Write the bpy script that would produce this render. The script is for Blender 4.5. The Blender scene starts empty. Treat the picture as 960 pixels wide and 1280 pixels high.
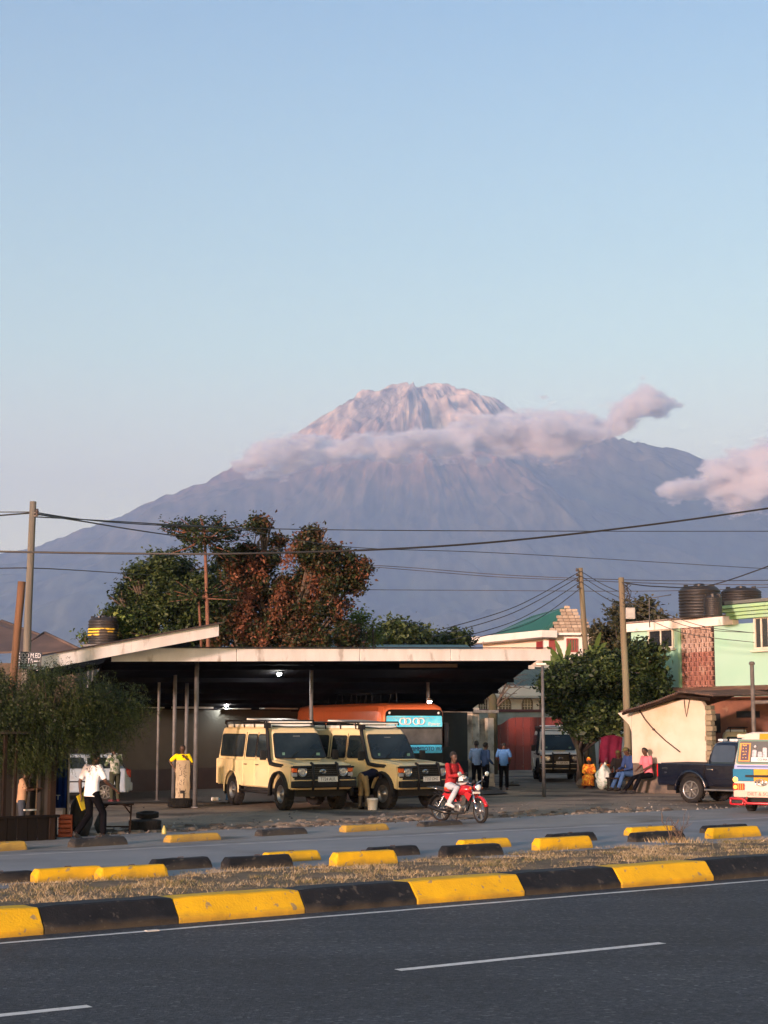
import bpy, bmesh, math, random
import numpy as np
from mathutils import Vector, Matrix, noise as mnoise
random.seed(7)
rng = np.random.default_rng(7)
S = bpy.context.scene
COL = S.collection
R = math.radians
# ------------------------------------------------------------------ camera
F, HOR, CAMH = 2030.0, 905.0, 2.4
PITCH = math.atan((HOR - 640) / F)
cd = bpy.data.cameras.new('camera'); cam = bpy.data.objects.new('camera', cd); COL.objects.link(cam)
cd.sensor_fit = 'VERTICAL'; cd.sensor_height = 36; cd.lens = 36 * F / 1280
cd.clip_start = 0.5; cd.clip_end = 90000
cam.location = (0, 0, CAMH); cam.rotation_euler = (math.pi / 2 + PITCH, 0, 0)
S.camera = cam
# ------------------------------------------------------------------ world, sun, exposure
SUN_EL, SUN_AZ = 6.5, -151.0         # azimuth of the sun measured from +Y (view direction) towards +X
w = bpy.data.worlds.new('World'); S.world = w; w.use_nodes = True
wn, wl = w.node_tree.nodes, w.node_tree.links
wn.clear()
wo = wn.new('ShaderNodeOutputWorld'); bg = wn.new('ShaderNodeBackground')
sk = wn.new('ShaderNodeTexSky'); sk.sky_type = 'NISHITA'; sk.sun_disc = False
sk.sun_elevation = R(SUN_EL); sk.sun_rotation = R(SUN_AZ)
sk.altitude = 1400; sk.air_density = 1.0; sk.dust_density = 1.6; sk.ozone_density = 1.2
hs = wn.new('ShaderNodeHueSaturation'); hs.inputs['Saturation'].default_value = 0.8
wl.new(sk.outputs[0], hs.inputs['Color']); 
wtc = wn.new('ShaderNodeTexCoord'); wsp = wn.new('ShaderNodeSeparateXYZ'); wl.new(wtc.outputs['Generated'], wsp.inputs[0])
wr = wn.new('ShaderNodeValToRGB'); wl.new(wsp.outputs[2], wr.inputs[0])
wr.color_ramp.elements[0].position = 0.0; wr.color_ramp.elements[0].color = (1.75, 1.15, 0.64, 1)
wr.color_ramp.elements[1].position = 0.42; wr.color_ramp.elements[1].color = (0.67, 0.86, 0.88, 1)
for p_, c_ in ((.15, (1.72, 1.17, .70)), (.225, (1.24, 1.14, .79)), (.285, (1.0, 1.03, .81))):
    e_ = wr.color_ramp.elements.new(p_); e_.color = (*c_, 1)
wm = wn.new('ShaderNodeMix'); wm.data_type = 'RGBA'; wm.blend_type = 'MULTIPLY'; wm.inputs[0].default_value = 1
wl.new(hs.outputs[0], wm.inputs[6]); wl.new(wr.outputs[0], wm.inputs[7])
wl.new(wm.outputs[2], bg.inputs[0]); wl.new(bg.outputs[0], wo.inputs[0])
bg.inputs[1].default_value = 0.15
sd = bpy.data.lights.new('sun', 'SUN'); sd.energy = 2.7; sd.angle = R(3); sd.color = (1.0, 0.66, 0.56)
sun = bpy.data.objects.new('sun', sd); COL.objects.link(sun)
az, el = R(SUN_AZ), R(SUN_EL)
sdir = Vector((math.sin(az) * math.cos(el), math.cos(az) * math.cos(el), math.sin(el)))
sun.rotation_euler = sdir.to_track_quat('Z', 'Y').to_euler()
S.view_settings.view_transform = 'Standard'; S.view_settings.look = 'None'
S.view_settings.exposure = 1.26; S.view_settings.gamma = 1
S.view_settings.use_curve_mapping = False
cy = S.cycles
cy.use_denoising = True
cy.max_bounces = 14; cy.diffuse_bounces = 3; cy.glossy_bounces = 3; cy.transmission_bounces = 4
cy.transparent_max_bounces = 8; cy.volume_bounces = 14
cy.use_adaptive_sampling = True; cy.adaptive_threshold = 0.02
cy.volume_step_rate = 0.12; cy.volume_max_steps = 512
cy.sample_clamp_indirect = 6

# ------------------------------------------------------------------ pixel -> world (photo pixels, 960 x 1280)
def ray(px, py):
    x = (px - 480) / F; y = (640 - py) / F
    c, s = math.cos(PITCH), math.sin(PITCH)
    return Vector((x, c - y * s, s + y * c))
def at(px, py, Y):
    d = ray(px, py); return Vector((0, 0, CAMH)) + d * (Y / d.y)
def gnd(px, py, z=0.0):
    d = ray(px, py); return Vector((0, 0, CAMH)) + d * ((z - CAMH) / d.z)
# road frame: U runs along the road to the right and away, V across it, away from the camera
U = Vector(((3300 - 480) / F, 1.0, 0)).normalized(); V = Vector((-U.y, U.x, 0))
UA = math.atan2(U.y, U.x)
def fr(s, t, z=0.0): return U * s + V * t + Vector((0, 0, z))
def st(p): return p.dot(U), p.dot(V)
def tline(px, py, z=0.0): return st(gnd(px, py, z))[1]

# ------------------------------------------------------------------ materials
MATS = {}
def rgb(h):   # sRGB 0-255 triple to linear
    return tuple(((c / 255 + 0.055) / 1.055) ** 2.4 if c > 10 else c / 255 / 12.92 for c in h)
def mat(name, col, rough=0.7, metal=0.0, col2=None, scale=4.0, bump=0.0, bscale=40.0, spec=0.5, detail=4, lo=0.35, hi=0.65,
        coord='Object', stretch=(1, 1, 1), col3=None, scale3=1.0, c3=(0.55, 0.7), coat=0.0, rvar=0.0, emit=None, estr=0.0, alpha=None, bdist=0.02):
    if name in MATS: return MATS[name]
    m = bpy.data.materials.new(name); m.use_nodes = True
    n, l = m.node_tree.nodes, m.node_tree.links
    b = n['Principled BSDF']
    b.inputs['Base Color'].default_value = (*col, 1); b.inputs['Roughness'].default_value = rough
    b.inputs['Metallic'].default_value = metal; b.inputs['Specular IOR Level'].default_value = spec
    b.inputs['Coat Weight'].default_value = coat; b.inputs['Coat Roughness'].default_value = 0.06
    tc = n.new('ShaderNodeTexCoord'); mp = n.new('ShaderNodeMapping'); mp.inputs['Scale'].default_value = stretch
    l.new(tc.outputs[coord], mp.inputs[0])
    if col2 is None: col2 = tuple(c * 0.8 for c in col)
    nz = n.new('ShaderNodeTexNoise'); nz.inputs['Scale'].default_value = scale; nz.inputs['Detail'].default_value = detail
    nz.inputs['Roughness'].default_value = 0.6
    l.new(mp.outputs[0], nz.inputs[0])
    mr = n.new('ShaderNodeMapRange'); mr.inputs[1].default_value = lo; mr.inputs[2].default_value = hi
    l.new(nz.outputs[0], mr.inputs[0])
    mx = n.new('ShaderNodeMix'); mx.data_type = 'RGBA'
    mx.inputs[6].default_value = (*col, 1); mx.inputs[7].default_value = (*col2, 1)
    l.new(mr.outputs[0], mx.inputs[0]); out = mx.outputs[2]
    if col3 is not None:
        n3 = n.new('ShaderNodeTexNoise'); n3.inputs['Scale'].default_value = scale3; n3.inputs['Detail'].default_value = 6
        l.new(mp.outputs[0], n3.inputs[0])
        r3 = n.new('ShaderNodeMapRange'); r3.inputs[1].default_value = c3[0]; r3.inputs[2].default_value = c3[1]
        l.new(n3.outputs[0], r3.inputs[0])
        m3 = n.new('ShaderNodeMix'); m3.data_type = 'RGBA'; m3.inputs[7].default_value = (*col3, 1)
        l.new(out, m3.inputs[6]); l.new(r3.outputs[0], m3.inputs[0]); out = m3.outputs[2]
    l.new(out, b.inputs['Base Color'])
    if rvar:
        rr = n.new('ShaderNodeMapRange'); rr.inputs[3].default_value = max(0, rough - rvar); rr.inputs[4].default_value = min(1, rough + rvar)
        l.new(nz.outputs[0], rr.inputs[0]); l.new(rr.outputs[0], b.inputs['Roughness'])
    if bump:
        nb = n.new('ShaderNodeTexNoise'); nb.inputs['Scale'].default_value = bscale; nb.inputs['Detail'].default_value = 5
        l.new(mp.outputs[0], nb.inputs[0])
        bp = n.new('ShaderNodeBump'); bp.inputs['Strength'].default_value = bump; bp.inputs['Distance'].default_value = bdist
        l.new(nb.outputs[0], bp.inputs['Height']); l.new(bp.outputs[0], b.inputs['Normal'])
    if emit is not None:
        b.inputs['Emission Color'].default_value = (*emit, 1); b.inputs['Emission Strength'].default_value = estr
    if alpha is not None: b.inputs['Alpha'].default_value = alpha
    MATS[name] = m
    return m
def leafmat(name, cols, rough=0.55, trans=0.25, scale=0.6):
    """foliage: colour varies clump to clump and leaf to leaf"""
    m = bpy.data.materials.new(name); m.use_nodes = True
    n, l = m.node_tree.nodes, m.node_tree.links
    b = n['Principled BSDF']; b.inputs['Roughness'].default_value = rough; b.inputs['Specular IOR Level'].default_value = 0.3
    g = n.new('ShaderNodeNewGeometry'); tc = n.new('ShaderNodeTexCoord')
    nz = n.new('ShaderNodeTexNoise'); nz.inputs['Scale'].default_value = scale; nz.inputs['Detail'].default_value = 2
    l.new(tc.outputs['Object'], nz.inputs[0])
    a = n.new('ShaderNodeMath'); a.operation = 'MULTIPLY_ADD'; a.inputs[1].default_value = 0.55; a.inputs[2].default_value = -0.27
    l.new(g.outputs['Random Per Island'], a.inputs[0])
    sm = n.new('ShaderNodeMath'); sm.operation = 'ADD'; l.new(a.outputs[0], sm.inputs[0]); l.new(nz.outputs[0], sm.inputs[1])
    cr = n.new('ShaderNodeValToRGB'); e = cr.color_ramp.elements
    while len(e) < len(cols): e.new(0.5)
    for i, c in enumerate(cols):
        e[i].position = 0.25 + 0.5 * i / (len(cols) - 1); e[i].color = (*c, 1)
    l.new(sm.outputs[0], cr.inputs[0]); l.new(cr.outputs[0], b.inputs['Base Color'])
    t = n.new('ShaderNodeBsdfTranslucent'); l.new(cr.outputs[0], t.inputs[0])
    mx = n.new('ShaderNodeMixShader'); mx.inputs[0].default_value = trans
    o = n['Material Output']; l.new(b.outputs[0], mx.inputs[1]); l.new(t.outputs[0], mx.inputs[2]); l.new(mx.outputs[0], o.inputs[0])
    MATS[name] = m; return m

# ------------------------------------------------------------------ mesh builder
def frame_to(d):
    d = Vector(d).normalized(); up = Vector((0, 0, 1)) if abs(d.z) < 0.95 else Vector((1, 0, 0))
    x = up.cross(d).normalized(); y = d.cross(x).normalized()
    return x, y, d
class MB:
    def __init__(self): self.v = []; self.f = []; self.mi = []; self.sm = []
    def add(self, vs, fs, mi=0, smooth=False, M=None):
        o = len(self.v)
        for p in vs: self.v.append(tuple(M @ Vector(p)) if M else tuple(p))
        for f in fs: self.f.append([i + o for i in f]); self.mi.append(mi); self.sm.append(smooth)
        return self
    def box(self, c, s, mi=0, M=None, rz=0.0, tilt=None):
        """centre, full size"""
        x, y, z = s[0] / 2, s[1] / 2, s[2] / 2
        vs = [Vector((a * x, b * y, d * z)) for d in (-1, 1) for a, b in ((-1, -1), (1, -1), (1, 1), (-1, 1))]
        if tilt is not None: vs = [tilt @ p for p in vs]
        if rz: r = Matrix.Rotation(rz, 3, 'Z'); vs = [r @ p for p in vs]
        vs = [p + Vector(c) for p in vs]
        return self.add(vs, [(0, 3, 2, 1), (4, 5, 6, 7), (0, 1, 5, 4), (1, 2, 6, 5), (2, 3, 7, 6), (3, 0, 4, 7)], mi, False, M)
    def bar(self, a, b, w, h, mi=0, M=None):
        a, b = Vector(a), Vector(b); x, y, d = frame_to(b - a)
        vs = []
        for p in (a, b):
            for i, j in ((-1, -1), (1, -1), (1, 1), (-1, 1)): vs.append(p + x * (i * w / 2) + y * (j * h / 2))
        return self.add(vs, [(0, 3, 2, 1), (4, 5, 6, 7), (0, 1, 5, 4), (1, 2, 6, 5), (2, 3, 7, 6), (3, 0, 4, 7)], mi, False, M)
    def tube(self, pts, r, n=8, mi=0, M=None, caps=True):
        pts = [Vector(p) for p in pts]
        rs = r if isinstance(r, (list, tuple)) else [r] * len(pts)
        vs = []; px = None
        for i, p in enumerate(pts):
            d = (pts[min(i + 1, len(pts) - 1)] - pts[max(i - 1, 0)]).normalized()
            if px is None: x, y, _ = frame_to(d)
            else:
                x = (px - d * px.dot(d))
                x = x.normalized() if x.length > 1e-6 else frame_to(d)[0]
                y = d.cross(x)
            px = x
            for k in range(n):
                a = 2 * math.pi * k / n; vs.append(p + (x * math.cos(a) + y * math.sin(a)) * rs[i])
        fs = [(i * n + k, i * n + (k + 1) % n, (i + 1) * n + (k + 1) % n, (i + 1) * n + k) for i in range(len(pts) - 1) for k in range(n)]
        self.add(vs, fs, mi, n > 5, M)
        if caps:
            o = len(self.v) - len(vs); q = (len(pts) - 1) * n
            self.f.append([o + k for k in reversed(range(n))]); self.mi.append(mi); self.sm.append(False)
            self.f.append([o + q + k for k in range(n)]); self.mi.append(mi); self.sm.append(False)
        return self
    def cyl(self, a, b, r, n=16, mi=0, M=None, r2=None): return self.tube([a, b], [r, r if r2 is None else r2], n, mi, M)
    def lathe(self, prof, n=20, mi=0, M=None, axis='Z', c=(0, 0, 0)):
        """prof = [(r, h)]"""
        vs = []
        for r_, h in prof:
            for k in range(n):
                a = 2 * math.pi * k / n; x, y = r_ * math.cos(a), r_ * math.sin(a)
                p = (x, y, h) if axis == 'Z' else ((x, h, y) if axis == 'Y' else (h, x, y))
                vs.append(Vector(p) + Vector(c))
        m = len(prof)
        fs = [(i * n + k, i * n + (k + 1) % n, (i + 1) * n + (k + 1) % n, (i + 1) * n + k) for i in range(m - 1) for k in range(n)]
        return self.add(vs, fs, mi, True, M)
    def prism(self, poly, a, b, mi=0, M=None, plane='XZ', smooth=False):
        """polygon in a plane, extruded from a to b along the third axis"""
        def P(p, h): return {'XZ': (p[0], h, p[1]), 'XY': (p[0], p[1], h), 'YZ': (h, p[0], p[1])}[plane]
        n = len(poly); vs = [P(p, a) for p in poly] + [P(p, b) for p in poly]
        fs = [tuple(range(n)), tuple(reversed(range(n, 2 * n)))] + [(i, i + n, (i + 1) % n + n, (i + 1) % n) for i in range(n)]
        return self.add(vs, fs, mi, smooth, M)
    def loft(self, rings, mi=0, M=None, smooth=True, caps=True, closed=True):
        n = len(rings[0]); vs = [p for r_ in rings for p in r_]; m = len(rings)
        kk = range(n) if closed else range(n - 1)
        fs = [(i * n + k, i * n + (k + 1) % n, (i + 1) * n + (k + 1) % n, (i + 1) * n + k) for i in range(m - 1) for k in kk]
        if caps: fs += [tuple(reversed(range(n))), tuple(range((m - 1) * n, m * n))]
        return self.add(vs, fs, mi, smooth, M)
    def mesh(self, name, mats):
        me = bpy.data.meshes.new(name); me.from_pydata(self.v, [], self.f)
        for m in (mats if isinstance(mats, (list, tuple)) else [mats]): me.materials.append(m)
        me.polygons.foreach_set('material_index', self.mi); me.polygons.foreach_set('use_smooth', self.sm)
        me.update()
        bm = bmesh.new(); bm.from_mesh(me); bmesh.ops.recalc_face_normals(bm, faces=bm.faces); bm.to_mesh(me); bm.free()
        return me
    def build(self, name, mats, parent=None, bevel=0.0, seg=2, label=None, **kw):
        o = bpy.data.objects.new(name, self.mesh(name, mats)); COL.objects.link(o)
        if parent: o.parent = parent
        if bevel:
            b = o.modifiers.new('bevel', 'BEVEL'); b.width = bevel; b.segments = seg; b.limit_method = 'ANGLE'; b.angle_limit = R(35)
            b.harden_normals = False
        if label: o['label'] = label
        for k, v in kw.items(): o[k] = v
        return o
def rawmesh(name, v, f, mats, parent=None, smooth=False):
    me = bpy.data.meshes.new(name); v = np.asarray(v, dtype=np.float32); f = np.asarray(f, dtype=np.int32)
    me.vertices.add(len(v)); me.vertices.foreach_set('co', v.ravel())
    k = f.shape[1]; me.loops.add(f.size); me.loops.foreach_set('vertex_index', f.ravel())
    me.polygons.add(len(f)); me.polygons.foreach_set('loop_start', np.arange(0, f.size, k, dtype=np.int32))
    me.polygons.foreach_set('loop_total', np.full(len(f), k, dtype=np.int32))
    me.update(calc_edges=True)
    if smooth: me.polygons.foreach_set('use_smooth', np.ones(len(f), dtype=bool))
    for m in (mats if isinstance(mats, (list, tuple)) else [mats]): me.materials.append(m)
    o = bpy.data.objects.new(name, me); COL.objects.link(o)
    if parent: o.parent = parent
    return o
def thing(name, label, cat, loc=(0, 0, 0), rz=0.0, group=None, s=1.0):
    o = bpy.data.objects.new(name, None); COL.objects.link(o); o.location = loc; o.rotation_euler = (0, 0, rz); o.scale = (s, s, s)
    o.empty_display_size = 0.3
    o['label'] = label; o['category'] = cat
    if group: o['group'] = group
    return o
def tag(o, label=None, cat=None, group=None, kind=None):
    if label: o['label'] = label
    if cat: o['category'] = cat
    if group: o['group'] = group
    if kind: o['kind'] = kind
    return o
def struct(o, label=None): o['kind'] = 'structure'; (label and o.__setitem__('label', label)); return o
def kids(o): return [c for c in bpy.data.objects if c.parent == o]
def dup(root, loc, rz, label, s=None, group=None):
    ch = {}
    for o in bpy.data.objects:
        if o.parent: ch.setdefault(o.parent.name, []).append(o)
    r_ = root.copy(); COL.objects.link(r_); r_.location = loc; r_.rotation_euler = (0, 0, rz); r_['label'] = label
    if s: r_.scale = (s, s, s)
    if group: r_['group'] = group
    def cp(a, b):
        for c in ch.get(a.name, []):
            d = c.copy(); COL.objects.link(d); d.parent = b; cp(c, d)
    cp(root, r_); return r_
def text(name, body, size, m, parent, loc, rot, extrude=0.002, align='CENTER', sx=1.0):
    c = bpy.data.curves.new(name, 'FONT'); c.body = body; c.size = size; c.extrude = extrude; c.align_x = align; c.align_y = 'CENTER'
    c.resolution_u = 3; c.materials.append(m)
    t_ = bpy.data.objects.new(name, c); me = bpy.data.meshes.new_from_object(t_); bpy.data.objects.remove(t_); bpy.data.curves.remove(c)
    me.name = name; me.materials.clear(); me.materials.append(m)
    o = bpy.data.objects.new(name, me); COL.objects.link(o)
    if parent: o.parent = parent
    o.location = loc; o.rotation_euler = rot; o.scale = (sx, 1, 1)
    return o
# ------------------------------------------------------------------ mountain
def build_mountain():
    K = 15000 / F; PX, PY = (520 - 480) * K, 15000.0
    prL = [(0, 424), (12, 426), (60, 417), (90, 404), (120, 387), (150, 368), (175, 349), (220, 327), (280, 305), (320, 283), (370, 265), (420, 250), (480, 227), (520, 215), (700, 156), (1000, 85), (1500, 30), (2200, -6), (2600, -8)]
    prR = [(0, 424), (28, 425), (70, 420), (100, 410), (125, 393), (155, 372), (220, 352), (255, 361), (300, 352), (330, 342), (390, 324), (440, 305), (600, 250), (900, 150), (1500, 45), (2200, -6), (2600, -8)]
    prF = [(0, 424), (25, 418), (60, 398), (120, 345), (200, 285), (300, 222), (400, 170), (520, 120), (700, 66), (900, 28), (1120, -4), (1300, -8), (2600, -8)]
    prB = [(0, 415), (60, 385), (200, 300), (500, 180), (1000, 60), (1800, -6), (2600, -8)]
    prL0, prR0 = list(prL), list(prR)
    NA, NR = 1100, 230
    ph = np.linspace(0, 2 * np.pi, NA, endpoint=False)
    rr = np.concatenate([[0.5], 3 * (1250 / 3) ** (np.linspace(0, 1, NR - 1))])
    PH, RR = np.meshgrid(ph, rr)                     # phi: 0 = right, pi = left, -pi/2 = toward camera
    def ip(p): a = np.array(p, float); return np.interp(RR, a[:, 0], a[:, 1])
    cx, cyy = np.cos(PH), np.sin(PH)
    wR = np.clip(cx, 0, 1) ** 2; wL = np.clip(-cx, 0, 1) ** 2; wF = np.clip(-cyy, 0, 1) ** 2; wB = np.clip(cyy, 0, 1) ** 2
    H = 0 * RR
    # radial gullies: ridged noise in (angle, log r)
    def ridged(a, b, seed):
        g = np.random.default_rng(seed); n = 4096
        tab = g.random((256, 256))
        xi = np.floor(a).astype(int); yi = np.floor(b).astype(int); xf = a - xi; yf = b - yi
        xf = xf * xf * (3 - 2 * xf); yf = yf * yf * (3 - 2 * yf)
        t = lambda i, j: tab[i % 256, j % 256]
        v = (t(xi, yi) * (1 - xf) + t(xi + 1, yi) * xf) * (1 - yf) + (t(xi, yi + 1) * (1 - xf) + t(xi + 1, yi + 1) * xf) * yf
        return 1 - np.abs(2 * v - 1), v
    LR = np.log(RR + 20)
    A = PH / (2 * np.pi)
    tot = 0
    for k, (na, nb, amp) in enumerate(((16, 1.0, 1.0), (34, 1.6, .6), (80, 3, .36), (170, 7, .2), (256, 18, .13), (512, 40, .07))):
        warp = ridged(A * 32, LR * 2.2, 50 + k)[1] * (0.9 if k < 3 else 1.6)
        # keep periodic in angle by using an integer count that divides 256
        na2 = {16: 16, 34: 32, 80: 64, 170: 128, 256: 256, 512: 512}[na]
        r_, v = ridged(A * na2 + warp, LR * nb + k * 17, 3 + k)
        tot = tot + amp * (r_ - 0.5)
    rk = np.clip(RR / 90, 0.10, 1) * np.clip((1500 - RR) / 700, 0, 1)
    amp = 25 * rk * (1 + .6 * np.clip((RR - 150) / 150, 0, 1)) * np.where(np.abs(cx) > .96, .35, 1.0)
    H2 = H + tot * amp
    # deep shaded gullies on the summit cone, left of centre and on the right shoulder
    def gully(phc, wd, r0, r1, dep):
        d = (PH - phc + np.pi) % (2 * np.pi) - np.pi
        s_ = np.clip((RR - r0) / 15, 0, 1) * np.clip((r1 - RR) / 40, 0, 1)
        return dep * np.exp(-(d / wd) ** 2) * s_
    H2 -= gully(-2.05, .20, 22, 135, 22); H2 += gully(-1.70, .10, 22, 130, 12); H2 -= gully(-1.38, .07, 18, 140, 9)
    H2 -= gully(-.72, .15, 50, 150, 16); H2 += gully(-.45, .09, 55, 150, 6); H2 -= gully(-1.08, .06, 30, 140, 8); H2 -= gully(-2.5, .05, 30, 160, 7); H2 -= gully(-2.75, .04, 40, 160, 6)
    fine = (rng.random(H2.shape) - .5) * np.clip(RR / 60, .2, 1) * 1.3 * np.clip((1200 - RR) / 600, 0, 1)
    H2 += fine
    # the crests add height: fit the flanks so that the skyline runs where it should
    sky = np.array([(0, 692), (44, 682), (100, 660), (153, 641), (200, 622), (250, 602), (300, 578), (345, 556), (372, 537), (400, 518), (430, 500), (460, 486), (500, 479), (515, 476), (530, 482), (548, 478), (562, 481), (590, 486), (620, 496), (645, 512), (680, 530), (720, 545), (745, 549), (775, 546), (800, 552), (850, 563), (910, 581), (960, 600)], float)
    relief = H2; X = PX + RR * np.cos(PH) * K; Y = PY + RR * np.sin(PH) * K
    pL, pR = np.array(prL, float), np.array(prR, float); cs_, sn_ = math.cos(PITCH), math.sin(PITCH)
    for it in range(7):
        prL, prR = [tuple(q) for q in pL], [tuple(q) for q in pR]
        H2 = wR * ip(prR) + wL * ip(prL) + wF * ip(prF) + wB * ip(prB) + relief; Z = H2 * K
        zc = Y * cs_ + (Z - CAMH) * sn_; px = 480 + F * X / zc; py = 640 - F * (-Y * sn_ + (Z - CAMH) * cs_) / zc
        if it == 6: break
        for P_, sg in ((pL, -1), (pR, 1)):
            for q in P_:
                if q[0] > 480 * (1 if sg < 0 else .92) + 60: continue
                c = 520 + sg * q[0]; near = np.abs(px - c) < 7
                if near.any() and 0 <= c <= 965: q[1] -= .8 * (np.interp(c, sky[:, 0], sky[:, 1]) - py[near].min())
            k_ = np.argmax(P_[:, 0] > 500); d_ = P_[k_ - 1, 1] - (prL0 if sg < 0 else prR0)[k_ - 1][1]
            for j in range(k_, len(P_)): P_[j, 1] = (prL0 if sg < 0 else prR0)[j][1] + d_ * max(0, 1 - (P_[j, 0] - 500) / 900)
    v = np.stack([X, Y, Z], -1).reshape(-1, 3)
    i = np.arange(NR - 1)[:, None] * NA; j = np.arange(NA)[None, :]; j2 = (j + 1) % NA
    f = np.stack([i + j, i + NA + j, i + NA + j2, i + j2], -1).reshape(-1, 4)
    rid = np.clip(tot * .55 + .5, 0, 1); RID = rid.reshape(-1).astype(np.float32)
    # material: ash and rock on the cone, scrub and forest lower down
    m = bpy.data.materials.new('mountain_rock'); m.use_nodes = True; n, l = m.node_tree.nodes, m.node_tree.links
    b = n['Principled BSDF']; b.inputs['Roughness'].default_value = 0.95; b.inputs['Specular IOR Level'].default_value = 0.1
    g = n.new('ShaderNodeNewGeometry'); sp = n.new('ShaderNodeSeparateXYZ'); l.new(g.outputs['Position'], sp.inputs[0])
    mp = n.new('ShaderNodeMapping'); mp.inputs['Scale'].default_value = (1 / 260, 1 / 1500, 1 / 700); l.new(g.outputs['Position'], mp.inputs[0])
    nz = n.new('ShaderNodeTexNoise'); nz.inputs['Scale'].default_value = 1; nz.inputs['Detail'].default_value = 9; nz.inputs['Roughness'].default_value = .62
    nz.inputs['Distortion'].default_value = 0.6
    l.new(mp.outputs[0], nz.inputs[0])
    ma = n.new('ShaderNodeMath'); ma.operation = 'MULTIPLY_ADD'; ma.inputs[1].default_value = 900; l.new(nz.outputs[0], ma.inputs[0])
    xr = n.new('ShaderNodeMapRange'); xr.inputs[1].default_value = 1300; xr.inputs[2].default_value = 2600; xr.inputs[3].default_value = 0; xr.inputs[4].default_value = -1100; l.new(sp.outputs[0], xr.inputs[0])  # right shoulder shifted into the darker lower-slope colours
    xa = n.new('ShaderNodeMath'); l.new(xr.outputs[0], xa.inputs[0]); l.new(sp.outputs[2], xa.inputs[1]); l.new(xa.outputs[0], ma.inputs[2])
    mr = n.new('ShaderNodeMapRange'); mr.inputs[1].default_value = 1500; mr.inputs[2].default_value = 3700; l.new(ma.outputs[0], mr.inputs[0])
    cr = n.new('ShaderNodeValToRGB'); e = cr.color_ramp.elements
    cs = [(0, (.035, .045, .028)), (.3, (.055, .058, .040)), (.48, (.10, .085, .06)), (.6, (.17, .125, .092)), (.75, (.33, .295, .22)), (1, (.47, .415, .325))]
    while len(e) < len(cs): e.new(.5)
    for k, (p, c) in enumerate(cs): e[k].position = p; e[k].color = (*c, 1)
    l.new(mr.outputs[0], cr.inputs[0])
    n2 = n.new('ShaderNodeTexNoise'); n2.inputs['Scale'].default_value = 1; n2.inputs['Detail'].default_value = 8
    m2 = n.new('ShaderNodeMapping'); m2.inputs['Scale'].default_value = (1 / 90, 1 / 400, 1 / 160); l.new(g.outputs['Position'], m2.inputs[0]); l.new(m2.outputs[0], n2.inputs[0])
    r2 = n.new('ShaderNodeMapRange'); r2.inputs[1].default_value = .3; r2.inputs[2].default_value = .7; r2.inputs[3].default_value = .25; r2.inputs[4].default_value = 2.0
    l.new(n2.outputs[0], r2.inputs[0])
    mm = n.new('ShaderNodeVectorMath'); mm.operation = 'SCALE'; l.new(cr.outputs[0], mm.inputs[0]); l.new(r2.outputs[0], mm.inputs['Scale'])
    # weak ridge shading put into colour: mauve-brown rock crests, dark forest gullies
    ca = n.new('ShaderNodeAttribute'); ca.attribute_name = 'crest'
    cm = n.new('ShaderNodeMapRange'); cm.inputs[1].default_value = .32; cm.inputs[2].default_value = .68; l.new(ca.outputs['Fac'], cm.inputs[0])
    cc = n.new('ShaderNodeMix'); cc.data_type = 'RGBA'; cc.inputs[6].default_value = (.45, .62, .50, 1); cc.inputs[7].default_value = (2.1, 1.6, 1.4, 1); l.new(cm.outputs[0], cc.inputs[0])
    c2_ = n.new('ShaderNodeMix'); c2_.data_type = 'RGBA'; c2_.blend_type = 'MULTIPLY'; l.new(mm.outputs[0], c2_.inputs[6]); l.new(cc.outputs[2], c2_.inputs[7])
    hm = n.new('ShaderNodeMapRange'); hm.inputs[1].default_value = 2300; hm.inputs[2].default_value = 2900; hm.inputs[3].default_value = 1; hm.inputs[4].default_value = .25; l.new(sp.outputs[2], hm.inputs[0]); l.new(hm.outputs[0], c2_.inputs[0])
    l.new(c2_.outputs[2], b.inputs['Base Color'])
    m3 = n.new('ShaderNodeMapping'); m3.inputs['Scale'].default_value = (1 / 120, 1 / 420, 1 / 300); l.new(g.outputs['Position'], m3.inputs[0])
    n3 = n.new('ShaderNodeTexNoise'); n3.noise_type = 'RIDGED_MULTIFRACTAL'; n3.inputs['Scale'].default_value = 1; n3.inputs['Detail'].default_value = 6; l.new(m3.outputs[0], n3.inputs[0])
    bp = n.new('ShaderNodeBump'); bp.inputs['Strength'].default_value = 1; bp.inputs['Distance'].default_value = 34; l.new(n3.outputs[0], bp.inputs['Height']); l.new(bp.outputs[0], b.inputs['Normal'])
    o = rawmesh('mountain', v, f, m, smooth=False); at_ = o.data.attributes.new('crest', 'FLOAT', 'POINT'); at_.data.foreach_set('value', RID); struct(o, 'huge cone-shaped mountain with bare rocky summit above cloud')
    return o
build_mountain()

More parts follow.
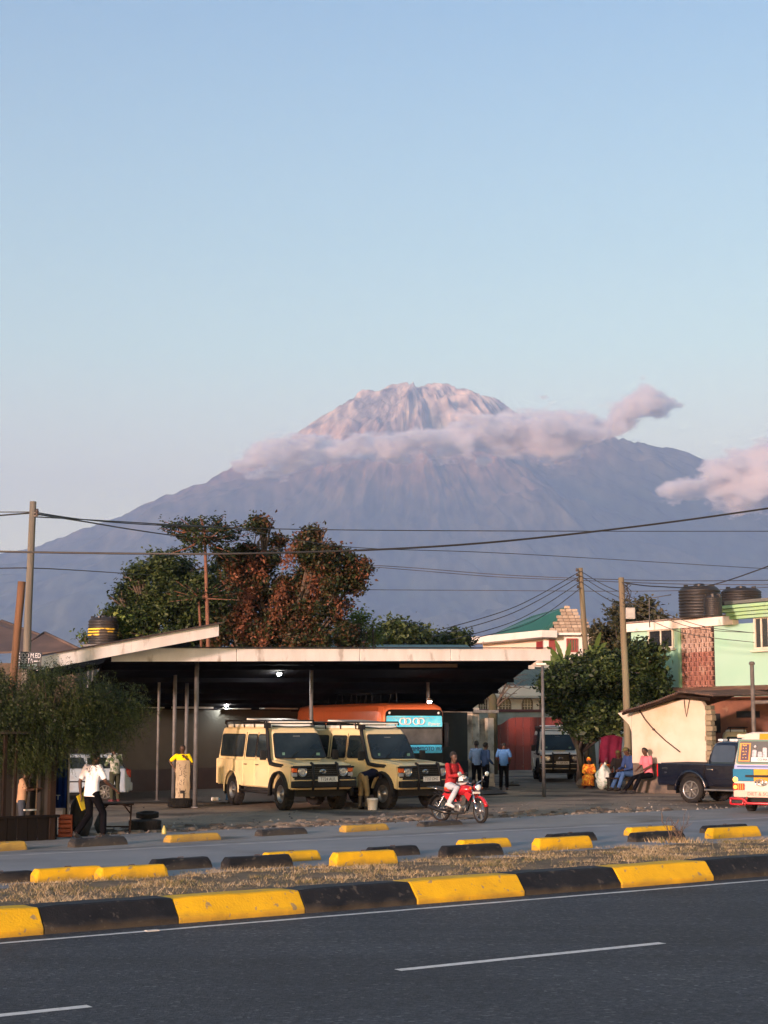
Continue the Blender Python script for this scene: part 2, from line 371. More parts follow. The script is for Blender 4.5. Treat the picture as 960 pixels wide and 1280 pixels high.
# ------------------------------------------------------------------ clouds: soft bodies of vapour with their own hull
def cloud(name, pts, Y, depth, dens, seed, label, noise_scale=1 / 190, soft=0.8, k=4.2):
    """pts: (px, py, half thickness px) along the spine"""
    K = Y / F
    c0 = at(pts[0][0], pts[0][1], Y); P = [(at(a, b, Y), h * K * math.sqrt(1)) for a, b, h in pts]
    x0, x1 = P[0][0].x, P[-1][0].x
    zc = sum(p.z for p, _ in P) / len(P); zs = max(abs(p.z - zc) for p, _ in P) + 1; hs_ = max(h for _, h in P)
    rings = []
    N = 20
    for i, (p, h) in enumerate(P):
        h = max(h, 5) + 130
        rings.append([(p.x, Y + depth * 1.02 * (h / hs_) ** .5 * math.cos(2 * math.pi * q / N), p.z + h * math.sin(2 * math.pi * q / N)) for q in range(N)])
    mb = MB(); mb.loft(rings, smooth=False)
    m = bpy.data.materials.new(name + '_vapour'); m.use_nodes = True; n, l = m.node_tree.nodes, m.node_tree.links
    n.remove(n['Principled BSDF'])
    pv = n.new('ShaderNodeVolumePrincipled'); l.new(pv.outputs[0], n['Material Output'].inputs['Volume'])
    pv.inputs['Color'].default_value = (1.0, .985, .98, 1); pv.inputs['Anisotropy'].default_value = 0.0
    g = n.new('ShaderNodeNewGeometry'); sp = n.new('ShaderNodeSeparateXYZ'); l.new(g.outputs['Position'], sp.inputs[0])
    def math_(op, a, b_=None, c=None):
        x = n.new('ShaderNodeMath'); x.operation = op
        for i, q in enumerate((a, b_, c)):
            if q is None: continue
            if isinstance(q, (int, float)): x.inputs[i].default_value = q
            else: l.new(q, x.inputs[i])
        return x.outputs[0]
    t = n.new('ShaderNodeMapRange'); t.inputs[1].default_value = x0; t.inputs[2].default_value = x1; l.new(sp.outputs[0], t.inputs[0])
    def curve(vals):
        fc = n.new('ShaderNodeFloatCurve'); l.new(t.outputs[0], fc.inputs['Value']); cu = fc.mapping.curves[0]
        for i, (x, y) in enumerate(vals):
            if i == 0: cu.points[0].location = (x, y)
            elif i == len(vals) - 1: cu.points[-1].location = (x, y)
            else: cu.points.new(x, y)
        fc.mapping.update(); return fc.outputs[0]
    cz = curve([((p.x - x0) / (x1 - x0), .5 + .5 * (p.z - zc) / zs) for p, _ in P])
    ch = curve([((p.x - x0) / (x1 - x0), (h + 160) / (hs_ + 160) if 0 < i < len(P) - 1 else (60 / (hs_ + 160))) for i, (p, h) in enumerate(P)])
    zz = math_('MULTIPLY_ADD', math_('SUBTRACT', cz, .5), 2 * zs, zc)
    hh = math_('SUBTRACT', math_('MULTIPLY', ch, hs_ + 160), 160)
    dz = math_('SUBTRACT', sp.outputs[2], zz)
    dy = math_('MULTIPLY', math_('SUBTRACT', sp.outputs[1], Y), hs_ / depth)
    d2 = math_('SQRT', math_('ADD', math_('MULTIPLY', dz, dz), math_('MULTIPLY', dy, dy)))
    mp = n.new('ShaderNodeMapping'); mp.inputs['Scale'].default_value = (noise_scale * .8, noise_scale, noise_scale * 1.5); mp.inputs['Location'].default_value = (seed, seed, seed)
    l.new(g.outputs['Position'], mp.inputs[0])
    nz = n.new('ShaderNodeTexNoise'); nz.inputs['Scale'].default_value = 1; nz.inputs['Detail'].default_value = 7; nz.inputs['Roughness'].default_value = .6
    l.new(mp.outputs[0], nz.inputs[0])
    v = math_('ADD', math_('DIVIDE', math_('SUBTRACT', hh, d2), 120), math_('MULTIPLY', math_('SUBTRACT', nz.outputs[0], .5), k))
    r_ = n.new('ShaderNodeMapRange'); r_.interpolation_type = 'SMOOTHSTEP'; r_.inputs[1].default_value = 0; r_.inputs[2].default_value = soft
    l.new(v, r_.inputs[0])
    l.new(math_('MULTIPLY', r_.outputs[0], dens), pv.inputs['Density'])
    o = mb.build(name, m); tag(o, label, 'cloud', kind='stuff', group='clouds around the mountain')
    return o
cloud('cloud', [(280, 590, 4), (310, 580, 10), (345, 570, 17), (390, 568, 13), (440, 563, 13), (490, 557, 14), (540, 551, 16), (600, 548, 20), (660, 544, 24), (715, 542, 24), (755, 532, 16), (795, 519, 13), (830, 510, 8), (860, 505, 4)],
      9800, 340, .075, 3.1, 'long pink band of cloud wrapped across the front of the peak')
cloud('cloud', [(765, 520, 3), (782, 509, 9), (802, 500, 13), (822, 503, 8), (846, 509, 3)], 9760, 240, .055, 9.4, 'small plume curling up from the right end of the cloud band', 1 / 260)
cloud('cloud', [(800, 618, 4), (838, 610, 12), (862, 606, 18), (888, 604, 24), (915, 602, 34), (950, 596, 40), (990, 592, 42), (1050, 590, 30), (1100, 590, 12)], 9500, 340, .065, 21.7, 'pink cloud bank hugging the right shoulder of the mountain')
cloud('cloud', [(130, 630, -20), (165, 624, 1), (195, 620, 4), (235, 616, -20)], 14900, 200, .0012, 5.5, 'faint pink wisp beside the left slope of the mountain', 1 / 200)
def haze():
    mb = MB(); mb.box((296, 12000, 1850 - 1.5), (19000, 24800, 3700))
    m = bpy.data.materials.new('haze_air'); m.use_nodes = True; n, l = m.node_tree.nodes, m.node_tree.links
    n.remove(n['Principled BSDF']); pv = n.new('ShaderNodeVolumePrincipled'); l.new(pv.outputs[0], n['Material Output'].inputs['Volume'])
    pv.inputs['Color'].default_value = (.40, .605, 1.0, 1); pv.inputs['Density'].default_value = 7.2e-5; pv.inputs['Anisotropy'].default_value = 0.0
    o = mb.build('haze', m); o['kind'] = 'stuff'; return o
haze()
# ------------------------------------------------------------------ ground, roads, median (road frame: s along U, t along V)
T_EDGE = tline(480, 1139); T_KERB = tline(480, 1134)
T_KB = T_KERB + 0.62                       # back of the kerb stones
T_M1 = tline(480, 1079)                    # far side of the dry grass median
T_S0 = T_M1 + 0.9
T_S1 = tline(480, 1044)                    # far edge of the service road
T_W1 = tline(480, 1029)                    # far edge of the pale strip
def sheet(name, s0, s1, t0, t1, z, m, ns=1, label=None, wob=0.0, nt=1):
    mb = MB(); vs = []; fs = []
    for i in range(ns + 1):
        for j in range(nt + 1):
            s = s0 + (s1 - s0) * i / ns; t = t0 + (t1 - t0) * j / nt
            if wob and j == nt: t += wob * (mnoise.noise(Vector((s * .5, 3.3, z))) + .5 * mnoise.noise(Vector((s * 2.1, 1.3, z))))
            if wob and j == 0 and name != 'road': t += wob * .6 * mnoise.noise(Vector((s * .9, 7.3, z)))
            vs.append(fr(s, t, z))
    for i in range(ns):
        for j in range(nt):
            a = i * (nt + 1) + j; fs.append((a, a + nt + 1, a + nt + 2, a + 1))
    mb.add(vs, fs); o = mb.build(name, m); struct(o, label); return o
# dirt of the yard: bumpy, stained, strewn
def dirt_mat():
    m = mat('yard_dirt', (.22, .17, .125), .95, col2=(.31, .25, .19), scale=.35, bump=.9, bscale=5, bdist=.08, col3=(.07, .06, .05), scale3=.35, c3=(.48, .64), spec=.2, detail=8)
    return m
mb = MB()
NG = 90
xs = [-9000, -2000, -400, -120] + list(np.linspace(-60, 60, 70)) + [120, 400, 2000, 9000]
ys = [-380, -60, 0, 12] + list(np.linspace(20, 110, 80)) + [140, 220, 500, 1500, 4000, 9000, 24000]
vs = []
for x in xs:
    for y in ys:
        s_, t_ = x * U.x + y * U.y, x * V.x + y * V.y
        k = max(0, min(1, (t_ - T_W1 - .3) / 2.0)) * max(0, min(1, (130 - y) / 30)) * (1 if abs(x) < 61 else 0)
        vs.append((x, y, -0.03 + k * (.028 + .07 * mnoise.noise(Vector((x * .35, y * .22, 0))) * .5 + .02 * mnoise.noise(Vector((x, y * .9, 4))))))
fs = []
for i in range(len(xs) - 1):
    for j in range(len(ys) - 1):
        a = i * len(ys) + j; fs.append((a, a + len(ys), a + len(ys) + 1, a + 1))
mb.add(vs, fs, 0, True); struct(mb.build('ground', dirt_mat()), 'bare brown dirt of the yard, damp and rutted')

def asphalt():
    m = bpy.data.materials.new('asphalt'); m.use_nodes = True; n, l = m.node_tree.nodes, m.node_tree.links; b = n['Principled BSDF']
    tc = n.new('ShaderNodeTexCoord')
    def noise(sc, det=3): x = n.new('ShaderNodeTexNoise'); x.inputs['Scale'].default_value = sc; x.inputs['Detail'].default_value = det; l.new(tc.outputs['Object'], x.inputs[0]); return x.outputs[0]
    vo = n.new('ShaderNodeTexVoronoi'); vo.inputs['Scale'].default_value = 26; l.new(tc.outputs['Object'], vo.inputs[0])
    v2 = n.new('ShaderNodeTexVoronoi'); v2.inputs['Scale'].default_value = 60; l.new(tc.outputs['Object'], v2.inputs[0])
    # each stone chip its own grey
    cr = n.new('ShaderNodeValToRGB'); e = cr.color_ramp.elements
    sx = n.new('ShaderNodeSeparateColor'); l.new(vo.outputs['Color'], sx.inputs[0]); l.new(sx.outputs[0], cr.inputs[0])
    e[0].position = 0; e[0].color = (.014, .019, .026, 1); e[1].position = 1; e[1].color = (.085, .095, .105, 1)
    q = e.new(.45); q.color = (.027, .034, .043, 1); q = e.new(.93); q.color = (.040, .048, .058, 1)
    n1 = noise(.35, 5); r = n.new('ShaderNodeMapRange'); r.inputs[1].default_value = .3; r.inputs[2].default_value = .7; r.inputs[3].default_value = .78; r.inputs[4].default_value = 1.22; l.new(n1, r.inputs[0])
    sc = n.new('ShaderNodeVectorMath'); sc.operation = 'SCALE'; l.new(cr.outputs[0], sc.inputs[0]); l.new(r.outputs[0], sc.inputs['Scale'])
    l.new(sc.outputs[0], b.inputs['Base Color'])
    mp = n.new('ShaderNodeMapping'); mp.inputs['Rotation'].default_value = (0, 0, -UA); mp.inputs['Scale'].default_value = (.05, .9, 1); l.new(tc.outputs['Object'], mp.inputs[0])
    n4 = n.new('ShaderNodeTexNoise'); n4.inputs['Scale'].default_value = 1; n4.inputs['Detail'].default_value = 5; l.new(mp.outputs[0], n4.inputs[0])
    r4 = n.new('ShaderNodeMapRange'); r4.inputs[1].default_value = .35; r4.inputs[2].default_value = .65; r4.inputs[3].default_value = .82; r4.inputs[4].default_value = 1.2; l.new(n4.outputs[0], r4.inputs[0])
    s2 = n.new('ShaderNodeVectorMath'); s2.operation = 'SCALE'; l.new(sc.outputs[0], s2.inputs[0]); l.new(r4.outputs[0], s2.inputs['Scale']); l.new(s2.outputs[0], b.inputs['Base Color'])
    # hairline cracks
    b.inputs['Roughness'].default_value = .8; b.inputs['Specular IOR Level'].default_value = .35
    bp = n.new('ShaderNodeBump'); bp.inputs['Strength'].default_value = .55; bp.inputs['Distance'].default_value = .012
    ad = n.new('ShaderNodeMath'); ad.operation = 'ADD'; l.new(vo.outputs['Distance'], ad.inputs[0]); l.new(v2.outputs['Distance'], ad.inputs[1])
    l.new(ad.outputs[0], bp.inputs['Height']); l.new(bp.outputs[0], b.inputs['Normal'])
    return m
ASPH = asphalt()
sheet('road', -60, 140, -30, T_KERB + .1, 0.0, ASPH, label='dark grey asphalt road with white lane markings')
service_m = mat('service_asphalt', (.19, .20, .215), .8, col2=(.235, .24, .25), scale=.5, bump=.35, bscale=30, col3=(.14, .14, .145), scale3=.3, c3=(.52, .7), spec=.35, stretch=(1, 1, 1), detail=8)
strip_m = mat('pavement_dust', (.20, .185, .16), .9, col2=(.26, .235, .20), scale=.8, bump=.4, bscale=22, col3=(.12, .115, .105), scale3=.4, c3=(.5, .65), spec=.2, detail=8)
soil_m = mat('median_soil', (.20, .15, .10), .95, col2=(.13, .10, .07), scale=1.6, bump=.7, bscale=14, col3=(.09, .07, .045), scale3=.9, spec=.1, detail=8)
sheet('service_road', -60, 140, T_M1 - .3, T_S1 + .7, 0.0, service_m, 200, 'grey service road behind the median', wob=.12)
sheet('pavement', -60, 140, T_S1, T_W1, 0.006, service_m if 0 else mat('pavement_grey', (.21, .21, .205), .88, col2=(.26, .255, .245), scale=.6, bump=.35, bscale=25, col3=(.115, .10, .085), scale3=.35, spec=.25, detail=8), 300, 'dusty pale strip along the far side of the service road', wob=.35, nt=2)
# median body (raised soil)
mb = MB(); vs = []; fs = []; ns, nt = 330, 14
for i in range(ns + 1):
    for j in range(nt + 1):
        s = -20 + 70 * i / ns; u = j / nt; t = T_KB - .05 + (T_M1 + .55 - T_KB + .05) * u
        edge = min(1, (1 - u) / .22)
        z = .17 * max(0, 1 - u * 1.1) ** 1.1 + (.05 * mnoise.noise(Vector((s * .8, t * .9, 0))) + .03 * mnoise.noise(Vector((s * 3, t * 3, 2)))) * edge - (.01 if u == 1 else 0)
        if j == 0: z = .10
        vs.append(fr(s, t + (.25 * mnoise.noise(Vector((s * .7, 0, 5))) if j == nt else 0), z))
for i in range(ns):
    for j in range(nt): a = i * (nt + 1) + j; fs.append((a, a + nt + 1, a + nt + 2, a + 1))
mb.add(vs, fs, 0, True); struct(mb.build('median', soil_m), 'raised dirt median strip between the two roads')

# painted markings
white_p = mat('road_paint', (.62, .62, .60), .75, col2=(.38, .38, .38), scale=9, lo=.45, hi=.75, bump=.3, bscale=60, detail=6)
def ribbon(name, pa, pb, wd, z, m, ns=40, wob=.01, label=None):
    mb = MB(); vs = []; d = (pb - pa).normalized(); q = Vector((-d.y, d.x, 0))
    for i in range(ns + 1):
        p = pa.lerp(pb, i / ns)
        for sg in (-1, 1): 
            o_ = q * (sg * wd / 2 + wob * mnoise.noise(Vector((p.x * 3, p.y * 3, sg)))); vs.append((p.x + o_.x, p.y + o_.y, z))
    fs = [(2 * i, 2 * i + 2, 2 * i + 3, 2 * i + 1) for i in range(ns)]
    mb.add(vs, fs); return struct(mb.build(name, m), label)
ribbon('edge_line', fr(-25, T_EDGE - .06), fr(70, T_EDGE - .06), .10, .004, white_p, 300, .02, 'thin worn white edge line beside the kerb')
ribbon('lane_marking', gnd(497, 1213), gnd(828, 1179), .13, .004, white_p, 30, .006, 'long white lane dash on the asphalt')
ribbon('lane_marking', gnd(112, 1258), gnd(112, 1258) - (gnd(828, 1179) - gnd(497, 1213)), .13, .004, white_p, 30, .006, 'white lane dash running out of the lower left corner')
ribbon('edge_line', fr(-25, T_S1 - .42), fr(70, T_S1 - .42), .22, .003, mat('service_line', (.36, .36, .35), .85, col2=(.22, .225, .235), scale=3, detail=8), 300, .04, 'faded pale edge line on the far side of the service road')
b_ = MB(); pp = gnd(190, 1164); b_.box((pp.x, pp.y, .008), (.16, .07, .014), rz=UA); tag(b_.build('paper_scrap', mat('scrap_paper', (.5, .5, .48), .8)), 'small pale scrap lying on the asphalt below the kerb', 'litter')

# ------------------------------------------------------------------ kerb of painted stones
paints = {}
def paint(nm, c, c2, chip):
    if nm in MATS: return MATS[nm]
    m = mat(nm, c, .62, col2=c2, scale=2.2, bump=.35, bscale=35, col3=chip, scale3=9, c3=(.64, .68), detail=10, spec=.15)
    n, l = m.node_tree.nodes, m.node_tree.links; b = n['Principled BSDF']; src = b.inputs['Base Color'].links[0].from_socket
    tc = n.new('ShaderNodeTexCoord'); sp = n.new('ShaderNodeSeparateXYZ'); l.new(tc.outputs['Object'], sp.inputs[0])
    nz = n.new('ShaderNodeTexNoise'); nz.inputs['Scale'].default_value = 3; nz.inputs['Detail'].default_value = 8; l.new(tc.outputs['Object'], nz.inputs[0])
    a = n.new('ShaderNodeMath'); a.operation = 'MULTIPLY_ADD'; a.inputs[1].default_value = -.22; l.new(nz.outputs[0], a.inputs[0]); l.new(sp.outputs[2], a.inputs[2])
    r_ = n.new('ShaderNodeMapRange'); r_.inputs[1].default_value = -.10; r_.inputs[2].default_value = .0; r_.inputs[3].default_value = .55; r_.inputs[4].default_value = 0; l.new(a.outputs[0], r_.inputs[0])
    # long scuffs left by tyres
    mp = n.new('ShaderNodeMapping'); mp.inputs['Rotation'].default_value = (0, 0, -UA); mp.inputs['Scale'].default_value = (.8, 14, 14); l.new(tc.outputs['Object'], mp.inputs[0])
    n2 = n.new('ShaderNodeTexNoise'); n2.inputs['Scale'].default_value = 2; n2.inputs['Detail'].default_value = 6; l.new(mp.outputs[0], n2.inputs[0])
    r2 = n.new('ShaderNodeMapRange'); r2.inputs[1].default_value = .62; r2.inputs[2].default_value = .72; r2.inputs[4].default_value = .3; l.new(n2.outputs[0], r2.inputs[0])
    mx = n.new('ShaderNodeMix'); mx.data_type = 'RGBA'; mx.inputs[7].default_value = (.085, .07, .05, 1); l.new(src, mx.inputs[6]); l.new(r_.outputs[0], mx.inputs[0])
    m2 = n.new('ShaderNodeMix'); m2.data_type = 'RGBA'; m2.inputs[7].default_value = (.07, .065, .055, 1); l.new(mx.outputs[2], m2.inputs[6]); l.new(r2.outputs[0], m2.inputs[0]); l.new(m2.outputs[2], b.inputs['Base Color'])
    return m
YEL = paint('yellow_paint', (.66, .39, .012), (.56, .33, .014), (.30, .22, .10)); BLK = paint('black_paint', (.008, .009, .012), (.016, .017, .020), (.055, .05, .045))
YEL2 = paint('yellow_paint_dusty', (.46, .28, .04), (.38, .25, .06), (.26, .20, .12)); BLK2 = paint('black_paint_dusty', (.020, .021, .024), (.04, .04, .04), (.09, .08, .07))
bounds = [-330, -160, -90, 64, 228, 384, 521, 654, 774, 888, 998, 1105, 1205]
cols = [BLK, YEL, BLK, YEL, BLK, YEL, BLK, YEL, BLK, YEL, BLK, YEL]
cols = ['B', 'Y', 'B', 'Y', 'B', 'Y', 'B', 'Y', 'B', 'Y', 'B', 'Y']
bounds = [-290, -120, 62, 228, 384, 521, 654, 774, 888, 998, 1105, 1205]
cols = ['Y', 'B', 'Y', 'B', 'Y', 'B', 'Y', 'B', 'Y', 'B', 'Y']
cols = ['B', 'Y', 'B', 'Y', 'B', 'Y', 'B', 'Y', 'B', 'Y', 'B']
kerb = bpy.data.objects.new('kerb', None); COL.objects.link(kerb); kerb['kind'] = 'structure'; kerb['label'] = 'row of painted kerb stones along the edge of the median'
def s_of(px, t, z=0):   # s where the line t crosses the image column px
    r_ = ray(px, HOR); # direction in plan
    d = Vector((r_.x, r_.y, 0)); k = t / d.dot(V); return d.dot(U) * k
for i in range(len(cols)):
    s0, s1 = s_of(bounds[i], T_KERB), s_of(bounds[i + 1], T_KERB)
    g_ = .006; n_ = 7; prof = [(0, -.02), (.0, .07), (.02, .095), (.17, .285), (.20, .30), (.60, .29), (.62, .27), (.62, -.02)]
    h_ = 1 + random.uniform(-.03, .03); dt = random.uniform(-.015, .015)
    rings = []
    for q in range(n_ + 1):
        s = s0 + g_ + (s1 - s0 - 2 * g_) * q / n_
        ch = .012 if q in (0, n_) else 0
        rings.append([fr(s, T_KERB + dt + a + .012 * mnoise.noise(Vector((s * 2.3, a * 5, b * 5))) + ch * (a < .1), (b - ch * (b > .2)) * h_ + .010 * mnoise.noise(Vector((s * 3.1, a * 4, 7 + b)))) for a, b in prof])
    # broken toe on one yellow stone
    mb = MB(); mb.loft(rings, smooth=False)
    mb.build('kerb_stone', YEL if cols[i] == 'Y' else BLK, kerb, bevel=.010, label=('yellow' if cols[i] == 'Y' else 'black') + ' painted kerb stone')

# ------------------------------------------------------------------ loose concrete blocks beside the service road
def kblock(x0, x1, yb, h, c, label, group, dusty=False, y1=None):
    a, b = gnd(x0, yb), gnd(x1, yb if y1 is None else y1)
    # follow the road direction from the left end, keep the pixel width
    y1 = yb - (x1 - x0) * .062 if y1 is None else y1
    b = gnd(x1, y1); d = (b - a); L = d.length; ang = math.atan2(d.y, d.x)
    w_ = .26; px_m = (yb - HOR) / CAMH; H = h
    rt = thing('kerb_block', label, 'kerb block', a + Vector((0, 0, 0)), ang, group)
    mb = MB(); rings = []
    n_ = 6
    for q in range(n_ + 1):
        s = L * q / n_; e_ = (1 if q in (0, n_) else 0)
        sx = [0, L * .03 + .02, L * .2, L * .4, L * .6, L - L * .03 - .02, L][q]
        hh = H * (.62 if e_ else 1)
        rings.append([(sx, 0, -.02), (sx, .01, hh * .35), (sx, .05, hh * .93), (sx, .075, hh), (sx, w_ - .05, hh), (sx, w_ - .02, hh * .9), (sx, w_, -.02)])
    for r_ in rings:
        for k in range(len(r_)): p = Vector(r_[k]); r_[k] = p + Vector((0, .012 * mnoise.noise(p * 4 + a), .010 * mnoise.noise(p * 5 + a) if p.z > 0 else 0))
    mb.loft(rings, smooth=False)
    o = mb.build('block', {'Y': YEL2 if dusty else YEL, 'B': BLK2 if dusty else BLK}[c], rt, bevel=.012)
    lp = MB(); lp.tube([(L * .5 - .05, w_ * .5, H - .01), (L * .5 - .05, w_ * .5, H + .015), (L * .5 + .05, w_ * .5, H + .015), (L * .5 + .05, w_ * .5, H - .01)], .006, 5)
    lp.build('lifting_loop', mat('rust_iron', (.12, .06, .035), .8, .3), rt)
G1, G2 = 'painted blocks along the near edge of the service road', 'painted blocks along the far edge of the service road'
for a in [
    (-40, 46, 1107, .16, 'B', 'black kerb block at the left edge, touching the cracked yellow block', G1),
    (46, 131, 1104, .20, 'Y', 'yellow kerb block with a dark crack, leftmost yellow one on the grass', G1),
    (126, 211, 1101, .19, 'Y', 'yellow kerb block butted against the right end of the cracked yellow one', G1),
    (194, 266, 1089, .18, 'B', 'black kerb block lying slightly askew behind the dry grass at left', G1),
    (285, 367, 1088, .20, 'B', 'black kerb block in front of the left end of a yellow block', G1),
    (335, 402, 1079, .17, 'Y', 'yellow kerb block half hidden behind a black one left of centre', G1),
    (421, 498, 1084, .23, 'Y', 'yellow kerb block at the middle of the median, just left of a black one', G1),
    (466, 526, 1072, .17, 'B', 'black kerb block peeping out behind the middle yellow block', G1),
    (558, 630, 1073, .21, 'B', 'black kerb block in front of the yellow one below the motorcycle', G1),
    (580, 640, 1062, .17, 'Y', 'yellow kerb block behind the black one below the motorcycle', G1),
    (675, 742, 1064, .23, 'Y', 'yellow kerb block in line below the thin grey lamp post', G1),
    (690, 747, 1054, .17, 'B', 'black kerb block behind the yellow one below the lamp post', G1),
    (795, 858, 1053, .18, 'B', 'black kerb block partly behind the leafless twigs', G1),
    (790, 846, 1045, .17, 'Y', 'yellow kerb block just behind the leafless twigs', G1),
    (885, 938, 1042, .16, 'B', 'black kerb block behind the rightmost yellow block', G1),
    (892, 952, 1049, .22, 'Y', 'rightmost yellow kerb block below the painted minibus', G1),
    (-20, 35, 1066, .17, 'Y', 'dusty yellow kerb block below the dark wooden stall', G2),
    (93, 160, 1060, .17, 'B', 'dusty black kerb block at the heels of the man in white', G2),
    (213, 277, 1054, .15, 'Y', 'dusty yellow kerb block right of the stacked tyres', G2),
    (327, 385, 1046, .14, 'B', 'dusty black kerb block in front of the first off-road van', G2),
    (433, 487, 1041, .15, 'Y', 'dusty yellow kerb block below the white bucket', G2),
    (530, 579, 1034, .11, 'B', 'dusty black kerb block beside the rear wheel of the motorcycle', G2)]:
    kblock(a[0], a[1], a[2], a[3], a[4], a[5], a[6], a[6] == G2)

# ------------------------------------------------------------------ dry grass on the median
def grass():
    N = 130000
    g = np.random.default_rng(3)
    s = g.uniform(-14, 34, N); u = g.random(N) ** .85
    t = T_KB - .03 + (T_M1 + .45 - T_KB) * u
    cl = np.array([mnoise.noise(Vector((a * .9, b * 1.1, 9))) + .6 * mnoise.noise(Vector((a * 3.3, b * 3.3, 2))) for a, b in zip(s[::10], t[::10])]).repeat(10)[:N]
    s = s[::10].repeat(10)[:N] + g.normal(0, .05, N); t = np.clip(t[::10].repeat(10)[:N] + g.normal(0, .05, N), T_KB - .03, 1e9)
    keep = cl + g.normal(0, .12, N) > -.14
    s, t, cl = s[keep], t[keep], cl[keep]; N = len(s)
    x = U.x * s + V.x * t; y = U.y * s + V.y * t
    uu = (t - T_KB) / (T_M1 + .5 - T_KB); z = .165 * np.clip(1 - uu * 1.1, 0, 1) ** 1.1
    h = g.uniform(.018, .065, N) * (1 + .8 * np.clip(cl, 0, 1)); a = g.uniform(0, 2 * np.pi, N); lean = g.uniform(.3, 1.6, N) * h
    wd = g.uniform(.0025, .006, N); b = g.uniform(0, 2 * np.pi, N)
    v = np.zeros((N, 3, 3)); v[:, 0] = np.stack([x - wd * np.cos(b), y - wd * np.sin(b), z], -1); v[:, 1] = np.stack([x + wd * np.cos(b), y + wd * np.sin(b), z], -1)
    v[:, 2] = np.stack([x + lean * np.cos(a), y + lean * np.sin(a), z + h], -1)
    f = np.arange(3 * N).reshape(N, 3)
    m = leafmat('dry_grass', [(.10, .11, .035), (.22, .15, .07), (.42, .31, .17), (.52, .42, .27)], .8, .1, .9)
    o = rawmesh('grass', v.reshape(-1, 3), f, m); tag(o, 'dry yellow grass covering the median', 'grass', kind='stuff')
grass()
# pebbles and rubbish strewn on the yard
def pebbles():
    mb = MB(); g = random.Random(5)
    for i in range(1500):
        s = g.uniform(-16, 40); t = T_W1 + abs(g.gauss(0, 3.2)) + (-.4 if g.random() < .3 else 0); r_ = g.uniform(.012, .05) * (1.8 if g.random() < .04 else 1)
        p = fr(s, t, .0); vs = []
        if g.random() < .5: t = T_W1 + g.uniform(-.25, .25); p = fr(s, t, 0)
        for k in range(6):
            a = k * math.pi / 3 + g.random() * .4; vs.append((p.x + r_ * math.cos(a) * g.uniform(.7, 1.2), p.y + r_ * math.sin(a) * g.uniform(.7, 1.2), -.01))
        vs.append((p.x, p.y, r_ * g.uniform(.5, .9)))
        mb.add(vs, [(k, (k + 1) % 6, 6) for k in range(6)], g.choice((0, 0, 1, 2)))
    o = mb.build('gravel', [mat('pebble_grey', (.13, .12, .11), .9), mat('pebble_dark', (.04, .035, .03), .9), mat('pebble_pale', (.30, .27, .23), .9)])
    tag(o, 'loose stones and grit along the edge of the dirt yard', 'gravel', kind='stuff')
pebbles()
def rubble():
    g = random.Random(21); mb = MB()
    for i in range(700):
        s = g.uniform(-14, 34); t = T_W1 + .15 + g.choice((.0, .12, .5, 1.1, 1.8)) + g.gauss(0, .10); p = fr(s, t, 0); a = g.uniform(.03, .13); h = g.uniform(.02, .06); vs = []
        for k in range(7):
            an = k * 2 * math.pi / 7; q = U * (a * 2.2 * math.cos(an) * g.uniform(.7, 1.2)) + V * (a * .7 * math.sin(an) * g.uniform(.7, 1.2)); vs.append((p.x + q.x, p.y + q.y, -.02))
        for k in range(7): vs.append((p.x + (vs[k][0] - p.x) * .55, p.y + (vs[k][1] - p.y) * .55, h * g.uniform(.6, 1)))
        mb.add(vs, [(k, (k + 1) % 7, 7 + (k + 1) % 7, 7 + k) for k in range(7)] + [tuple(range(7, 14))], g.choice((0, 0, 1, 1, 2)))
    o = mb.build('rubble', [mat('clod_dark', (.075, .06, .048), .95, bump=.5, bscale=20), mat('clod_brown', (.16, .13, .10), .95, bump=.5, bscale=20), mat('clod_pale', (.19, .16, .13), .95, bump=.5, bscale=20)])
    tag(o, 'broken clods and rubble along the rough edge of the dirt yard', 'rubble', kind='stuff')
rubble()
# leafless twigs on the median
def twig():
    rt = thing('dry_shrub', 'small leafless shrub of bare grey twigs on the median', 'shrub', gnd(846, 1052, .1))
    g = random.Random(12); mb = MB()
    def br(p, d, L, r_, k):
        q = [p]; 
        for i in range(4):
            d = (d + Vector((g.uniform(-.35, .35), g.uniform(-.35, .35), g.uniform(-.1, .25)))).normalized(); p = p + d * L / 4; q.append(p)
        mb.tube(q, [r_ * (1 - .16 * i) for i in range(5)], 5)
        if k:
            for i in range(3 if k > 1 else 2): br(q[g.choice((2, 3, 4))], (d + Vector((g.uniform(-1.1, 1.1), g.uniform(-.6, .6), g.uniform(0, .5)))).normalized(), L * .55, r_ * .55, k - 1)
    for i in range(9): br(Vector((g.uniform(-.22, .18), g.uniform(-.1, .1), 0)), Vector((g.uniform(-.9, .9), g.uniform(-.3, .3), 1)).normalized(), g.uniform(.15, .38), .012, 2)
    br(Vector((-.08, 0, 0)), Vector((-.3, 0, 1)), .48, .014, 1); br(Vector((.02, 0, 0)), Vector((.25, 0, 1)), .42, .014, 1)
    mb.build('twigs', mat('twig_bark', (.10, .07, .055), .9), rt)
    n = 260; v = []; f = []
    for i in range(n):
        a = g.uniform(0, 6.28); r0 = g.uniform(0, .45); h = g.uniform(.03, .12); b = g.uniform(0, 6.28)
        x, y = r0 * math.cos(a) * 1.4, r0 * math.sin(a) * .6
        v += [(x - .006, y, -.02), (x + .006, y, -.02), (x + h * .7 * math.cos(b), y + h * .7 * math.sin(b), h)]; f.append((3 * i, 3 * i + 1, 3 * i + 2))
    o = rawmesh('dead_leaves', v, f, MATS['dry_grass'], rt)
twig()
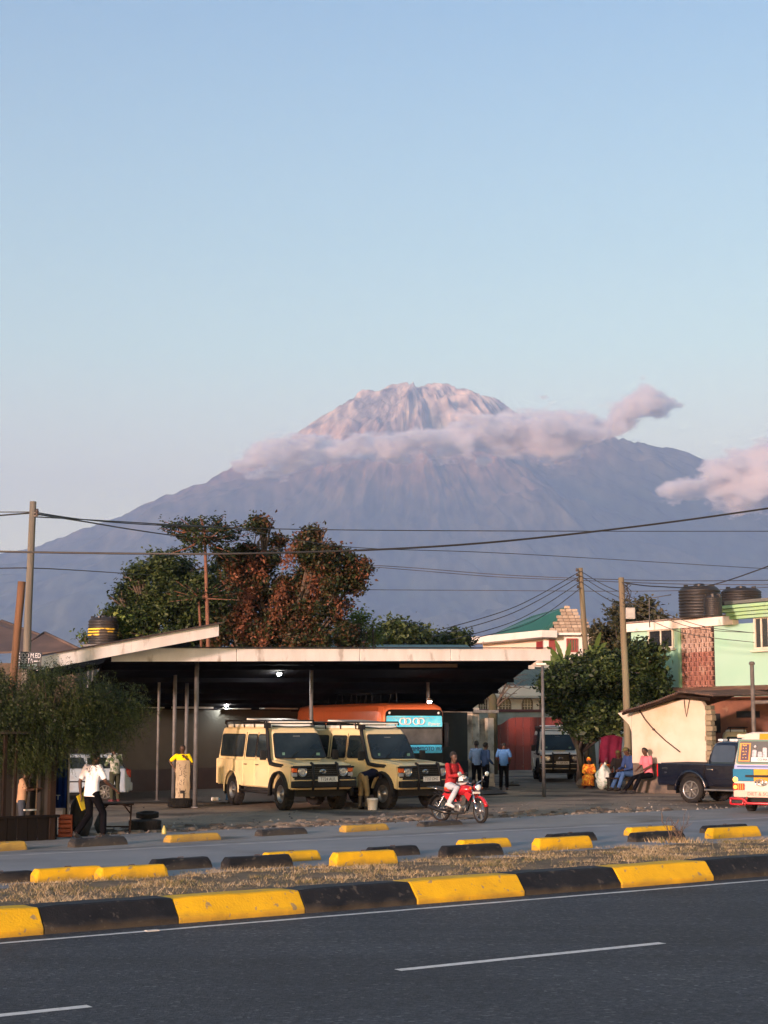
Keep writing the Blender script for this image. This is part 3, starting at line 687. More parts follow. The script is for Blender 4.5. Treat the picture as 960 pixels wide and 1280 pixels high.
# ------------------------------------------------------------------ buildings
def facade(A, B):
    """local frame: x along A->B, y into the building, z up"""
    A = Vector((A.x, A.y, 0)); B = Vector((B.x, B.y, 0)); d = (B - A); L = d.length; d.normalize()
    n = Vector((-d.y, d.x, 0))            # away from camera side
    def on(px, py, off=0.0):
        r_ = ray(px, py); o = Vector((0, 0, CAMH)); P = A + n * off
        k = (P - o).dot(n) / r_.dot(n); q = o + r_ * k
        return (q - A).dot(d), q.z
    return A, math.atan2(d.y, d.x), L, on
def glassm(): return mat('dark_glass', (.015, .018, .022), .12, spec=.6, col2=(.02, .024, .03), scale=2)
GL = glassm()
def window(on, px0, py0, px1, py1, parent, fm, bars=1, gm=None, sill=None, fw=.06, off=0.0, name='window'):
    x0, z1 = on(px0, py0, off); x1, z0 = on(px1, py1, off); zc, xc = (z0 + z1) / 2, (x0 + x1) / 2
    mb = MB(); w_, h_ = x1 - x0, z1 - z0; y = off - .03
    for s in (-1, 1): mb.box((xc + s * (w_ / 2 - fw / 2), y, zc), (fw, .09, h_)); mb.box((xc, y, zc + s * (h_ / 2 - fw / 2)), (w_ - 2 * fw, .088, fw))
    for i in range(bars): mb.box((x0 + w_ * (i + 1) / (bars + 1), y + .004, zc), (fw * .7, .07, h_ - 2 * fw))
    f = mb.build(name, fm, parent)
    g = MB(); g.box((xc, off - .006, zc), (w_ - fw, .03, h_ - fw)); g.build('pane', gm or GL, f)
    if sill:
        s_ = MB(); s_.box((xc, off - .09, z0 - .05), (w_ + .16, .2, .08)); s_.build('sill', sill, f, bevel=.01)
    return f
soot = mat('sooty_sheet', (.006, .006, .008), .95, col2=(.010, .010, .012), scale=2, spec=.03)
fascia_m = mat('white_fascia', (.78, .75, .72), .7, col2=(.66, .62, .58), scale=1.6, bump=.2, bscale=18, col3=(.30, .24, .19), scale3=2.6, c3=(.57, .72), detail=9, stretch=(1, 1, .45))
postm = mat('grey_steel_post', (.12, .125, .135), .6, .2, col2=(.08, .08, .08), scale=6, detail=8)
wood_d = mat('dark_timber', (.022, .014, .010), .85, col2=(.013, .009, .007), scale=3, bump=.4, bscale=20, stretch=(1, 1, .2), spec=.08)

def quad_slab(mb, P, th, mi=0):
    """P: 4 corners (top), thickness downwards"""
    v = [Vector(p) for p in P] + [Vector(p) - Vector((0, 0, th)) for p in P]
    mb.add(v, [(0, 1, 2, 3), (7, 6, 5, 4), (0, 4, 5, 1), (1, 5, 6, 2), (2, 6, 7, 3), (3, 7, 4, 0)], mi)
def corr_sheet(P0, P1, P2, P3, n, amp, m, name, parent, label=None, th=.01):
    """corrugated sheet; corrugations run P0->P3, counted along P0->P1"""
    P0, P1, P2, P3 = map(Vector, (P0, P1, P2, P3)); nr = (P1 - P0).cross(P3 - P0).normalized()
    if nr.z < 0: nr = -nr
    mb = MB(); vs = []; k = n * 4
    for i in range(k + 1):
        a = P0.lerp(P1, i / k); b = P3.lerp(P2, i / k); o_ = nr * (amp * math.sin(i * math.pi / 2))
        vs += [a + o_, b + o_, b + o_ - nr * th, a + o_ - nr * th]
    fs = []
    for i in range(k):
        a = 4 * i
        for j in range(4): fs.append((a + j, a + (j + 1) % 4, a + 4 + (j + 1) % 4, a + 4 + j))
    fs += [(0, 1, 2, 3), (4 * k + 3, 4 * k + 2, 4 * k + 1, 4 * k)]
    mb.add(vs, fs); return mb.build(name, m, parent, label=label)

def carport():
    rt = thing('carport', 'long dark carport with a white fascia sheltering the parked off-road vans', 'carport', (0, 0, 0))
    FL = Vector((-7.5, 44.8, 4.43)); FR = Vector((5.6, 54.9, 4.88)); BR = Vector((3.9, 72, 3.08)); BL = Vector((-15.5, 58, 2.99))
    BL = at(95, 884, 57.5); BR = at(589, 886, 72)
    mb = MB(); n = 12; vs = []
    # roof of sheets, front edge to back edge
    for i in range(n):
        a, b = i / n, (i + 1) / n - .0008
        k = MB(); quad_slab(k, [FL.lerp(FR, a), FL.lerp(FR, b), BL.lerp(BR, b), BL.lerp(BR, a)], .04)
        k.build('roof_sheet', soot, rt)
    d = (FR - FL); L = d.length; nf = Vector((d.y, -d.x, 0)).normalized()
    seams = [0, .245, .515, .735, 1.0]
    for i in range(4):
        a, b = FL.lerp(FR, seams[i] + (.0008 if i else 0)), FL.lerp(FR, seams[i + 1] - .0008)
        k = MB(); h0, h1 = .33 + .035 * seams[i], .33 + .035 * seams[i + 1]
        a = a + nf * .03; b = b + nf * .03; dz = random.uniform(-.012, .012)
        v = [a + Vector((0, 0, .03 + dz)), b + Vector((0, 0, .03 + dz)), b + Vector((0, 0, -h1)), a + Vector((0, 0, -h0))]
        v += [p - nf * .028 for p in v]
        k.add(v, [(0, 1, 2, 3), (7, 6, 5, 4), (0, 4, 5, 1), (1, 5, 6, 2), (2, 6, 7, 3), (3, 7, 4, 0)])
        k.build('fascia_board', fascia_m, rt, bevel=.004)
    cap = MB(); cap.bar(FL + nf * .05 + Vector((0, 0, .06)), FR + nf * .05 + Vector((0, 0, .06)), .10, .03); cap.build('drip_edge', mat('dark_flashing', (.02, .02, .022), .7), rt)
    # steel under the sheets
    k = MB()
    for u in (.03, .2, .4, .6, .8, .97):
        a, b = FL.lerp(BL, u), FR.lerp(BR, u); k.bar(a - Vector((0, 0, .12)), b - Vector((0, 0, .12)), .06, .14)
    k.build('purlins', soot, rt)['kind'] = 'stuff'
    k = MB(); k.bar(at(500, 832, 52.3), at(571, 832, 55.2), .05, .12); k.build('brown_batten', mat('brown_wood_batten', (.22, .13, .07), .8), rt)
    for px, Y, py in ((389, 52.2, 829), (535, 59.6, 847), (233, 53.5, 827), (218, 51.2, 822)):
        b = at(px, 905, Y); b.z = 0; t_ = at(px, py, Y)
        k = MB(); k.tube([b, Vector((b.x, b.y, t_.z))], .06, 10); k.box((b.x, b.y, .02), (.2, .2, .03)); k.build('post', postm, rt)
    return rt
carport()
def side_roof():
    rt = thing('roof_canopy', 'tilted canopy roof with a white sloping edge board rising to the right', 'canopy', (0, 0, 0))
    B = at(273, 781, 46.0); A = at(46, 823, 42.6); Bb = at(211, 812, 60); Ab = A + (Bb - B)
    n = 7
    for i in range(n):
        k = MB(); a, b = i / n, (i + 1) / n - .001; quad_slab(k, [A.lerp(B, a), A.lerp(B, b), Ab.lerp(Bb, b), Ab.lerp(Bb, a)], .05); k.build('roof_sheet', soot, rt)
    d = (B - A).normalized(); nf = Vector((d.y, -d.x, 0)).normalized()
    for a, b in ((0, .5), (.501, 1)):
        p, q = A.lerp(B, a) + nf * .03, A.lerp(B, b) + nf * .03; k = MB()
        v = [p + Vector((0, 0, .03)), q + Vector((0, 0, .03)), q - Vector((0, 0, .32)), p - Vector((0, 0, .32))]; v += [x - nf * .028 for x in v]
        k.add(v, [(0, 1, 2, 3), (7, 6, 5, 4), (0, 4, 5, 1), (1, 5, 6, 2), (2, 6, 7, 3), (3, 7, 4, 0)]); k.build('fascia_board', fascia_m, rt, bevel=.004)
    k = MB(); k.bar(A + nf * .02 + Vector((0, 0, .06)), B + nf * .02 + Vector((.1, 0, .06)), .12, .035); k.build('drip_edge', mat('rusty_flashing', (.07, .045, .035), .8), rt)
    k = MB()
    for u in (.06, .5, .94): k.bar(A.lerp(Ab, u) - Vector((0, 0, .15)), B.lerp(Bb, u) - Vector((0, 0, .15)), .06, .16)
    k.build('rafters', soot, rt)['kind'] = 'stuff'
    for px, Y, py, r_ in ((245, 47.5, 806, .065), (198, 51.6, 816, .045)):
        b = at(px, 905, Y); t_ = at(px, py, Y); k = MB(); k.tube([(b.x, b.y, 0), (b.x, b.y, t_.z)], r_, 10); k.box((b.x, b.y, .02), (.18, .18, .03)); k.build('post', postm, rt)
side_roof()
def floodlamp(px, py, Y, label, point=0.0):
    p = at(px, py, Y); rt = thing('flood_lamp', label, 'lamp', p, 0, 'lit lamps under the dark roofs')
    k = MB(); k.lathe([(.0, .10), (.05, .10), (.085, .05), (.11, -.02), (.10, -.02), (.05, .03), (0, .04)], 12); k.build('lamp_shade', mat('lamp_housing', (.2, .2, .2), .5), rt)
    k = MB(); k.lathe([(0, .03), (.05, .015), (.072, -.03), (.055, -.075), (0, -.095)], 12); k.build('bulb', mat('lit_bulb', (1, 1, 1), .5, emit=(1, .97, .9), estr=420), rt)
    k = MB(); k.tube([(0, 0, .1), (0, 0, .45)], .012, 6); k.build('stem', postm, rt)
floodlamp(196, 818, 49.5, 'lit lamp hanging high beside the thin post under the tilted canopy')
floodlamp(143, 839, 50, 'lit lamp just above the drooping green bush')
floodlamp(349, 841, 53, 'lit lamp high under the carport above the first off-road van')
floodlamp(283, 880, 61, 'lit lamp close to the back wall behind the first off-road van')
floodlamp(537, 876, 58.9, 'lit lamp on the post above the blue bus windscreen')

def back_wall():
    A = Vector((-15, 50.8, 0)); B = Vector((3.7, 72.6, 0)); A0, rz, L, on = facade(A, B)
    rt = thing('workshop_wall', 'dim olive rear wall of the carport with a dark lower band', 'wall', A0, rz)
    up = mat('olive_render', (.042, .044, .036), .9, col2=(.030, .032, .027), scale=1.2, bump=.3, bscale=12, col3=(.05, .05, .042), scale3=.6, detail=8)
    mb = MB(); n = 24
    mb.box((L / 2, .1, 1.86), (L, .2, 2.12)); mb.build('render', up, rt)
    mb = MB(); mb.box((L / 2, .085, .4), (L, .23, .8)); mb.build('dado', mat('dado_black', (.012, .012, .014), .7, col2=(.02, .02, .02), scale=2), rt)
    # pale strips on the wall top, painted for the daylight through the roof gap
    g = random.Random(4); x = 3.0; tops = mat('gap_light_strip', (.55, .56, .52), .7, col2=(.35, .35, .32), scale=3)
    k = MB()
    while x < L - 1:
        w_ = g.uniform(.8, 2.0); h_ = g.uniform(.03, .07)
        if g.random() < .8: k.box((x + w_ / 2, -.05, 2.95 + h_ / 2 + g.uniform(0, .02)), (w_, .3, h_))
        x += w_ + g.uniform(.02, .8)
    k.build('coping', tops, rt)  # strips coloured as light from the gap above the wall
back_wall()
def floor():
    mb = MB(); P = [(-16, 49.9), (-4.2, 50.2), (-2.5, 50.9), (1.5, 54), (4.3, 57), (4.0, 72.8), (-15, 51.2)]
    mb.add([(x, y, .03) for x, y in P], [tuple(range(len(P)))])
    m = mat('shaded_concrete', (.018, .018, .018), .75, col2=(.03, .028, .026), scale=.8, detail=8, bump=.3, bscale=12, col3=(.015, .015, .015), scale3=.5)  # deep shade under the roof put into this dark floor colour
    struct(mb.build('floor', m), 'near-black workshop floor with the carport shade put into its colour')
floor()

def lamp_post():
    b = gnd(680, 996); rt = thing('lamp_post', 'thin grey steel post standing alone right of the carport', 'post', b)
    zt = at(680, 832, b.y).z
    k = MB(); k.tube([(0, 0, -.05), (0, 0, zt)], [.065, .05], 10); k.build('pole', postm, rt)
    k = MB(); k.box((-.05, 0, zt + .05), (.34, .22, .07)); k.build('lamp_head', mat('lamp_head_white', (.75, .74, .7), .5), rt, bevel=.02)
    k = MB(); k.box((-.36, .05, zt - .05), (.2, .14, .12)); k.bar((0, 0, zt - .03), (-.3, .05, zt - .03), .03, .03); k.build('junction_box', mat('grey_box', (.35, .35, .33), .6), rt)
lamp_post()

# ---- stained boundary wall with pillars, beside the gate
mould = mat('mouldy_plaster', (.56, .48, .37), .9, col2=(.38, .32, .25), scale=1.4, bump=.4, bscale=9, col3=(.10, .09, .07), scale3=1.1, c3=(.52, .66), detail=9, spec=.2)
def yard_wall():
    A, B = at(551, 905, 73.5), at(590, 905, 75); A0, rz, L, on = facade(A, B)
    rt = thing('plaster_wall', 'mould-stained plaster wall between the blue bus and the gate', 'wall', A0, rz)
    k = MB(); _, zt = on(570, 893); k.box((L / 2, .12, zt / 2 - .02), (L, .24, zt)); k.build('plaster', mould, rt, bevel=.02)
    A, B = at(588, 905, 75.5), at(616, 905, 76.5); A0, rz, L, on = facade(A, B)
    rt = thing('gate_house', 'small stained masonry porch with two pillars and a broken slab', 'porch', A0, rz)
    for p0, p1, pt in ((587, 596, 884), (606, 614, 897)):
        x0, zt = on(p0, pt); x1, _ = on(p1, pt); k = MB(); k.box(((x0 + x1) / 2, 0, zt / 2 - .02), (x1 - x0, .36, zt)); k.build('pillar', mat('pale_mouldy_plaster', (.55, .50, .42), .9, col2=(.36, .31, .24), scale=2, bump=.3, bscale=9, col3=(.13, .12, .10), scale3=1.5, c3=(.55, .68)), rt, bevel=.03)
    x0, zt = on(596, 898); x1, _ = on(606, 898); k = MB(); k.box(((x0 + x1) / 2, .1, zt / 2 - .02), (x1 - x0, .2, zt)); k.build('infill_wall', mould, rt)
    x0, zt = on(583, 888); x1, _ = on(617, 888); k = MB(); k.box(((x0 + x1) / 2, 0, zt - .05), (x1 - x0, .7, .14)); k.build('slab', mat('slab_concrete', (.34, .32, .28), .9, col2=(.18, .16, .14), scale=3), rt, bevel=.02)
yard_wall()
def gate():
    A, B = at(616, 905, 83), at(728, 905, 84.5); A0, rz, L, on = facade(A, B)
    rt = thing('metal_gate', 'dark red sheet-metal gate with an arched top behind the parked van', 'gate', A0, rz)
    red = mat('gate_red', (.17, .028, .022), .6, col2=(.12, .022, .018), scale=1.5, bump=.2, bscale=14, col3=(.20, .09, .06), scale3=2, c3=(.66, .76))
    n = 12
    def top(u):
        u = abs(u - .5) * 2
        return 2.32 + .42 * (1 / (1 + math.exp((u - .72) * 16)))
    for i in range(n):
        a, b = i / n, (i + 1) / n; xs_ = [L * (a + (b - a) * q / 4) for q in range(5)]
        xs_[0] += .012; xs_[-1] -= .012
        poly = [(xs_[0], .08)] + [(xs_[-1], .08)] + [(x, top(x / L)) for x in reversed(xs_)]
        k = MB(); k.prism(poly, 0, .04 + .012 * (i % 2)); k.build('gate_panel', red, rt)
    k = MB()
    for z in (.35, 1.3, 2.2): k.box((L / 2, -.025, z), (L - .04, .05, .07))
    for i in range(0, n + 1, 3): k.box((min(max(L * i / n, .04), L - .04), -.03, 1.15), (.07, .056, 2.1))
    k.build('gate_rails', red, rt)
gate()
def compound_wall():
    A, B = at(600, 905, 90), at(760, 905, 92); A0, rz, L, on = facade(A, B)
    rt = thing('compound_wall', 'tall grey compound wall with a maroon coping behind the red gate', 'wall', A0, rz)
    k = MB(); _, z = on(640, 890); k.box((L / 2, .12, z / 2), (L, .24, z)); k.build('grey_render', mat('grey_green_render', (.36, .38, .36), .85, col2=(.24, .25, .23), scale=1, col3=(.12, .11, .10), scale3=1.5, c3=(.62, .74), detail=8), rt)
    k = MB(); k.box((L / 2, .12, z + .07), (L + .1, .42, .15)); k.build('coping', mat('maroon_paint', (.13, .035, .04), .7), rt, bevel=.02)
compound_wall()

# ---- two-storey white house with arched windows
white_w = mat('white_render', (.62, .59, .56), .85, col2=(.56, .53, .50), scale=.8, bump=.15, bscale=8, col3=(.62, .57, .50), scale3=.7, c3=(.6, .75), detail=7)
def arch_house():
    A, B = at(588, 905, 100), at(745, 905, 102); A0, rz, L, on = facade(A, B)
    rt = thing('white_house', 'white house with arched windows and a grey-green hipped roof behind the gate', 'house', A0, rz)
    _, z1 = on(640, 857); k = MB(); k.box((L / 2, 3, z1 / 2), (L, 6, z1)); k.build('wall', white_w, rt)
    _, zb0 = on(640, 870); _, zb1 = on(640, 857.5)
    k = MB(); k.box((L / 2, -.35, (zb0 + zb1) / 2), (L + .4, .9, zb1 - zb0)); k.build('balcony_parapet', white_w, rt, bevel=.03)
    k = MB(); k.box((L / 2, -.4, zb0 - .06), (L + .5, 1.1, .12)); k.build('cornice', mat('shadow_grey', (.45, .43, .4), .8), rt)
    fr_ = mat('brown_window_bars', (.10, .065, .05), .6)
    for i, (p0, p1) in enumerate(((598, 609), (623.5, 639), (652, 666), (674, 687), (700, 714))):
        x0, zt = on(p0, 871.5); x1, zb = on(p1, 888); w_ = x1 - x0; r_ = w_ / 2; zc = zt - r_; xc = (x0 + x1) / 2
        arc = [(xc + r_ * math.cos(a), zc + r_ * math.sin(a)) for a in [math.pi * q / 12 for q in range(13)]]
        k = MB(); k.prism([(x0, zb)] + [(x1, zb)] + arc, -.03, .02); g = k.build('window', fr_, rt)
        k = MB(); arc2 = [(xc + (r_ - .06) * math.cos(a), zc + (r_ - .06) * math.sin(a)) for a in [math.pi * q / 12 for q in range(13)]]
        k.prism([(x0 + .06, zb + .05), (x1 - .06, zb + .05)] + arc2, -.035, -.028); k.build('pane', GL, g)
        k = MB()
        for q in (.25, .5, .75): k.box((x0 + w_ * q, -.05, (zb + zc + r_ * .6) / 2), (.035 if q != .5 else .06, .02, zc + r_ * .6 - zb))
        for q in (.33, .66): k.box((xc, -.05, zb + (zc - zb) * q + .1), (w_ - .12, .018, .03))
        k.build('mullions', mat('pale_bars', (.45, .42, .38), .6), g)
        k = MB(); ar = [(xc + (r_ + .09) * math.cos(a), zc + (r_ + .09) * math.sin(a)) for a in [math.pi * q / 12 for q in range(13)]]; ai = [(xc + r_ * math.cos(a), zc + r_ * math.sin(a)) for a in [math.pi * q / 12 for q in range(13)]]
        for q in range(12):
            k.add([(ar[q][0], -.07, ar[q][1]), (ar[q + 1][0], -.07, ar[q + 1][1]), (ai[q + 1][0], -.07, ai[q + 1][1]), (ai[q][0], -.07, ai[q][1]), (ar[q][0], 0, ar[q][1]), (ar[q + 1][0], 0, ar[q + 1][1]), (ai[q + 1][0], 0, ai[q + 1][1]), (ai[q][0], 0, ai[q][1])], [(0, 1, 2, 3), (7, 6, 5, 4), (0, 4, 5, 1), (2, 6, 7, 3)])
        k.build('arch_trim', white_w, g)
        k = MB(); k.box(((x0 + x1) / 2 , -.12, zb - .06), (w_ + .3, .22, .1)); k.build('sill', white_w, g)
    # hipped roof
    e0, e1 = on(632, 857)[0], L + .6; zr = on(655, 833)[1]; m = mat('grey_green_roof', (.085, .125, .11), .6, col2=(.06, .09, .08), scale=1.5, col3=(.16, .17, .15), scale3=1.2, c3=(.6, .72))
    k = MB(); a = [(e0, -.5, z1), (e1, -.5, z1), (e1, 7, z1), (e0, 7, z1)]; r0, r1 = (e0 + 1.6, 3.2, zr), (e1 - 3, 3.2, zr)
    k.add(a + [r0, r1], [(0, 1, 5, 4), (1, 2, 5), (2, 3, 4, 5), (3, 0, 4), (3, 2, 1, 0)])
    rf = k.build('roof', m, rt)
    k = MB()
    for p, q in ((a[0], r0), (r0, r1), (r1, a[1])): k.tube([Vector(p) + Vector((0, 0, .03)), Vector(q) + Vector((0, 0, .03))], .07, 6)
    for i in range(1, 26):
        u = i / 26; x = e0 + (e1 - e0) * u; t_ = min(1, (x - e0) / 1.6, (e1 - x) / 3); k.bar((x, -.5, z1 + .02), (x, -.5 + 3.7 * t_, z1 + (zr - z1) * t_ + .02), .04, .03)
    k.build('ridge_cap', m, rf)
arch_house()

# ---- big white house with the dark green roof and unfinished block gable
def green_house():
    rt = thing('large_house', 'big cream house with dark green metal roof and unfinished block gable', 'house', (0, 0, 0))
    GLF, GR, AP = at(683, 791, 120), at(746, 792, 120), at(708, 759, 120)
    RE, EL = at(664, 771, 131), at(603, 799, 129)
    m = mat('dark_green_sheet', (.012, .082, .062), .45, col2=(.010, .070, .055), scale=.8, spec=.4)
    k = MB(); quad_slab(k, [EL, GLF, AP, RE], .12)
    off = Vector((GR.x - AP.x, 0, 0)); k.add([AP, GR + Vector((0, .1, 0)), GR + Vector((0, 11, 0)), RE], [(0, 1, 2, 3)])
    k.add([RE, GR + Vector((-1.5, 14, -1)), EL + Vector((1, 6, 0)), EL], [(0, 1, 2, 3)])
    rf = k.build('roof', m, rt)
    k = MB(); nrm = (GLF - EL).cross(RE - EL).normalized()
    if nrm.z < 0: nrm = -nrm
    for i in range(1, 34):
        u = i / 34; a = EL.lerp(GLF, u); b = RE.lerp(AP, u)
        if u < .0: continue
        k.bar(a + nrm * .03, b + nrm * .03, .05, .05)
    k.build('roof_seam', m, rf)
    # gable of concrete blocks with stepped edges
    blk = mat('concrete_block', (.27, .215, .165), .95, col2=(.21, .165, .125), scale=2.5, bump=.4, bscale=10)
    k = MB(); g = random.Random(2); zb = at(700, 793, 120).z; H = AP.z - zb + .1; xl, xr, xa = GLF.x + .25, GR.x, AP.x; ch = .235; n = int(H / ch)
    for i in range(n + 1):
        z = zb + i * ch; u = (i + .3) / (n + .6); a = xl + (xa - .15 - xl) * u; b = xr + (xa + .2 - xr) * u; x = a - (.2 if i % 2 else 0)
        while x < b - .1:
            w_ = .44
            k.box((x + w_ / 2, 119.9 + g.uniform(-.012, .012), z + ch / 2), (w_ - .035, .2, ch - .035), g.choice((0, 0, 1))); x += w_
    o = k.build('gable_blocks', [blk, mat('concrete_block_pale', (.34, .28, .22), .95, col2=(.27, .22, .165), scale=2.5)], rt); o['kind'] = 'stuff'
    k = MB(); k.prism([(xl + .1, zb), (xr - .2, zb), (xa + .1, AP.z - .25), (xa - .05, AP.z - .25)], 119.93, 120.0); k.build('mortar', mat('mortar', (.20, .16, .125), .95), rt)
    # lower right walls
    A, B = at(681, 905, 119.5), at(765, 905, 119.5); zt = at(720, 793, 119.5).z
    k = MB(); k.box(((A.x + B.x) / 2, 119.5 + 5, zt / 2), (B.x - A.x, 10, zt)); k.build('wall', white_w, rt)
    k = MB(); k.box(((A.x + B.x) / 2 + .2, 119.2, zt + .0), (B.x - A.x + .5, 1.0, .16)); k.build('eave_band', white_w, rt)
    on = lambda px, py, off=0.0: (lambda p: (p.x, p.z))(at(px, py, 119.5))
    rt2 = rt
    cream = mat('cream_render', (.68, .55, .45), .85, col2=(.62, .50, .41), scale=.8)
    dk = mat('dark_red_shutter', (.20, .018, .016), .5)
    def win(px0, py0, px1, py1, m_, n_):
        a = at(px0, py0, 119.4); b = at(px1, py1, 119.4); xc, zc = (a.x + b.x) / 2, (a.z + b.z) / 2; w_, h_ = b.x - a.x, a.z - b.z
        k = MB()
        for s in (-1, 1): k.box((xc + s * (w_ / 2 - .05), 119.42, zc), (.1, .2, h_)); k.box((xc, 119.42, zc + s * (h_ / 2 - .05)), (w_ - .2, .19, .1))
        for q in range(1, n_): k.box((a.x + w_ * q / n_, 119.44, zc), (.07, .12, h_ - .2))
        f = k.build('window', m_, rt); k = MB(); k.box((xc, 119.47, zc), (w_ - .1, .08, h_ - .1)); k.build('pane', GL, f)
    brn = mat('brown_window_bars', (.1, .065, .05)); win(708, 798, 722, 815, dk, 4); win(739, 799, 753, 813, brn, 4)
    # red shutters on the receding wing
    WA, WB = at(603, 905, 128.5), at(684, 905, 119.6); A0, rz, L, on2 = facade(WA, WB)
    wg = MB(); M = Matrix.Translation(A0) @ Matrix.Rotation(rz, 4, 'Z')
    zt2 = on2(690, 797)[1]; wg.box((L / 2, .3, zt2 / 2), (L, .4, zt2), M=M); wg.build('wing_wall', cream, rt)
    k = MB(); x0, x1 = -1.5, L + 1.4; za = on2(600, 806)[1]; zb_ = on2(680, 799)[1]
    k.box(((x0 + x1) / 2, -.55, zt2 + .24), (x1 - x0, 1.3, .50), M=M); k.build('wing_parapet', white_w, rt)
    for p0, q0, p1, q1 in ((670, 802, 677.5, 811),):
        a = on2(p0, q0); b = on2(p1, q1); xc, zc = (a[0] + b[0]) / 2, (a[1] + b[1]) / 2
        k = MB(); k.box((xc, .07, zc), (b[0] - a[0], .12, a[1] - b[1]), M=M); k.build('shutter', dk, rt)
    a = at(686, 799, 119.4); b = at(694.5, 816, 119.4); k = MB(); k.box(((a.x + b.x) / 2, 119.44, (a.z + b.z) / 2), (b.x - a.x, .1, a.z - b.z)); s_ = k.build('shutter', dk, rt)
    k = MB(); 
    for i in range(9): k.box(((a.x + b.x) / 2, 119.38, b.z + (a.z - b.z) * (i + .5) / 9), (b.x - a.x - .12, .05, .06))
    k.build('louvre', dk, s_)
green_house()

# ---- mint green building, side wall with a breeze screen
mint = mat('mint_render', (.27, .48, .38), .85, col2=(.31, .50, .41), scale=.5, bump=.12, bscale=8, col3=(.25, .50, .36), scale3=.5, c3=(.56, .72), detail=8)
mint2 = mat('lime_mint_paint', (.27, .44, .32), .8, col2=(.28, .48, .22), scale=1.4, col3=(.16, .22, .12), scale3=1.6, c3=(.6, .72))
def mint_house():
    A = at(791, 905, 68); B = A + Vector((.535, -.845, 0)) * 13; A0, rz, L, on = facade(A, B)
    rt = thing('mint_building', 'two-storey mint green building with tall breeze screen and water tanks above', 'building', A0, rz)
    zt = on(795, 789)[1]; zb = on(795, 779)[1]; ztop = zt; x9 = on(918, 775)[0]
    k = MB(); k.box((L / 2, 4, ztop / 2), (L, 8, ztop)); k.build('wall', mint, rt)
    k = MB(); k.box((x9 / 2 - .05, -.04, (zt + zb) / 2 - .02), (x9 + .3, .3, zb - zt)); k.build('parapet', mat('pink_white_band', (.80, .70, .64), .8, col2=(.66, .58, .52), scale=1.5, col3=(.3, .26, .22), scale3=2, c3=(.62, .76), detail=8), rt)
    k = MB(); k.box((x9 / 2 - .05, .0, zb + .03), (x9 + .36, .44, .05)); k.build('parapet_cap', mat('dark_cap', (.14, .10, .09), .9, col2=(.3, .24, .2), scale=3), rt)
    # stepped lime band over the right part
    z0 = on(930, 774)[1]; z1 = on(930, 757)[1]; k = MB(); h = z1 - z0
    for i in range(4): k.box(((x9 + L) / 2, -.12 - .07 * i, z0 + h * (.13 + .25 * i)), (L - x9 + .07 * i, .3 + .14 * i, h * .23))
    k.build('stepped_cornice', mint2, rt, bevel=.01)
    k = MB(); k.box(((x9 + L) / 2, -.1, z1 + .1), (L - x9 - .2, 1, .12)); k.build('roof_edge', mat('grey_sheet', (.12, .13, .12), .7), rt)
    cr = mat('cream_frame', (.62, .58, .48), .6)
    window(on, 811, 787.5, 843, 810, rt, cr, 1, sill=cr, fw=.07)
    window(on, 943, 771, 972, 811, rt, cr, 2, sill=cr, fw=.09)
    window(on, 985, 771, 1010, 808, rt, cr, 2, sill=cr, fw=.09)
    # breeze screen of pierced blocks
    xa, za = on(854, 781.5); xb, zb_ = on(894.5, 862); w_, h_ = xb - xa, za - zb_
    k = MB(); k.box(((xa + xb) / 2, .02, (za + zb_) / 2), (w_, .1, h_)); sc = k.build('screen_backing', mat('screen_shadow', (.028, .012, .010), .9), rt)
    red = mat('terracotta_block', (.34, .16, .12), .85, col2=(.26, .11, .085), scale=3, col3=(.42, .26, .2), scale3=2); pale = mat('pale_terracotta', (.50, .36, .30), .85, col2=(.36, .24, .19), scale=3)
    nx, nz = 6, 14; k = MB()
    cw, chh = w_ / nx, h_ / nz
    for i in range(nx):
        for j in range(nz):
            x, z = xa + cw * (i + .5), zb_ + chh * (j + .5); mi = 1 if j >= nz - 6 else 0
            q = .22 if j % 2 else -.22
            k.box((x - cw * .41, -.07, z), (cw * .17, .1, chh * .96), mi)
            k.box((x + cw * .09, -.075, z + chh * .42), (cw * .80, .09, chh * .15), mi)
            k.box((x + cw * (.09 + q * .5), -.072, z - chh * .04), (cw * .15, .08, chh * .72), mi)
    k.build('breeze_blocks', [red, pale], rt)['kind'] = 'stuff'
    k = MB(); k.box((xa - .12, -.06, (zt + 0) / 2), (.16, .14, zt)); k.build('pilaster', mint2, rt)
    k = MB(); k.box(((xa + xb) / 2, -.08, za + .05), (w_ + .1, .16, .09)); k.build('lintel', mat('pink_white_band', (1, 1, 1)), rt)
    # rusty lean-to sheets along the foot of the upper wall
    g = random.Random(9); x = on(800, 862)[0]; zc = on(900, 860)[1]; ru = mat('rusty_sheet', (.16, .075, .05), .85, col2=(.09, .05, .04), scale=2, col3=(.24, .15, .10), scale3=1.5, detail=8)
    x = .8; i = 0
    while x < L - .2:
        w2 = .95; dz = g.uniform(-.03, .03); corr_sheet((x, -1.3, zc - .14 + dz), (x + w2, -1.3, zc - .14 + dz), (x + w2, 0, zc + .06), (x, 0, zc + .06), 8, .02, ru, 'roof_sheet', rt); x += w2 - .06
    # ground floor shops: brown wall, dark openings, beam
    zc2 = zc - .35; br = mat('brown_shop_wall', (.20, .085, .05), .85, col2=(.13, .055, .035), scale=1.5, col3=(.30, .2, .13), scale3=1.2, c3=(.62, .74))
    k = MB(); k.box((L / 2, -.06, zc2 / 2), (L - .3, .14, zc2)); k.build('shop_wall', br, rt)
    blackm = mat('dark_opening', (.012, .012, .013), .9)
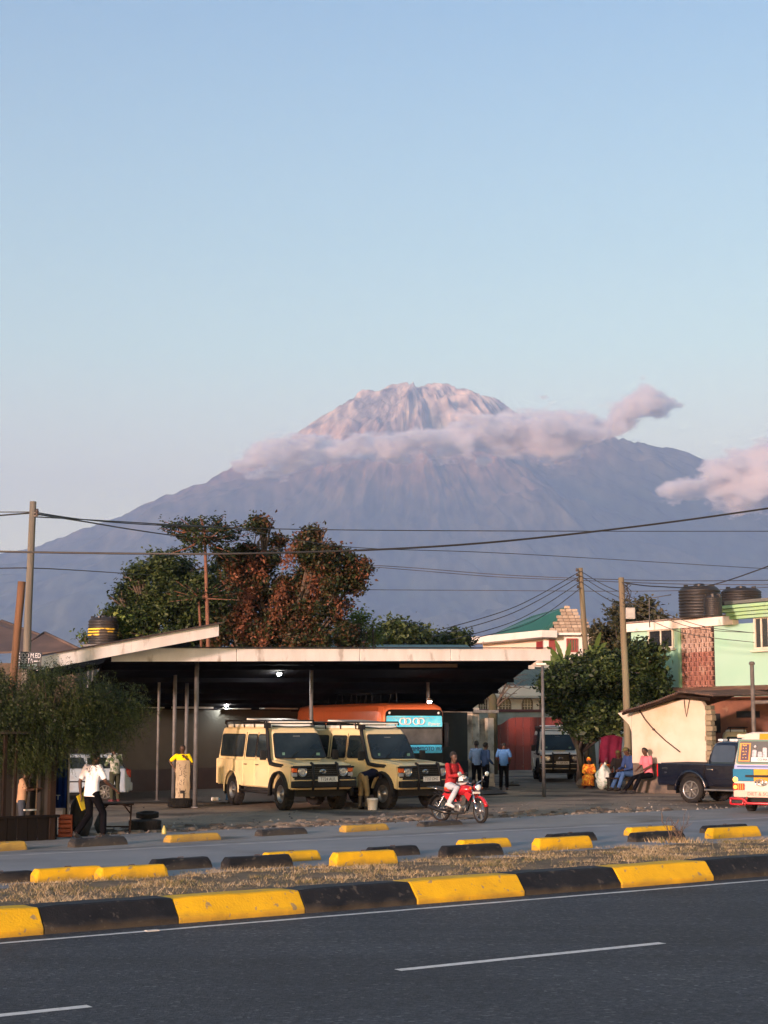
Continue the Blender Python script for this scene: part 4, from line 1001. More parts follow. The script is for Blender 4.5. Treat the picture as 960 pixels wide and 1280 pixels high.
    for p0, p1, q0, q1 in ((886, 901, 892, 916), (921, 950, 889, 897), (965, 985, 885, 920)):
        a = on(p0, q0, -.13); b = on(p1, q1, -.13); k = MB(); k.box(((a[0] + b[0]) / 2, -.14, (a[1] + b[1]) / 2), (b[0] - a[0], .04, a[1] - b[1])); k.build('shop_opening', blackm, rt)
    k = MB(); k.box((L / 2, -1.2, zc2 + .04), (L - 1.6, .09, .10)); k.build('beam', wood_d, rt)
mint_house()
def tank(px, pyt, pyb, Y, rpx, label, name='water_tank', stripes=False, group='black plastic water tanks'):
    b = at(px, pyb, Y); t_ = at(px, pyt, Y); H = t_.z - b.z; r_ = rpx / F * Y
    rt = thing(name, label, 'water tank', b, 0, group)
    m = mat('tank_black', (.010, .010, .011), .5, col2=(.022, .019, .018), scale=1.4, col3=(.05, .038, .03), scale3=1.1, c3=(.6, .72), stretch=(1, 1, .4), detail=8)
    pr = [(0, 0), (r_ * .97, 0)]; n = 9
    for i in range(n):
        z0 = H * .84 * i / n; dz = H * .84 / n; pr += [(r_ * .955, z0 + dz * .08), (r_, z0 + dz * .25), (r_, z0 + dz * .75), (r_ * .955, z0 + dz * .92)]
    k = MB(); k.lathe(pr + [(r_ * .93, H * .86), (r_ * .80, H * .93), (r_ * .34, H * .965), (0, H * .965)], 32); k.build('body', m, rt)
    k = MB(); k.lathe([(r_ * .27, H * .95), (r_ * .27, H * 1.0), (r_ * .22, H * 1.03), (0, H * 1.03)], 18); k.build('lid', m, rt)
    for a in range(6):
        an = a * math.pi / 3 + .3; k = MB(); k.box((r_ * .72 * math.cos(an), r_ * .72 * math.sin(an), H * .93), (.16, .09, .14), rz=an); k.build('lug', m, rt, bevel=.01)
    if stripes:
        for z in (.30, .40, .50): k = MB(); k.lathe([(r_ * 1.006, H * z), (r_ * 1.015, H * (z + .01)), (r_ * 1.015, H * (z + .045)), (r_ * 1.006, H * (z + .055))], 32); k.build('yellow_band', mat('tank_yellow', (.65, .42, .03), .6, col2=(.05, .04, .03), scale=.7, lo=.5, hi=.55), rt)
    return rt
tank(875, 731, 772, 64.5, 26, 'taller black water tank on the flat roof, left of its twin')
tank(927, 734, 766, 63, 25, 'black water tank at the right on the mint building roof')
tank(891.5, 743, 770, 61, 11.5, 'small dark ribbed barrel tank in front of the two big roof tanks', 'barrel_tank')
tk = tank(129, 770, 806, 72, 19, 'black water tank with yellow bands behind the tilted canopy', stripes=True, group=None)
k = MB()
for a, b in ((-.5, -.5), (.5, -.5), (.5, .5), (-.5, .5)): k.tube([(a, b, -.02), (a * 1.2, b * 1.2, -tk.location.z)], .05, 6)
k.box((0, 0, -.06), (1.5, 1.5, .1)); k.build('stand', postm, tk)
def antenna():
    p = at(812, 778, 66); q = at(812, 748, 66); rt = thing('antenna_mast', 'thin bent metal mast on the roof edge of the mint building', 'mast', p)
    k = MB(); k.tube([(0, 0, -.2), (0, 0, q.z - p.z), (.9, 0, q.z - p.z + .15)], .025, 6); k.build('rod', postm, rt)
antenna()

# ---- low white shed with rusty overhanging sheets
def white_shed():
    A, B = at(789, 905, 58.6), at(882, 905, 56.4); A0, rz, L, on = facade(A, B)
    rt = thing('white_shed', 'low cream-washed shed with a rusty overhanging tin roof beside the pickup', 'shed', A0, rz)
    wm = mat('cream_wash', (.52, .47, .40), .9, col2=(.46, .39, .31), scale=.9, bump=.25, bscale=7, col3=(.42, .28, .16), scale3=.45, c3=(.5, .8), detail=8, spec=.2)
    z0 = on(835, 955)[1]
    tops = [(0, on(789, 889)[1]), (L * .25, on(812, 884)[1]), (L * .55, on(842, 876)[1]), (L * .8, on(864, 873)[1]), (L * .95, on(877, 876)[1]), (L, on(882, 884)[1])]
    k = MB(); k.prism([(0, z0), (L, z0)] + list(reversed(tops)), 0, .22); k.build('wall', wm, rt, bevel=.03)
    k = MB(); k.prism([(.02, -.05), (L - .02, -.05), (L - .02, z0 - .004), (.02, z0 - .004)], .03, .2); k.build('plinth', mat('dark_plinth', (.075, .062, .05), .95, col2=(.13, .10, .08), scale=2, bump=.5, bscale=9, col3=(.03, .03, .03), scale3=1.5), rt)  # lower band of the wall in a darker brown
    k = MB(); k.box((.1, 2.6, 1.4), (.16, 4.8, 2.8)); k.build('side_wall', mould, rt)
    k = MB(); k.prism([(-.62, on(776, 893)[1] + .05), (-.01, on(789, 888)[1]), (-.01, on(789, 912)[1] - .1), (-.12, on(786, 906)[1])], .02, .2); k.build('wall_bracket', wm, rt, bevel=.02)
    # rough broken masonry edge at the right
    k = MB(); g = random.Random(8); z = .0
    while z < 2.9:
        h = g.uniform(.14, .22); k.box((L + .12 + g.uniform(-.03, .03), .1, z + h / 2), (g.uniform(.2, .3), .26, h - .015), g.choice((0, 1))); z += h
    k.build('rubble_quoin', [mat('rubble_a', (.24, .20, .13), .95), mat('rubble_b', (.13, .12, .08), .95)], rt, bevel=.015)
    ru = mat('dark_rusty_sheet', (.05, .035, .03), .85, col2=(.10, .06, .045), scale=2.5, col3=(.17, .10, .07), scale3=1.6, detail=8)
    g = random.Random(3); P = [(776, 889), (800, 882), (825, 873.5), (848, 864), (868, 866), (890, 869)]
    for i in range(5):
        a = on(P[i][0], P[i][1], -.7); b = on(P[i + 1][0] + 1.5, P[i + 1][1], -.7); j = g.uniform(-.03, .03)
        corr_sheet((a[0], -.7 + j, a[1]), (b[0], -.7 + j, b[1]), (b[0] + .1, 3.5, b[1] + .1), (a[0] + .1, 3.5, a[1] + .1), 8, .022, ru, 'roof_sheet', rt, th=.03)
    k = MB(); a, b, c = on(778, 891, -.5), on(848, 868, -.5), on(888, 872, -.5); k.bar((a[0], -.5, a[1] - .04), (b[0], -.5, b[1] - .06), .07, .09); k.bar((b[0], -.5, b[1] - .06), (c[0], -.5, c[1] - .06), .07, .09); k.build('eave_beam', wood_d, rt)
    # cable sagging across the wall
    p = [on(797, 884, -.06), on(806, 899, -.06), on(817, 912, -.06), on(832, 926, -.06), on(850, 940, -.06)]
    k = MB(); k.tube([(x, -.06, z) for x, z in p], .022, 6); k.lathe([(0, -.04), (.04, -.02), (.05, 0), (.04, .03), (0, .05)], 8, c=(p[2][0], -.06, p[2][1])); k.build('cable', mat('old_cable', (.07, .05, .04), .8), rt)
    k = MB(); p = [on(855, 874, -.05), on(856, 885, -.05), on(858, 896, -.05), on(860, 884, -.05), on(862, 874, -.05)]; k.tube([(x, -.05, z) for x, z in p], .012, 5); k.build('hanging_wire', mat('old_cable', (0, 0, 0)), rt)
    return A0, rz, L, on
white_shed()
def pipe_post():
    b = at(942, 905, 52); rt = thing('pipe_frame', 'grey steel pipe post with a crossbar behind the minibus', 'post', (b.x, b.y, 0))
    zt = at(942, 831, 52).z; zm = at(942, 878, 52).z
    k = MB(); k.tube([(0, 0, 0), (0, 0, zt)], .065, 10); k.build('pole', mat('weathered_pipe', (.13, .115, .10), .8, col2=(.07, .06, .055), scale=5), rt)
    k = MB(); k.tube([(0, 0, zm), (1.8, 0, zm + .05)], .06, 8); k.build('crossbar', MATS['weathered_pipe'], rt)
    k = MB(); k.lathe([(0, 0), (.09, 0), (.1, .05), (.07, .1), (0, .11)], 10, c=(0, 0, zt)); k.build('cap', MATS['weathered_pipe'], rt)
pipe_post()

# ---- far roofs
def brown_house():
    rt = thing('brown_roof_house', 'low house with a dark brown sheet roof rising behind the left utility pole', 'house', (0, 0, 0))
    m = mat('brown_sheet', (.085, .058, .048), .75, col2=(.065, .045, .04), scale=.6, col3=(.12, .08, .065), scale3=.5)
    k = MB(); P = [at(-95, 818, 80), at(96, 811, 80), at(2, 776, 86), at(-60, 760, 88)]; quad_slab(k, P, .1); quad_slab(k, [P[1], P[1] + Vector((-1, 16, 0)), P[2] + Vector((-1, 4, 0)), P[2]], .1); k.build('roof', m, rt)
    k = MB(); P2 = [at(20, 818, 76), at(100, 812, 76), at(56, 791, 79), at(50, 793, 79)]; quad_slab(k, P2, .1); k.build('roof_wing', m, rt)
    k = MB(); k.tube([at(56, 791, 79), at(100, 812, 76)], .08, 6); k.tube([at(56, 791, 79), at(30, 806, 77.5)], .08, 6); k.tube([at(2, 776, 86), at(96, 811, 80)], .08, 6); k.build('ridge_cap', m, rt)
    k = MB(); a, b = at(-95, 905, 80.6), at(92, 905, 80.6); k.box(((a.x + b.x) / 2, 84, 2.7), (b.x - a.x, 6, 5.4)); k.build('wall', mat('brown_shade_render', (.09, .07, .055), .9), rt)
brown_house()
def low_green():
    rt = thing('green_roof_building', 'long low building with a faded green sheet roof just above the carport edge', 'building', (0, 0, 0))
    m = mat('faded_green_sheet', (.03, .10, .085), .55, col2=(.045, .12, .10), scale=.7, col3=(.08, .12, .10), scale3=.6)
    a, b, c, d = at(372, 816, 79), at(598, 816, 79), at(584, 806, 84), at(384, 805.5, 84)
    for i in range(14):
        u, v = i / 14, (i + 1) / 14 - .002; k = MB(); quad_slab(k, [a.lerp(b, u), a.lerp(b, v), d.lerp(c, v), d.lerp(c, u)], .08); k.build('roof_sheet', m, rt)
    k = MB(); k.box(((a.x + b.x) / 2, 82, (a.z - .1) / 2), (b.x - a.x - .5, 4.5, a.z - .2)); k.build('wall', mould, rt)
low_green()
def back_white_wall():
    A, B = at(722, 905, 76), at(800, 905, 74); A0, rz, L, on = facade(A, B); rt = thing('white_wall', 'bright white wall showing beneath the dense tree behind the seated women', 'wall', A0, rz)
    k = MB(); z = on(750, 885)[1]; k.box((L / 2, .1, z / 2), (L, .2, z)); k.build('render', white_w, rt)
back_white_wall()

# ------------------------------------------------------------------ utility poles and wires
def pole(px0, py0, px1, py1, Y, r0, r1, m, label, cat='utility pole', name='utility_pole'):
    t_ = at(px0, py0, Y); b = at(px1, py1, Y); dirv = (t_ - b).normalized(); g0 = b - dirv * (b.z / dirv.z) 
    rt = thing(name, label, cat, g0); h = t_ - g0; n = 12; pts = [h * (i / n) + Vector((.02 * mnoise.noise(Vector((i * .4, px0, 0))), 0, 0)) for i in range(n + 1)]
    k = MB(); k.tube([Vector((0, 0, 0)) - h * .02] + pts[1:], [r0 + (r1 - r0) * i / n for i in range(n + 1)], 14); k.build('shaft', m, rt)
    return rt, h, g0
wp1 = mat('weathered_grey_wood', (.15, .14, .12), .9, col2=(.09, .085, .07), scale=3, bump=.5, bscale=14, stretch=(3, 3, .15), col3=(.08, .075, .06), scale3=1.5)
wp2 = mat('brown_treated_wood', (.14, .07, .035), .85, col2=(.07, .038, .02), scale=3, bump=.5, bscale=14, stretch=(3, 3, .15))
wp3 = mat('mossy_pole_wood', (.16, .15, .095), .9, col2=(.13, .095, .06), scale=1.2, bump=.5, bscale=14, stretch=(2, 2, .25), col3=(.20, .135, .08), scale3=.6, detail=8)
POL, hL, gL = pole(41.5, 627, 33, 830, 42, .12, .085, wp1, 'tall weathered grey utility pole at left with the hand-painted sign')
pole(27, 727, 18, 832, 41, .085, .10, wp2, 'short orange-brown pole stump just left of the tall grey pole')
POA, hA, gA = pole(725.5, 710, 731, 800, 74, .17, .11, wp3, 'utility pole rising behind the dense tree, the farther one at right')
POB, hB, gB = pole(776.5, 722, 783, 880, 60.5, .15, .105, wp3, 'utility pole with a grey meter box in front of the dense tree')
def pole_bits():
    k = MB(); p = at(782, 767, 60.3) - gB; k.box((p.x + .16, p.y - .1, p.z), (.34, .2, .42)); bx_ = k.build('meter_box', mat('grey_meter_box', (.32, .31, .29), .6), POB, bevel=.02)
    k = MB(); k.box((p.x + .16, p.y - .205, p.z), (.24, .012, .3)); k.build('box_door', mat('grey_box', (.3, .3, .3)), bx_)
    ins = mat('insulator', (.05, .035, .03), .4)
    for i, py in enumerate((714, 720, 727, 735)):
        p = at(725.8 + (py - 710) * .06, py, 73.8) - gA; k = MB(); k.lathe([(0, 0), (.05, .01), (.06, .06), (.035, .09), (.05, .12), (0, .14)], 8, c=(p.x - .18, p.y, p.z)); k.bar((p.x - .22, p.y, p.z), (p.x, p.y, p.z), .03, .03); k.build('insulator', ins, POA)
    for py in (641, 645):
        p = at(42, py, 41.9) - gL; k = MB(); k.lathe([(0, 0), (.04, .01), (.05, .05), (.03, .07), (.04, .1), (0, .11)], 8, c=(p.x + .09, p.y, p.z)); k.bar((p.x + .1, p.y, p.z), (p.x, p.y, p.z), .025, .025); k.build('insulator', ins, POL)
    g = random.Random(6)
    for j in range(6):   # tangle of service wires below the top of the box pole
        p = at(779, 727, 60.3) - gB; q = [p + Vector((g.uniform(-.05, .3), g.uniform(-.12, .02), -.14 * i - g.random() * .1)) for i in range(8)]
        k = MB(); k.tube(q, .014, 5); k.build('wire_loop', mat('wire_black', (.012, .012, .013), .6), POB)
    k = MB(); p0 = at(784, 742, 60.25) - gB; 
    for z in (0, -.5, -.9): k.lathe([(.125, 0), (.135, .02), (.135, .05), (.125, .07)], 12, c=(p0.x - .12, .0 + p0.y * 0 , p0.z + z))
pole_bits()
def wire(pts, label, r_=.014, name='overhead_wire', group='overhead wires', sag=0):
    """pts: (px, py, Y)"""
    P = [at(*p) for p in pts]; q = []
    n = len(P)
    for i in range(n - 1):   # Catmull-Rom
        p0, p1, p2, p3 = P[max(i - 1, 0)], P[i], P[i + 1], P[min(i + 2, n - 1)]
        for k in range(10):
            t = k / 10; q.append(.5 * ((2 * p1) + (p2 - p0) * t + (2 * p0 - 5 * p1 + 4 * p2 - p3) * t * t + (3 * p1 - p0 - 3 * p2 + p3) * t * t * t))
    q.append(P[-1]); k = MB(); k.tube(q, r_, 5); o = k.build(name, mat('wire_black', (.012, .012, .013), .6)); tag(o, label, 'wire', group); return o
wire([(-20, 689, 40), (60, 690.5, 40), (180, 692, 40), (300, 692, 40), (470, 687, 41), (600, 679, 42), (720, 667, 43), (850, 651, 44), (990, 631, 45)], 'thickest black cable swinging across the whole scene and rising to the right', .027)
wire([(42, 640, 42), (110, 650, 44), (210, 657, 47), (340, 661, 52), (500, 663, 58), (750, 664, 66), (990, 664, 72)], 'thin wire running level across the slope from the grey pole top', .016)
wire([(-20, 640, 42), (42, 640, 42)], 'thin wire entering from the left edge to the grey pole top', .014)
wire([(-20, 646, 44), (15, 643, 43), (42, 641, 42)], 'thicker dark wire drooping from the left edge to the grey pole', .022)
wire([(42, 642, 42), (100, 651, 48), (160, 661, 56), (215, 669, 66), (250, 672, 72)], 'dark cable sloping from the grey pole into the left trees', .024)
wire([(42, 646, 42), (80, 648, 44), (200, 655, 50), (300, 662, 58), (440, 684, 70), (640, 692, 80), (960, 711, 95), (990, 712, 96)], 'faint wire dropping from the grey pole across to the far right', .017)
wire([(-20, 711, 44), (35, 710, 42), (100, 713, 50), (190, 719, 66)], 'thin low wire from the left edge to the left trees', .015)
wire([(440, 705, 78), (520, 710, 77), (620, 718, 75), (726, 723, 74), (850, 726, 70), (990, 725, 66)], 'thin wire at the top of a pair passing the farther pole', .017)
wire([(440, 706.5, 79), (520, 713, 78), (620, 721, 76), (726, 725.5, 75), (850, 730, 72), (990, 731, 70)], 'thin wire at the bottom of a pair passing the farther pole', .017)
wire([(440, 737, 80), (600, 738, 80), (780, 739, 78), (900, 737, 76), (990, 732, 74)], 'lowest level wire running behind the two right poles', .016)
for i, (a, b) in enumerate((((726, 714), (548, 788)), ((726, 720), (541, 796)), ((726, 727), (560, 801)), ((726, 735), (592, 798)))):
    wire([(a[0], a[1], 74), ((a[0] + b[0]) / 2 + 8, (a[1] + b[1]) / 2 + 7 + i, 68), (b[0], b[1], 60)], ('uppermost', 'second', 'third', 'lowest')[i] + ' of four wires fanning down to the left from the farther pole', .017, group='wires fanning from the farther pole')
for i, (a, b) in enumerate((((726, 714), (777, 741)), ((726, 720), (777, 748)), ((726, 727), (777, 758)))):
    wire([(a[0], a[1], 74), ((a[0] + b[0]) / 2, (a[1] + b[1]) / 2 + 2, 67), (b[0], b[1], 60.4)], ('uppermost', 'middle', 'lowest')[i] + ' of three short wires between the two right poles', .017, group='wires between the right poles')
for i, (a, m_, b) in enumerate((((777, 741), (840, 770), (885, 784)), ((777, 748), (860, 783), (943, 791)), ((777, 757), (850, 790), (943, 803)))):
    wire([(a[0], a[1], 60.4), (m_[0], m_[1], 60), (b[0], b[1], 58.5)] + ([(942, 791, 57.5)] if i == 0 else []), ('uppermost', 'middle', 'lowest')[i] + ' service wire from the box pole to the mint building', .013, group='service wires to the mint building')
wire([(777, 728, 60.4), (820, 733, 61), (886, 732, 62), (990, 697, 50)], 'black cable looping past the roof tanks and rising to the right edge', .022)

def sign():
    p = at(36.5, 826, 41.3); rt = thing('painted_sign', 'small hand-painted black sign board nailed to the grey pole', 'sign', p, R(-4))
    s = 41.3 / F; k = MB(); k.box((0, 0, 0), (31 * s, .03, 22 * s), tilt=Matrix.Rotation(R(2), 3, 'Y')); k.build('board', mat('sign_black', (.018, .022, .035), .7, col2=(.03, .04, .05), scale=5), rt, bevel=.004)
    pw = mat('sign_white_paint', (.55, .57, .62), .7, col2=(.25, .27, .3), scale=14, lo=.5, hi=.7)
    rx = (R(90), R(2), 0)
    for b, z, sz, x in (('KIDO M.ED', 6.4, 7.4, 0), ('DEJETA', -.2, 7.4, -4.4), ('____', 2.2, 4, 10), ('FUNDI', -5.2, 5.0, -7), ('0754 222', -9.2, 3.2, 4)):
        if b in ('____',): 
            k = MB(); k.box((x * s, -.018, -.5 * s), (8 * s, .006, 1 * s)); k.build('painted_line', pw, rt); continue
        if b == 'FUNDI':   # small worn line, only strokes can be made out
            g = random.Random(2)
            for q in range(11): k = MB(); k.box(((-12 + q * 2.1) * s, -.018, (-5.4 + g.uniform(-.3, .3)) * s), (1.3 * s, .006, 2.6 * s)); k.build('brush_stroke', mat('sign_teal_paint', (.16, .26, .27), .7), rt)
            continue
        if b.startswith('0'):
            k = MB(); k.box((-6 * s, -.018, -8.6 * s), (12 * s, .006, .9 * s)); k.box((7 * s, -.018, -9.4 * s), (8 * s, .006, 1.6 * s)); k.build('painted_line', MATS['sign_teal_paint'], rt); continue
        text('lettering', b, sz * s * 1.12, pw, rt, (x * s, -.02, z * s), rx, .002, sx=.72)
sign()
# ------------------------------------------------------------------ vehicles: local x forward, y to the vehicle's left, z up
rubber = mat('tyre_rubber', (.010, .010, .011), .85, col2=(.022, .020, .018), scale=3, bump=.2, bscale=30, spec=.2)
blk = mat('black_plastic', (.007, .007, .009), .6, col2=(.014, .014, .014), scale=4, spec=.25)
chrome = mat('chrome', (.6, .6, .62), .18, 1.0, col2=(.45, .45, .46), scale=5)
steel = mat('dull_alloy', (.34, .34, .35), .35, .9, col2=(.2, .2, .2), scale=6)
carglass = mat('car_glass', (.008, .014, .018), .10, spec=.45, col2=(.02, .03, .036), scale=1.5)
orange_l = mat('orange_lens', (.75, .12, .01), .2, col2=(.6, .09, .01), coat=.5); red_l = mat('red_lens', (.42, .01, .012), .2, col2=(.3, .01, .01), coat=.5); clear_l = mat('clear_lens', (.55, .57, .6), .08, .4, col2=(.35, .36, .4), scale=12, coat=.6)
under = mat('underbody', (.010, .010, .010), .95)
platem = mat('plate_white', (.60, .60, .58), .5, col2=(.5, .5, .48)); ink = mat('plate_ink', (.01, .01, .012), .6)
def wheel(parent, x, y, r_, wd, rim, spokes=0, rimr=.56, steer=0.0, treads=24):
    """y sign gives the outer side"""
    sg = 1 if y > 0 else -1; c = bpy.data.objects.new('wheel', None)
    k = MB(); h = wd / 2
    k.lathe([(r_ * rimr, -h * .8), (r_ * .80, -h), (r_ * .95, -h * .9), (r_ * .985, -h * .62), (r_ * .985, h * .62), (r_ * .95, h * .9), (r_ * .80, h), (r_ * rimr, h * .8)], 32, axis='Y')
    for i in range(treads):
        a = 2 * math.pi * i / treads
        for q, ph in ((-1, 0), (1, .5)):
            a2 = a + ph * 2 * math.pi / treads; k.box((r_ * .985 * math.cos(a2), q * h * .42, r_ * .985 * math.sin(a2)), (.026, h * .62, r_ * .15), tilt=Matrix.Rotation(-a2, 3, 'Y'))
    w_ = k.build('wheel', rubber, parent); w_.location = (x, y, r_); w_.rotation_euler = (0, 0, steer)
    k = MB(); o_ = sg * h
    k.lathe([(r_ * rimr, -h * .78), (r_ * rimr * 1.02, o_ * .8), (r_ * rimr * .93, o_ * .82), (r_ * rimr * .86, o_ * .35), (r_ * .2, o_ * (.30 if spokes else .45)), (r_ * .17, o_ * .62), (0, o_ * .66)], 28, axis='Y')
    rm = k.build('rim', rim if not spokes else mat('rim_shadow', (.05, .05, .05), .6), w_)
    k = MB()
    if spokes:
        k.lathe([(r_ * rimr * 1.03, o_ * .86), (r_ * rimr * .93, o_ * .9), (r_ * rimr * .88, o_ * .6)], 28, axis='Y'); k.lathe([(0, o_ * .82), (r_ * .13, o_ * .8), (r_ * .17, o_ * .5)], 14, axis='Y')
        for i in range(spokes):
            a = 2 * math.pi * i / spokes + .3; d = Vector((math.cos(a), 0, math.sin(a))); t_ = Vector((-d.z, 0, d.x)); v = []
            for rr_, ww in ((r_ * .10, r_ * .085), (r_ * rimr * .96, r_ * .06)):
                for yy in (.80, .45):
                    for s_ in (-1, 1): v.append(d * rr_ + t_ * (ww * s_) + Vector((0, o_ * yy, 0)))
            k.add(v, [(0, 1, 5, 4), (2, 6, 7, 3), (0, 4, 6, 2), (1, 3, 7, 5), (4, 5, 7, 6)])
        k.build('spokes', rim, w_)
    else:
        for i in range(6): a = i * math.pi / 3; k.lathe([(.0, .02), (.018, .018), (.018, 0)], 6, axis='Y', c=(r_ * .3 * math.cos(a), o_ * .46, r_ * .3 * math.sin(a)))
        k.lathe([(r_ * .12, o_ * .44), (r_ * .12, o_ * .8), (r_ * .08, o_ * .9), (0, o_ * .9)], 12, axis='Y'); k.build('hub', steel, w_)
    return w_
def arch_outline(x0, x1, zb, arches, zt_pts, n=10):
    """closed XZ outline, bottom edge with wheel arches cut, then the given top points (front to rear order)"""
    pts = [(x0, zb)]
    for cx_, cz, ra in sorted(arches):
        a0 = math.asin(max(-1, min(1, (zb - cz) / ra)))
        for i in range(n + 1):
            a = math.pi - a0 - (math.pi - 2 * a0) * i / n; pts.append((cx_ + ra * math.cos(a), cz + ra * math.sin(a)))
    pts.append((x1, zb)); return pts + zt_pts
def rquad(P, r=.18, n=4):
    """round the corners of a 4-point polygon (3D points)"""
    P = [Vector(p) for p in P]; out = []
    for i in range(4):
        a, b, c = P[i - 1], P[i], P[(i + 1) % 4]
        l1 = min((a - b).length, (c - b).length) * r; p, q = b + (a - b).normalized() * l1, b + (c - b).normalized() * l1
        for k in range(n + 1): t = k / n; out.append(p * (1 - t) ** 2 + b * 2 * t * (1 - t) + q * t * t)
    return out
def panel(P, nrm, th, name, m, parent, r=.15, bevel=0):
    """thin rounded plate standing proud of a surface; nrm is the outward unit direction"""
    o = rquad(P, r) if r else [Vector(p) for p in P]; nrm = Vector(nrm).normalized(); n = len(o)
    k = MB(); k.add(o + [p + nrm * th for p in o], [tuple(range(n)), tuple(reversed(range(n, 2 * n)))] + [(i, (i + 1) % n, (i + 1) % n + n, i + n) for i in range(n)])
    return k.build(name, m, parent, bevel=bevel)
def paintm(name, c, c2=None, dust=(.22, .17, .12), **kw): return mat(name, c, kw.pop('rough', .32), col2=c2 or tuple(q * .85 for q in c), scale=1.5, col3=dust, scale3=1.8, c3=(.62, .85), coat=kw.pop('coat', .35), detail=8, **kw)

def safari_van(label, loc, rz, s=1.0, plate='T724 AUL', lid=0.0):
    rt = thing('safari_van', label, 'off-road van', loc, rz, 'beige off-road safari vans', s)
    body = paintm('beige_paint', (.70, .57, .31), (.64, .52, .28)); pale = paintm('pale_roof_paint', (.74, .74, .66), (.66, .66, .58), rough=.5)
    W = .86; FA, RA, WR = 1.62, -1.58, .40; ar = [(FA, WR + .02, .50), (RA, WR + .02, .50)]
    out = arch_outline(-2.72, 2.28, .52, ar, [(2.30, .82), (2.28, 1.14), (1.98, 1.185), (1.02, 1.235), (-2.74, 1.235), (-2.74, .60)])
    k = MB(); k.prism(out, -W + .05, W - .05); b = k.build('body', body, rt, bevel=.035, seg=3)
    k = MB(); k.box((-.2, 0, .56), (4.8, 1.3, .42)); k.box((FA, 0, .85), (1.0, 1.45, .5)); k.box((RA, 0, .85), (1.0, 1.45, .5)); k.tube([(FA, -.7, .4), (FA, .7, .4)], .06, 8); k.tube([(RA, -.7, .4), (RA, .7, .4)], .07, 8); k.build('chassis', under, rt)
    # outer side skins: doors and rear quarter standing proud, seams between them
    for sg in (-1, 1):
        y = sg * (W - .05)
        def skin(x0, x1, z0=.55, z1=1.215, name='door', arch=None):
            if arch: o_ = arch_outline(x0, x1, z0, [arch], [(x1, z1), (x0, z1)])
            else: o_ = [(x0, z0), (x1, z0), (x1, z1), (x0, z1)]
            k = MB(); k.prism(o_, y, y + sg * .045); return k.build(name, body, rt, bevel=.014)
        d1 = skin(-.02, .92); d2 = skin(-.80, -.035, name='door')
        skin(-2.71, -.815, name='side_panel', arch=(RA, WR + .02, .50)); skin(.935, 2.24, z1=1.10, name='wing', arch=(FA, WR + .02, .52))
        for d, hx in ((d1, .1), (d2, -.68)):
            k = MB(); k.tube([(hx, y + sg * .05, 1.10), (hx + .02, y + sg * .075, 1.10), (hx + .14, y + sg * .075, 1.10), (hx + .16, y + sg * .05, 1.10)], .014, 6); k.build('handle', blk, d)
        # flared black arch edges
        for cx_, ra in ((FA, .51), (RA, .495)):
            k = MB(); rings = []; fw = .14 if cx_ == FA else .075
            for i in range(13):
                a = R(-8) + (math.pi + R(16)) * i / 12; c_, s_ = math.cos(a), math.sin(a)
                rings.append([(cx_ + ra * c_, y + sg * .03, .42 + ra * s_), (cx_ + (ra + .05) * c_, y + sg * .05, .42 + (ra + .05) * s_), (cx_ + (ra + .035) * c_, y + sg * fw, .42 + (ra + .035) * s_), (cx_ + ra * c_, y + sg * fw, .42 + ra * s_)])
            k.loft(rings, smooth=True); k.build('wheel_flare', body if cx_ == RA else blk, rt)
        k = MB(); k.tube([(-.95, y + sg * .06, .42), (1.0, y + sg * .06, .42)], .035, 8); k.bar((-.7, y - sg * .1, .5), (-.7, y + sg * .06, .42), .03, .03); k.bar((.7, y - sg * .1, .5), (.7, y + sg * .06, .42), .03, .03); k.build('side_step', blk, rt)
    # greenhouse
    zb, zt = 1.235, 1.93; wb, wt = .80, .71
    def yw(z): return wb + (wt - wb) * (z - zb) / (zt - zb)
    def ring(z, xf, xr, w_, c=.10):
        return [(xf, -w_ + c, z), (xf, w_ - c, z), (xf - c, w_, z), (xr + c * .6, w_, z), (xr, w_ - c * .6, z), (xr, -w_ + c * .6, z), (xr + c * .6, -w_, z), (xf - c, -w_, z)]
    k = MB(); k.loft([ring(zb - .02, 1.02, -2.74, wb), ring(zt, .62, -2.66, wt), ring(zt + .10, .52, -2.62, wt - .02), ring(zt + .15, .40, -2.52, wt - .12)], smooth=False); k.build('cabin', body, rt, bevel=.03)
    k = MB(); k.loft([ring(zt + .142, .46, -2.58, wt - .06), ring(zt + .215, .40, -2.5, wt - .10)], smooth=False); k.build('roof', pale, rt, bevel=.02)
    # windscreen with black rubber, wipers
    def ws(u, v, o_=0.0):  # u across -1..1, v 0..1 up
        z = zb + .05 + (zt - zb - .09) * v; x = 1.02 - .40 * (z - zb) / (zt - zb); return Vector((x + .02 + o_, u * (yw(z) - .10), z + o_ * .5))
    nrm = Vector((.87, 0, .5)).normalized()
    g = panel([ws(-1.05, -.03), ws(1.05, -.03), ws(1.05, 1.03), ws(-1.05, 1.03)], nrm, .018, 'windscreen_frame', blk, rt, .12)
    g = panel([ws(-1, 0, .0), ws(1, 0, .0), ws(1, 1, .0), ws(-1, 1, .0)], nrm, .026, 'windscreen', carglass, rt, .1)
    k = MB(); k.box(ws(0, .86, .012), (.012, .20, .06)); k.build('rear_view_mirror', mat('mirror_strip', (.16, .18, .19), .3), g)
    for u_, v_, wd_ in ((.72, .12, .10), (-.70, .14, .07)): k = MB(); k.box(ws(u_, v_, .035), (.008, wd_, .07)); k.build('licence_sticker', mat('sticker_green', (.12, .25, .2), .5), g)
    for q in (-.45, .35):
        k = MB(); k.bar(ws(q, -.04, .05), ws(q + .38, .24, .05), .014, .012); k.build('wiper', blk, rt)
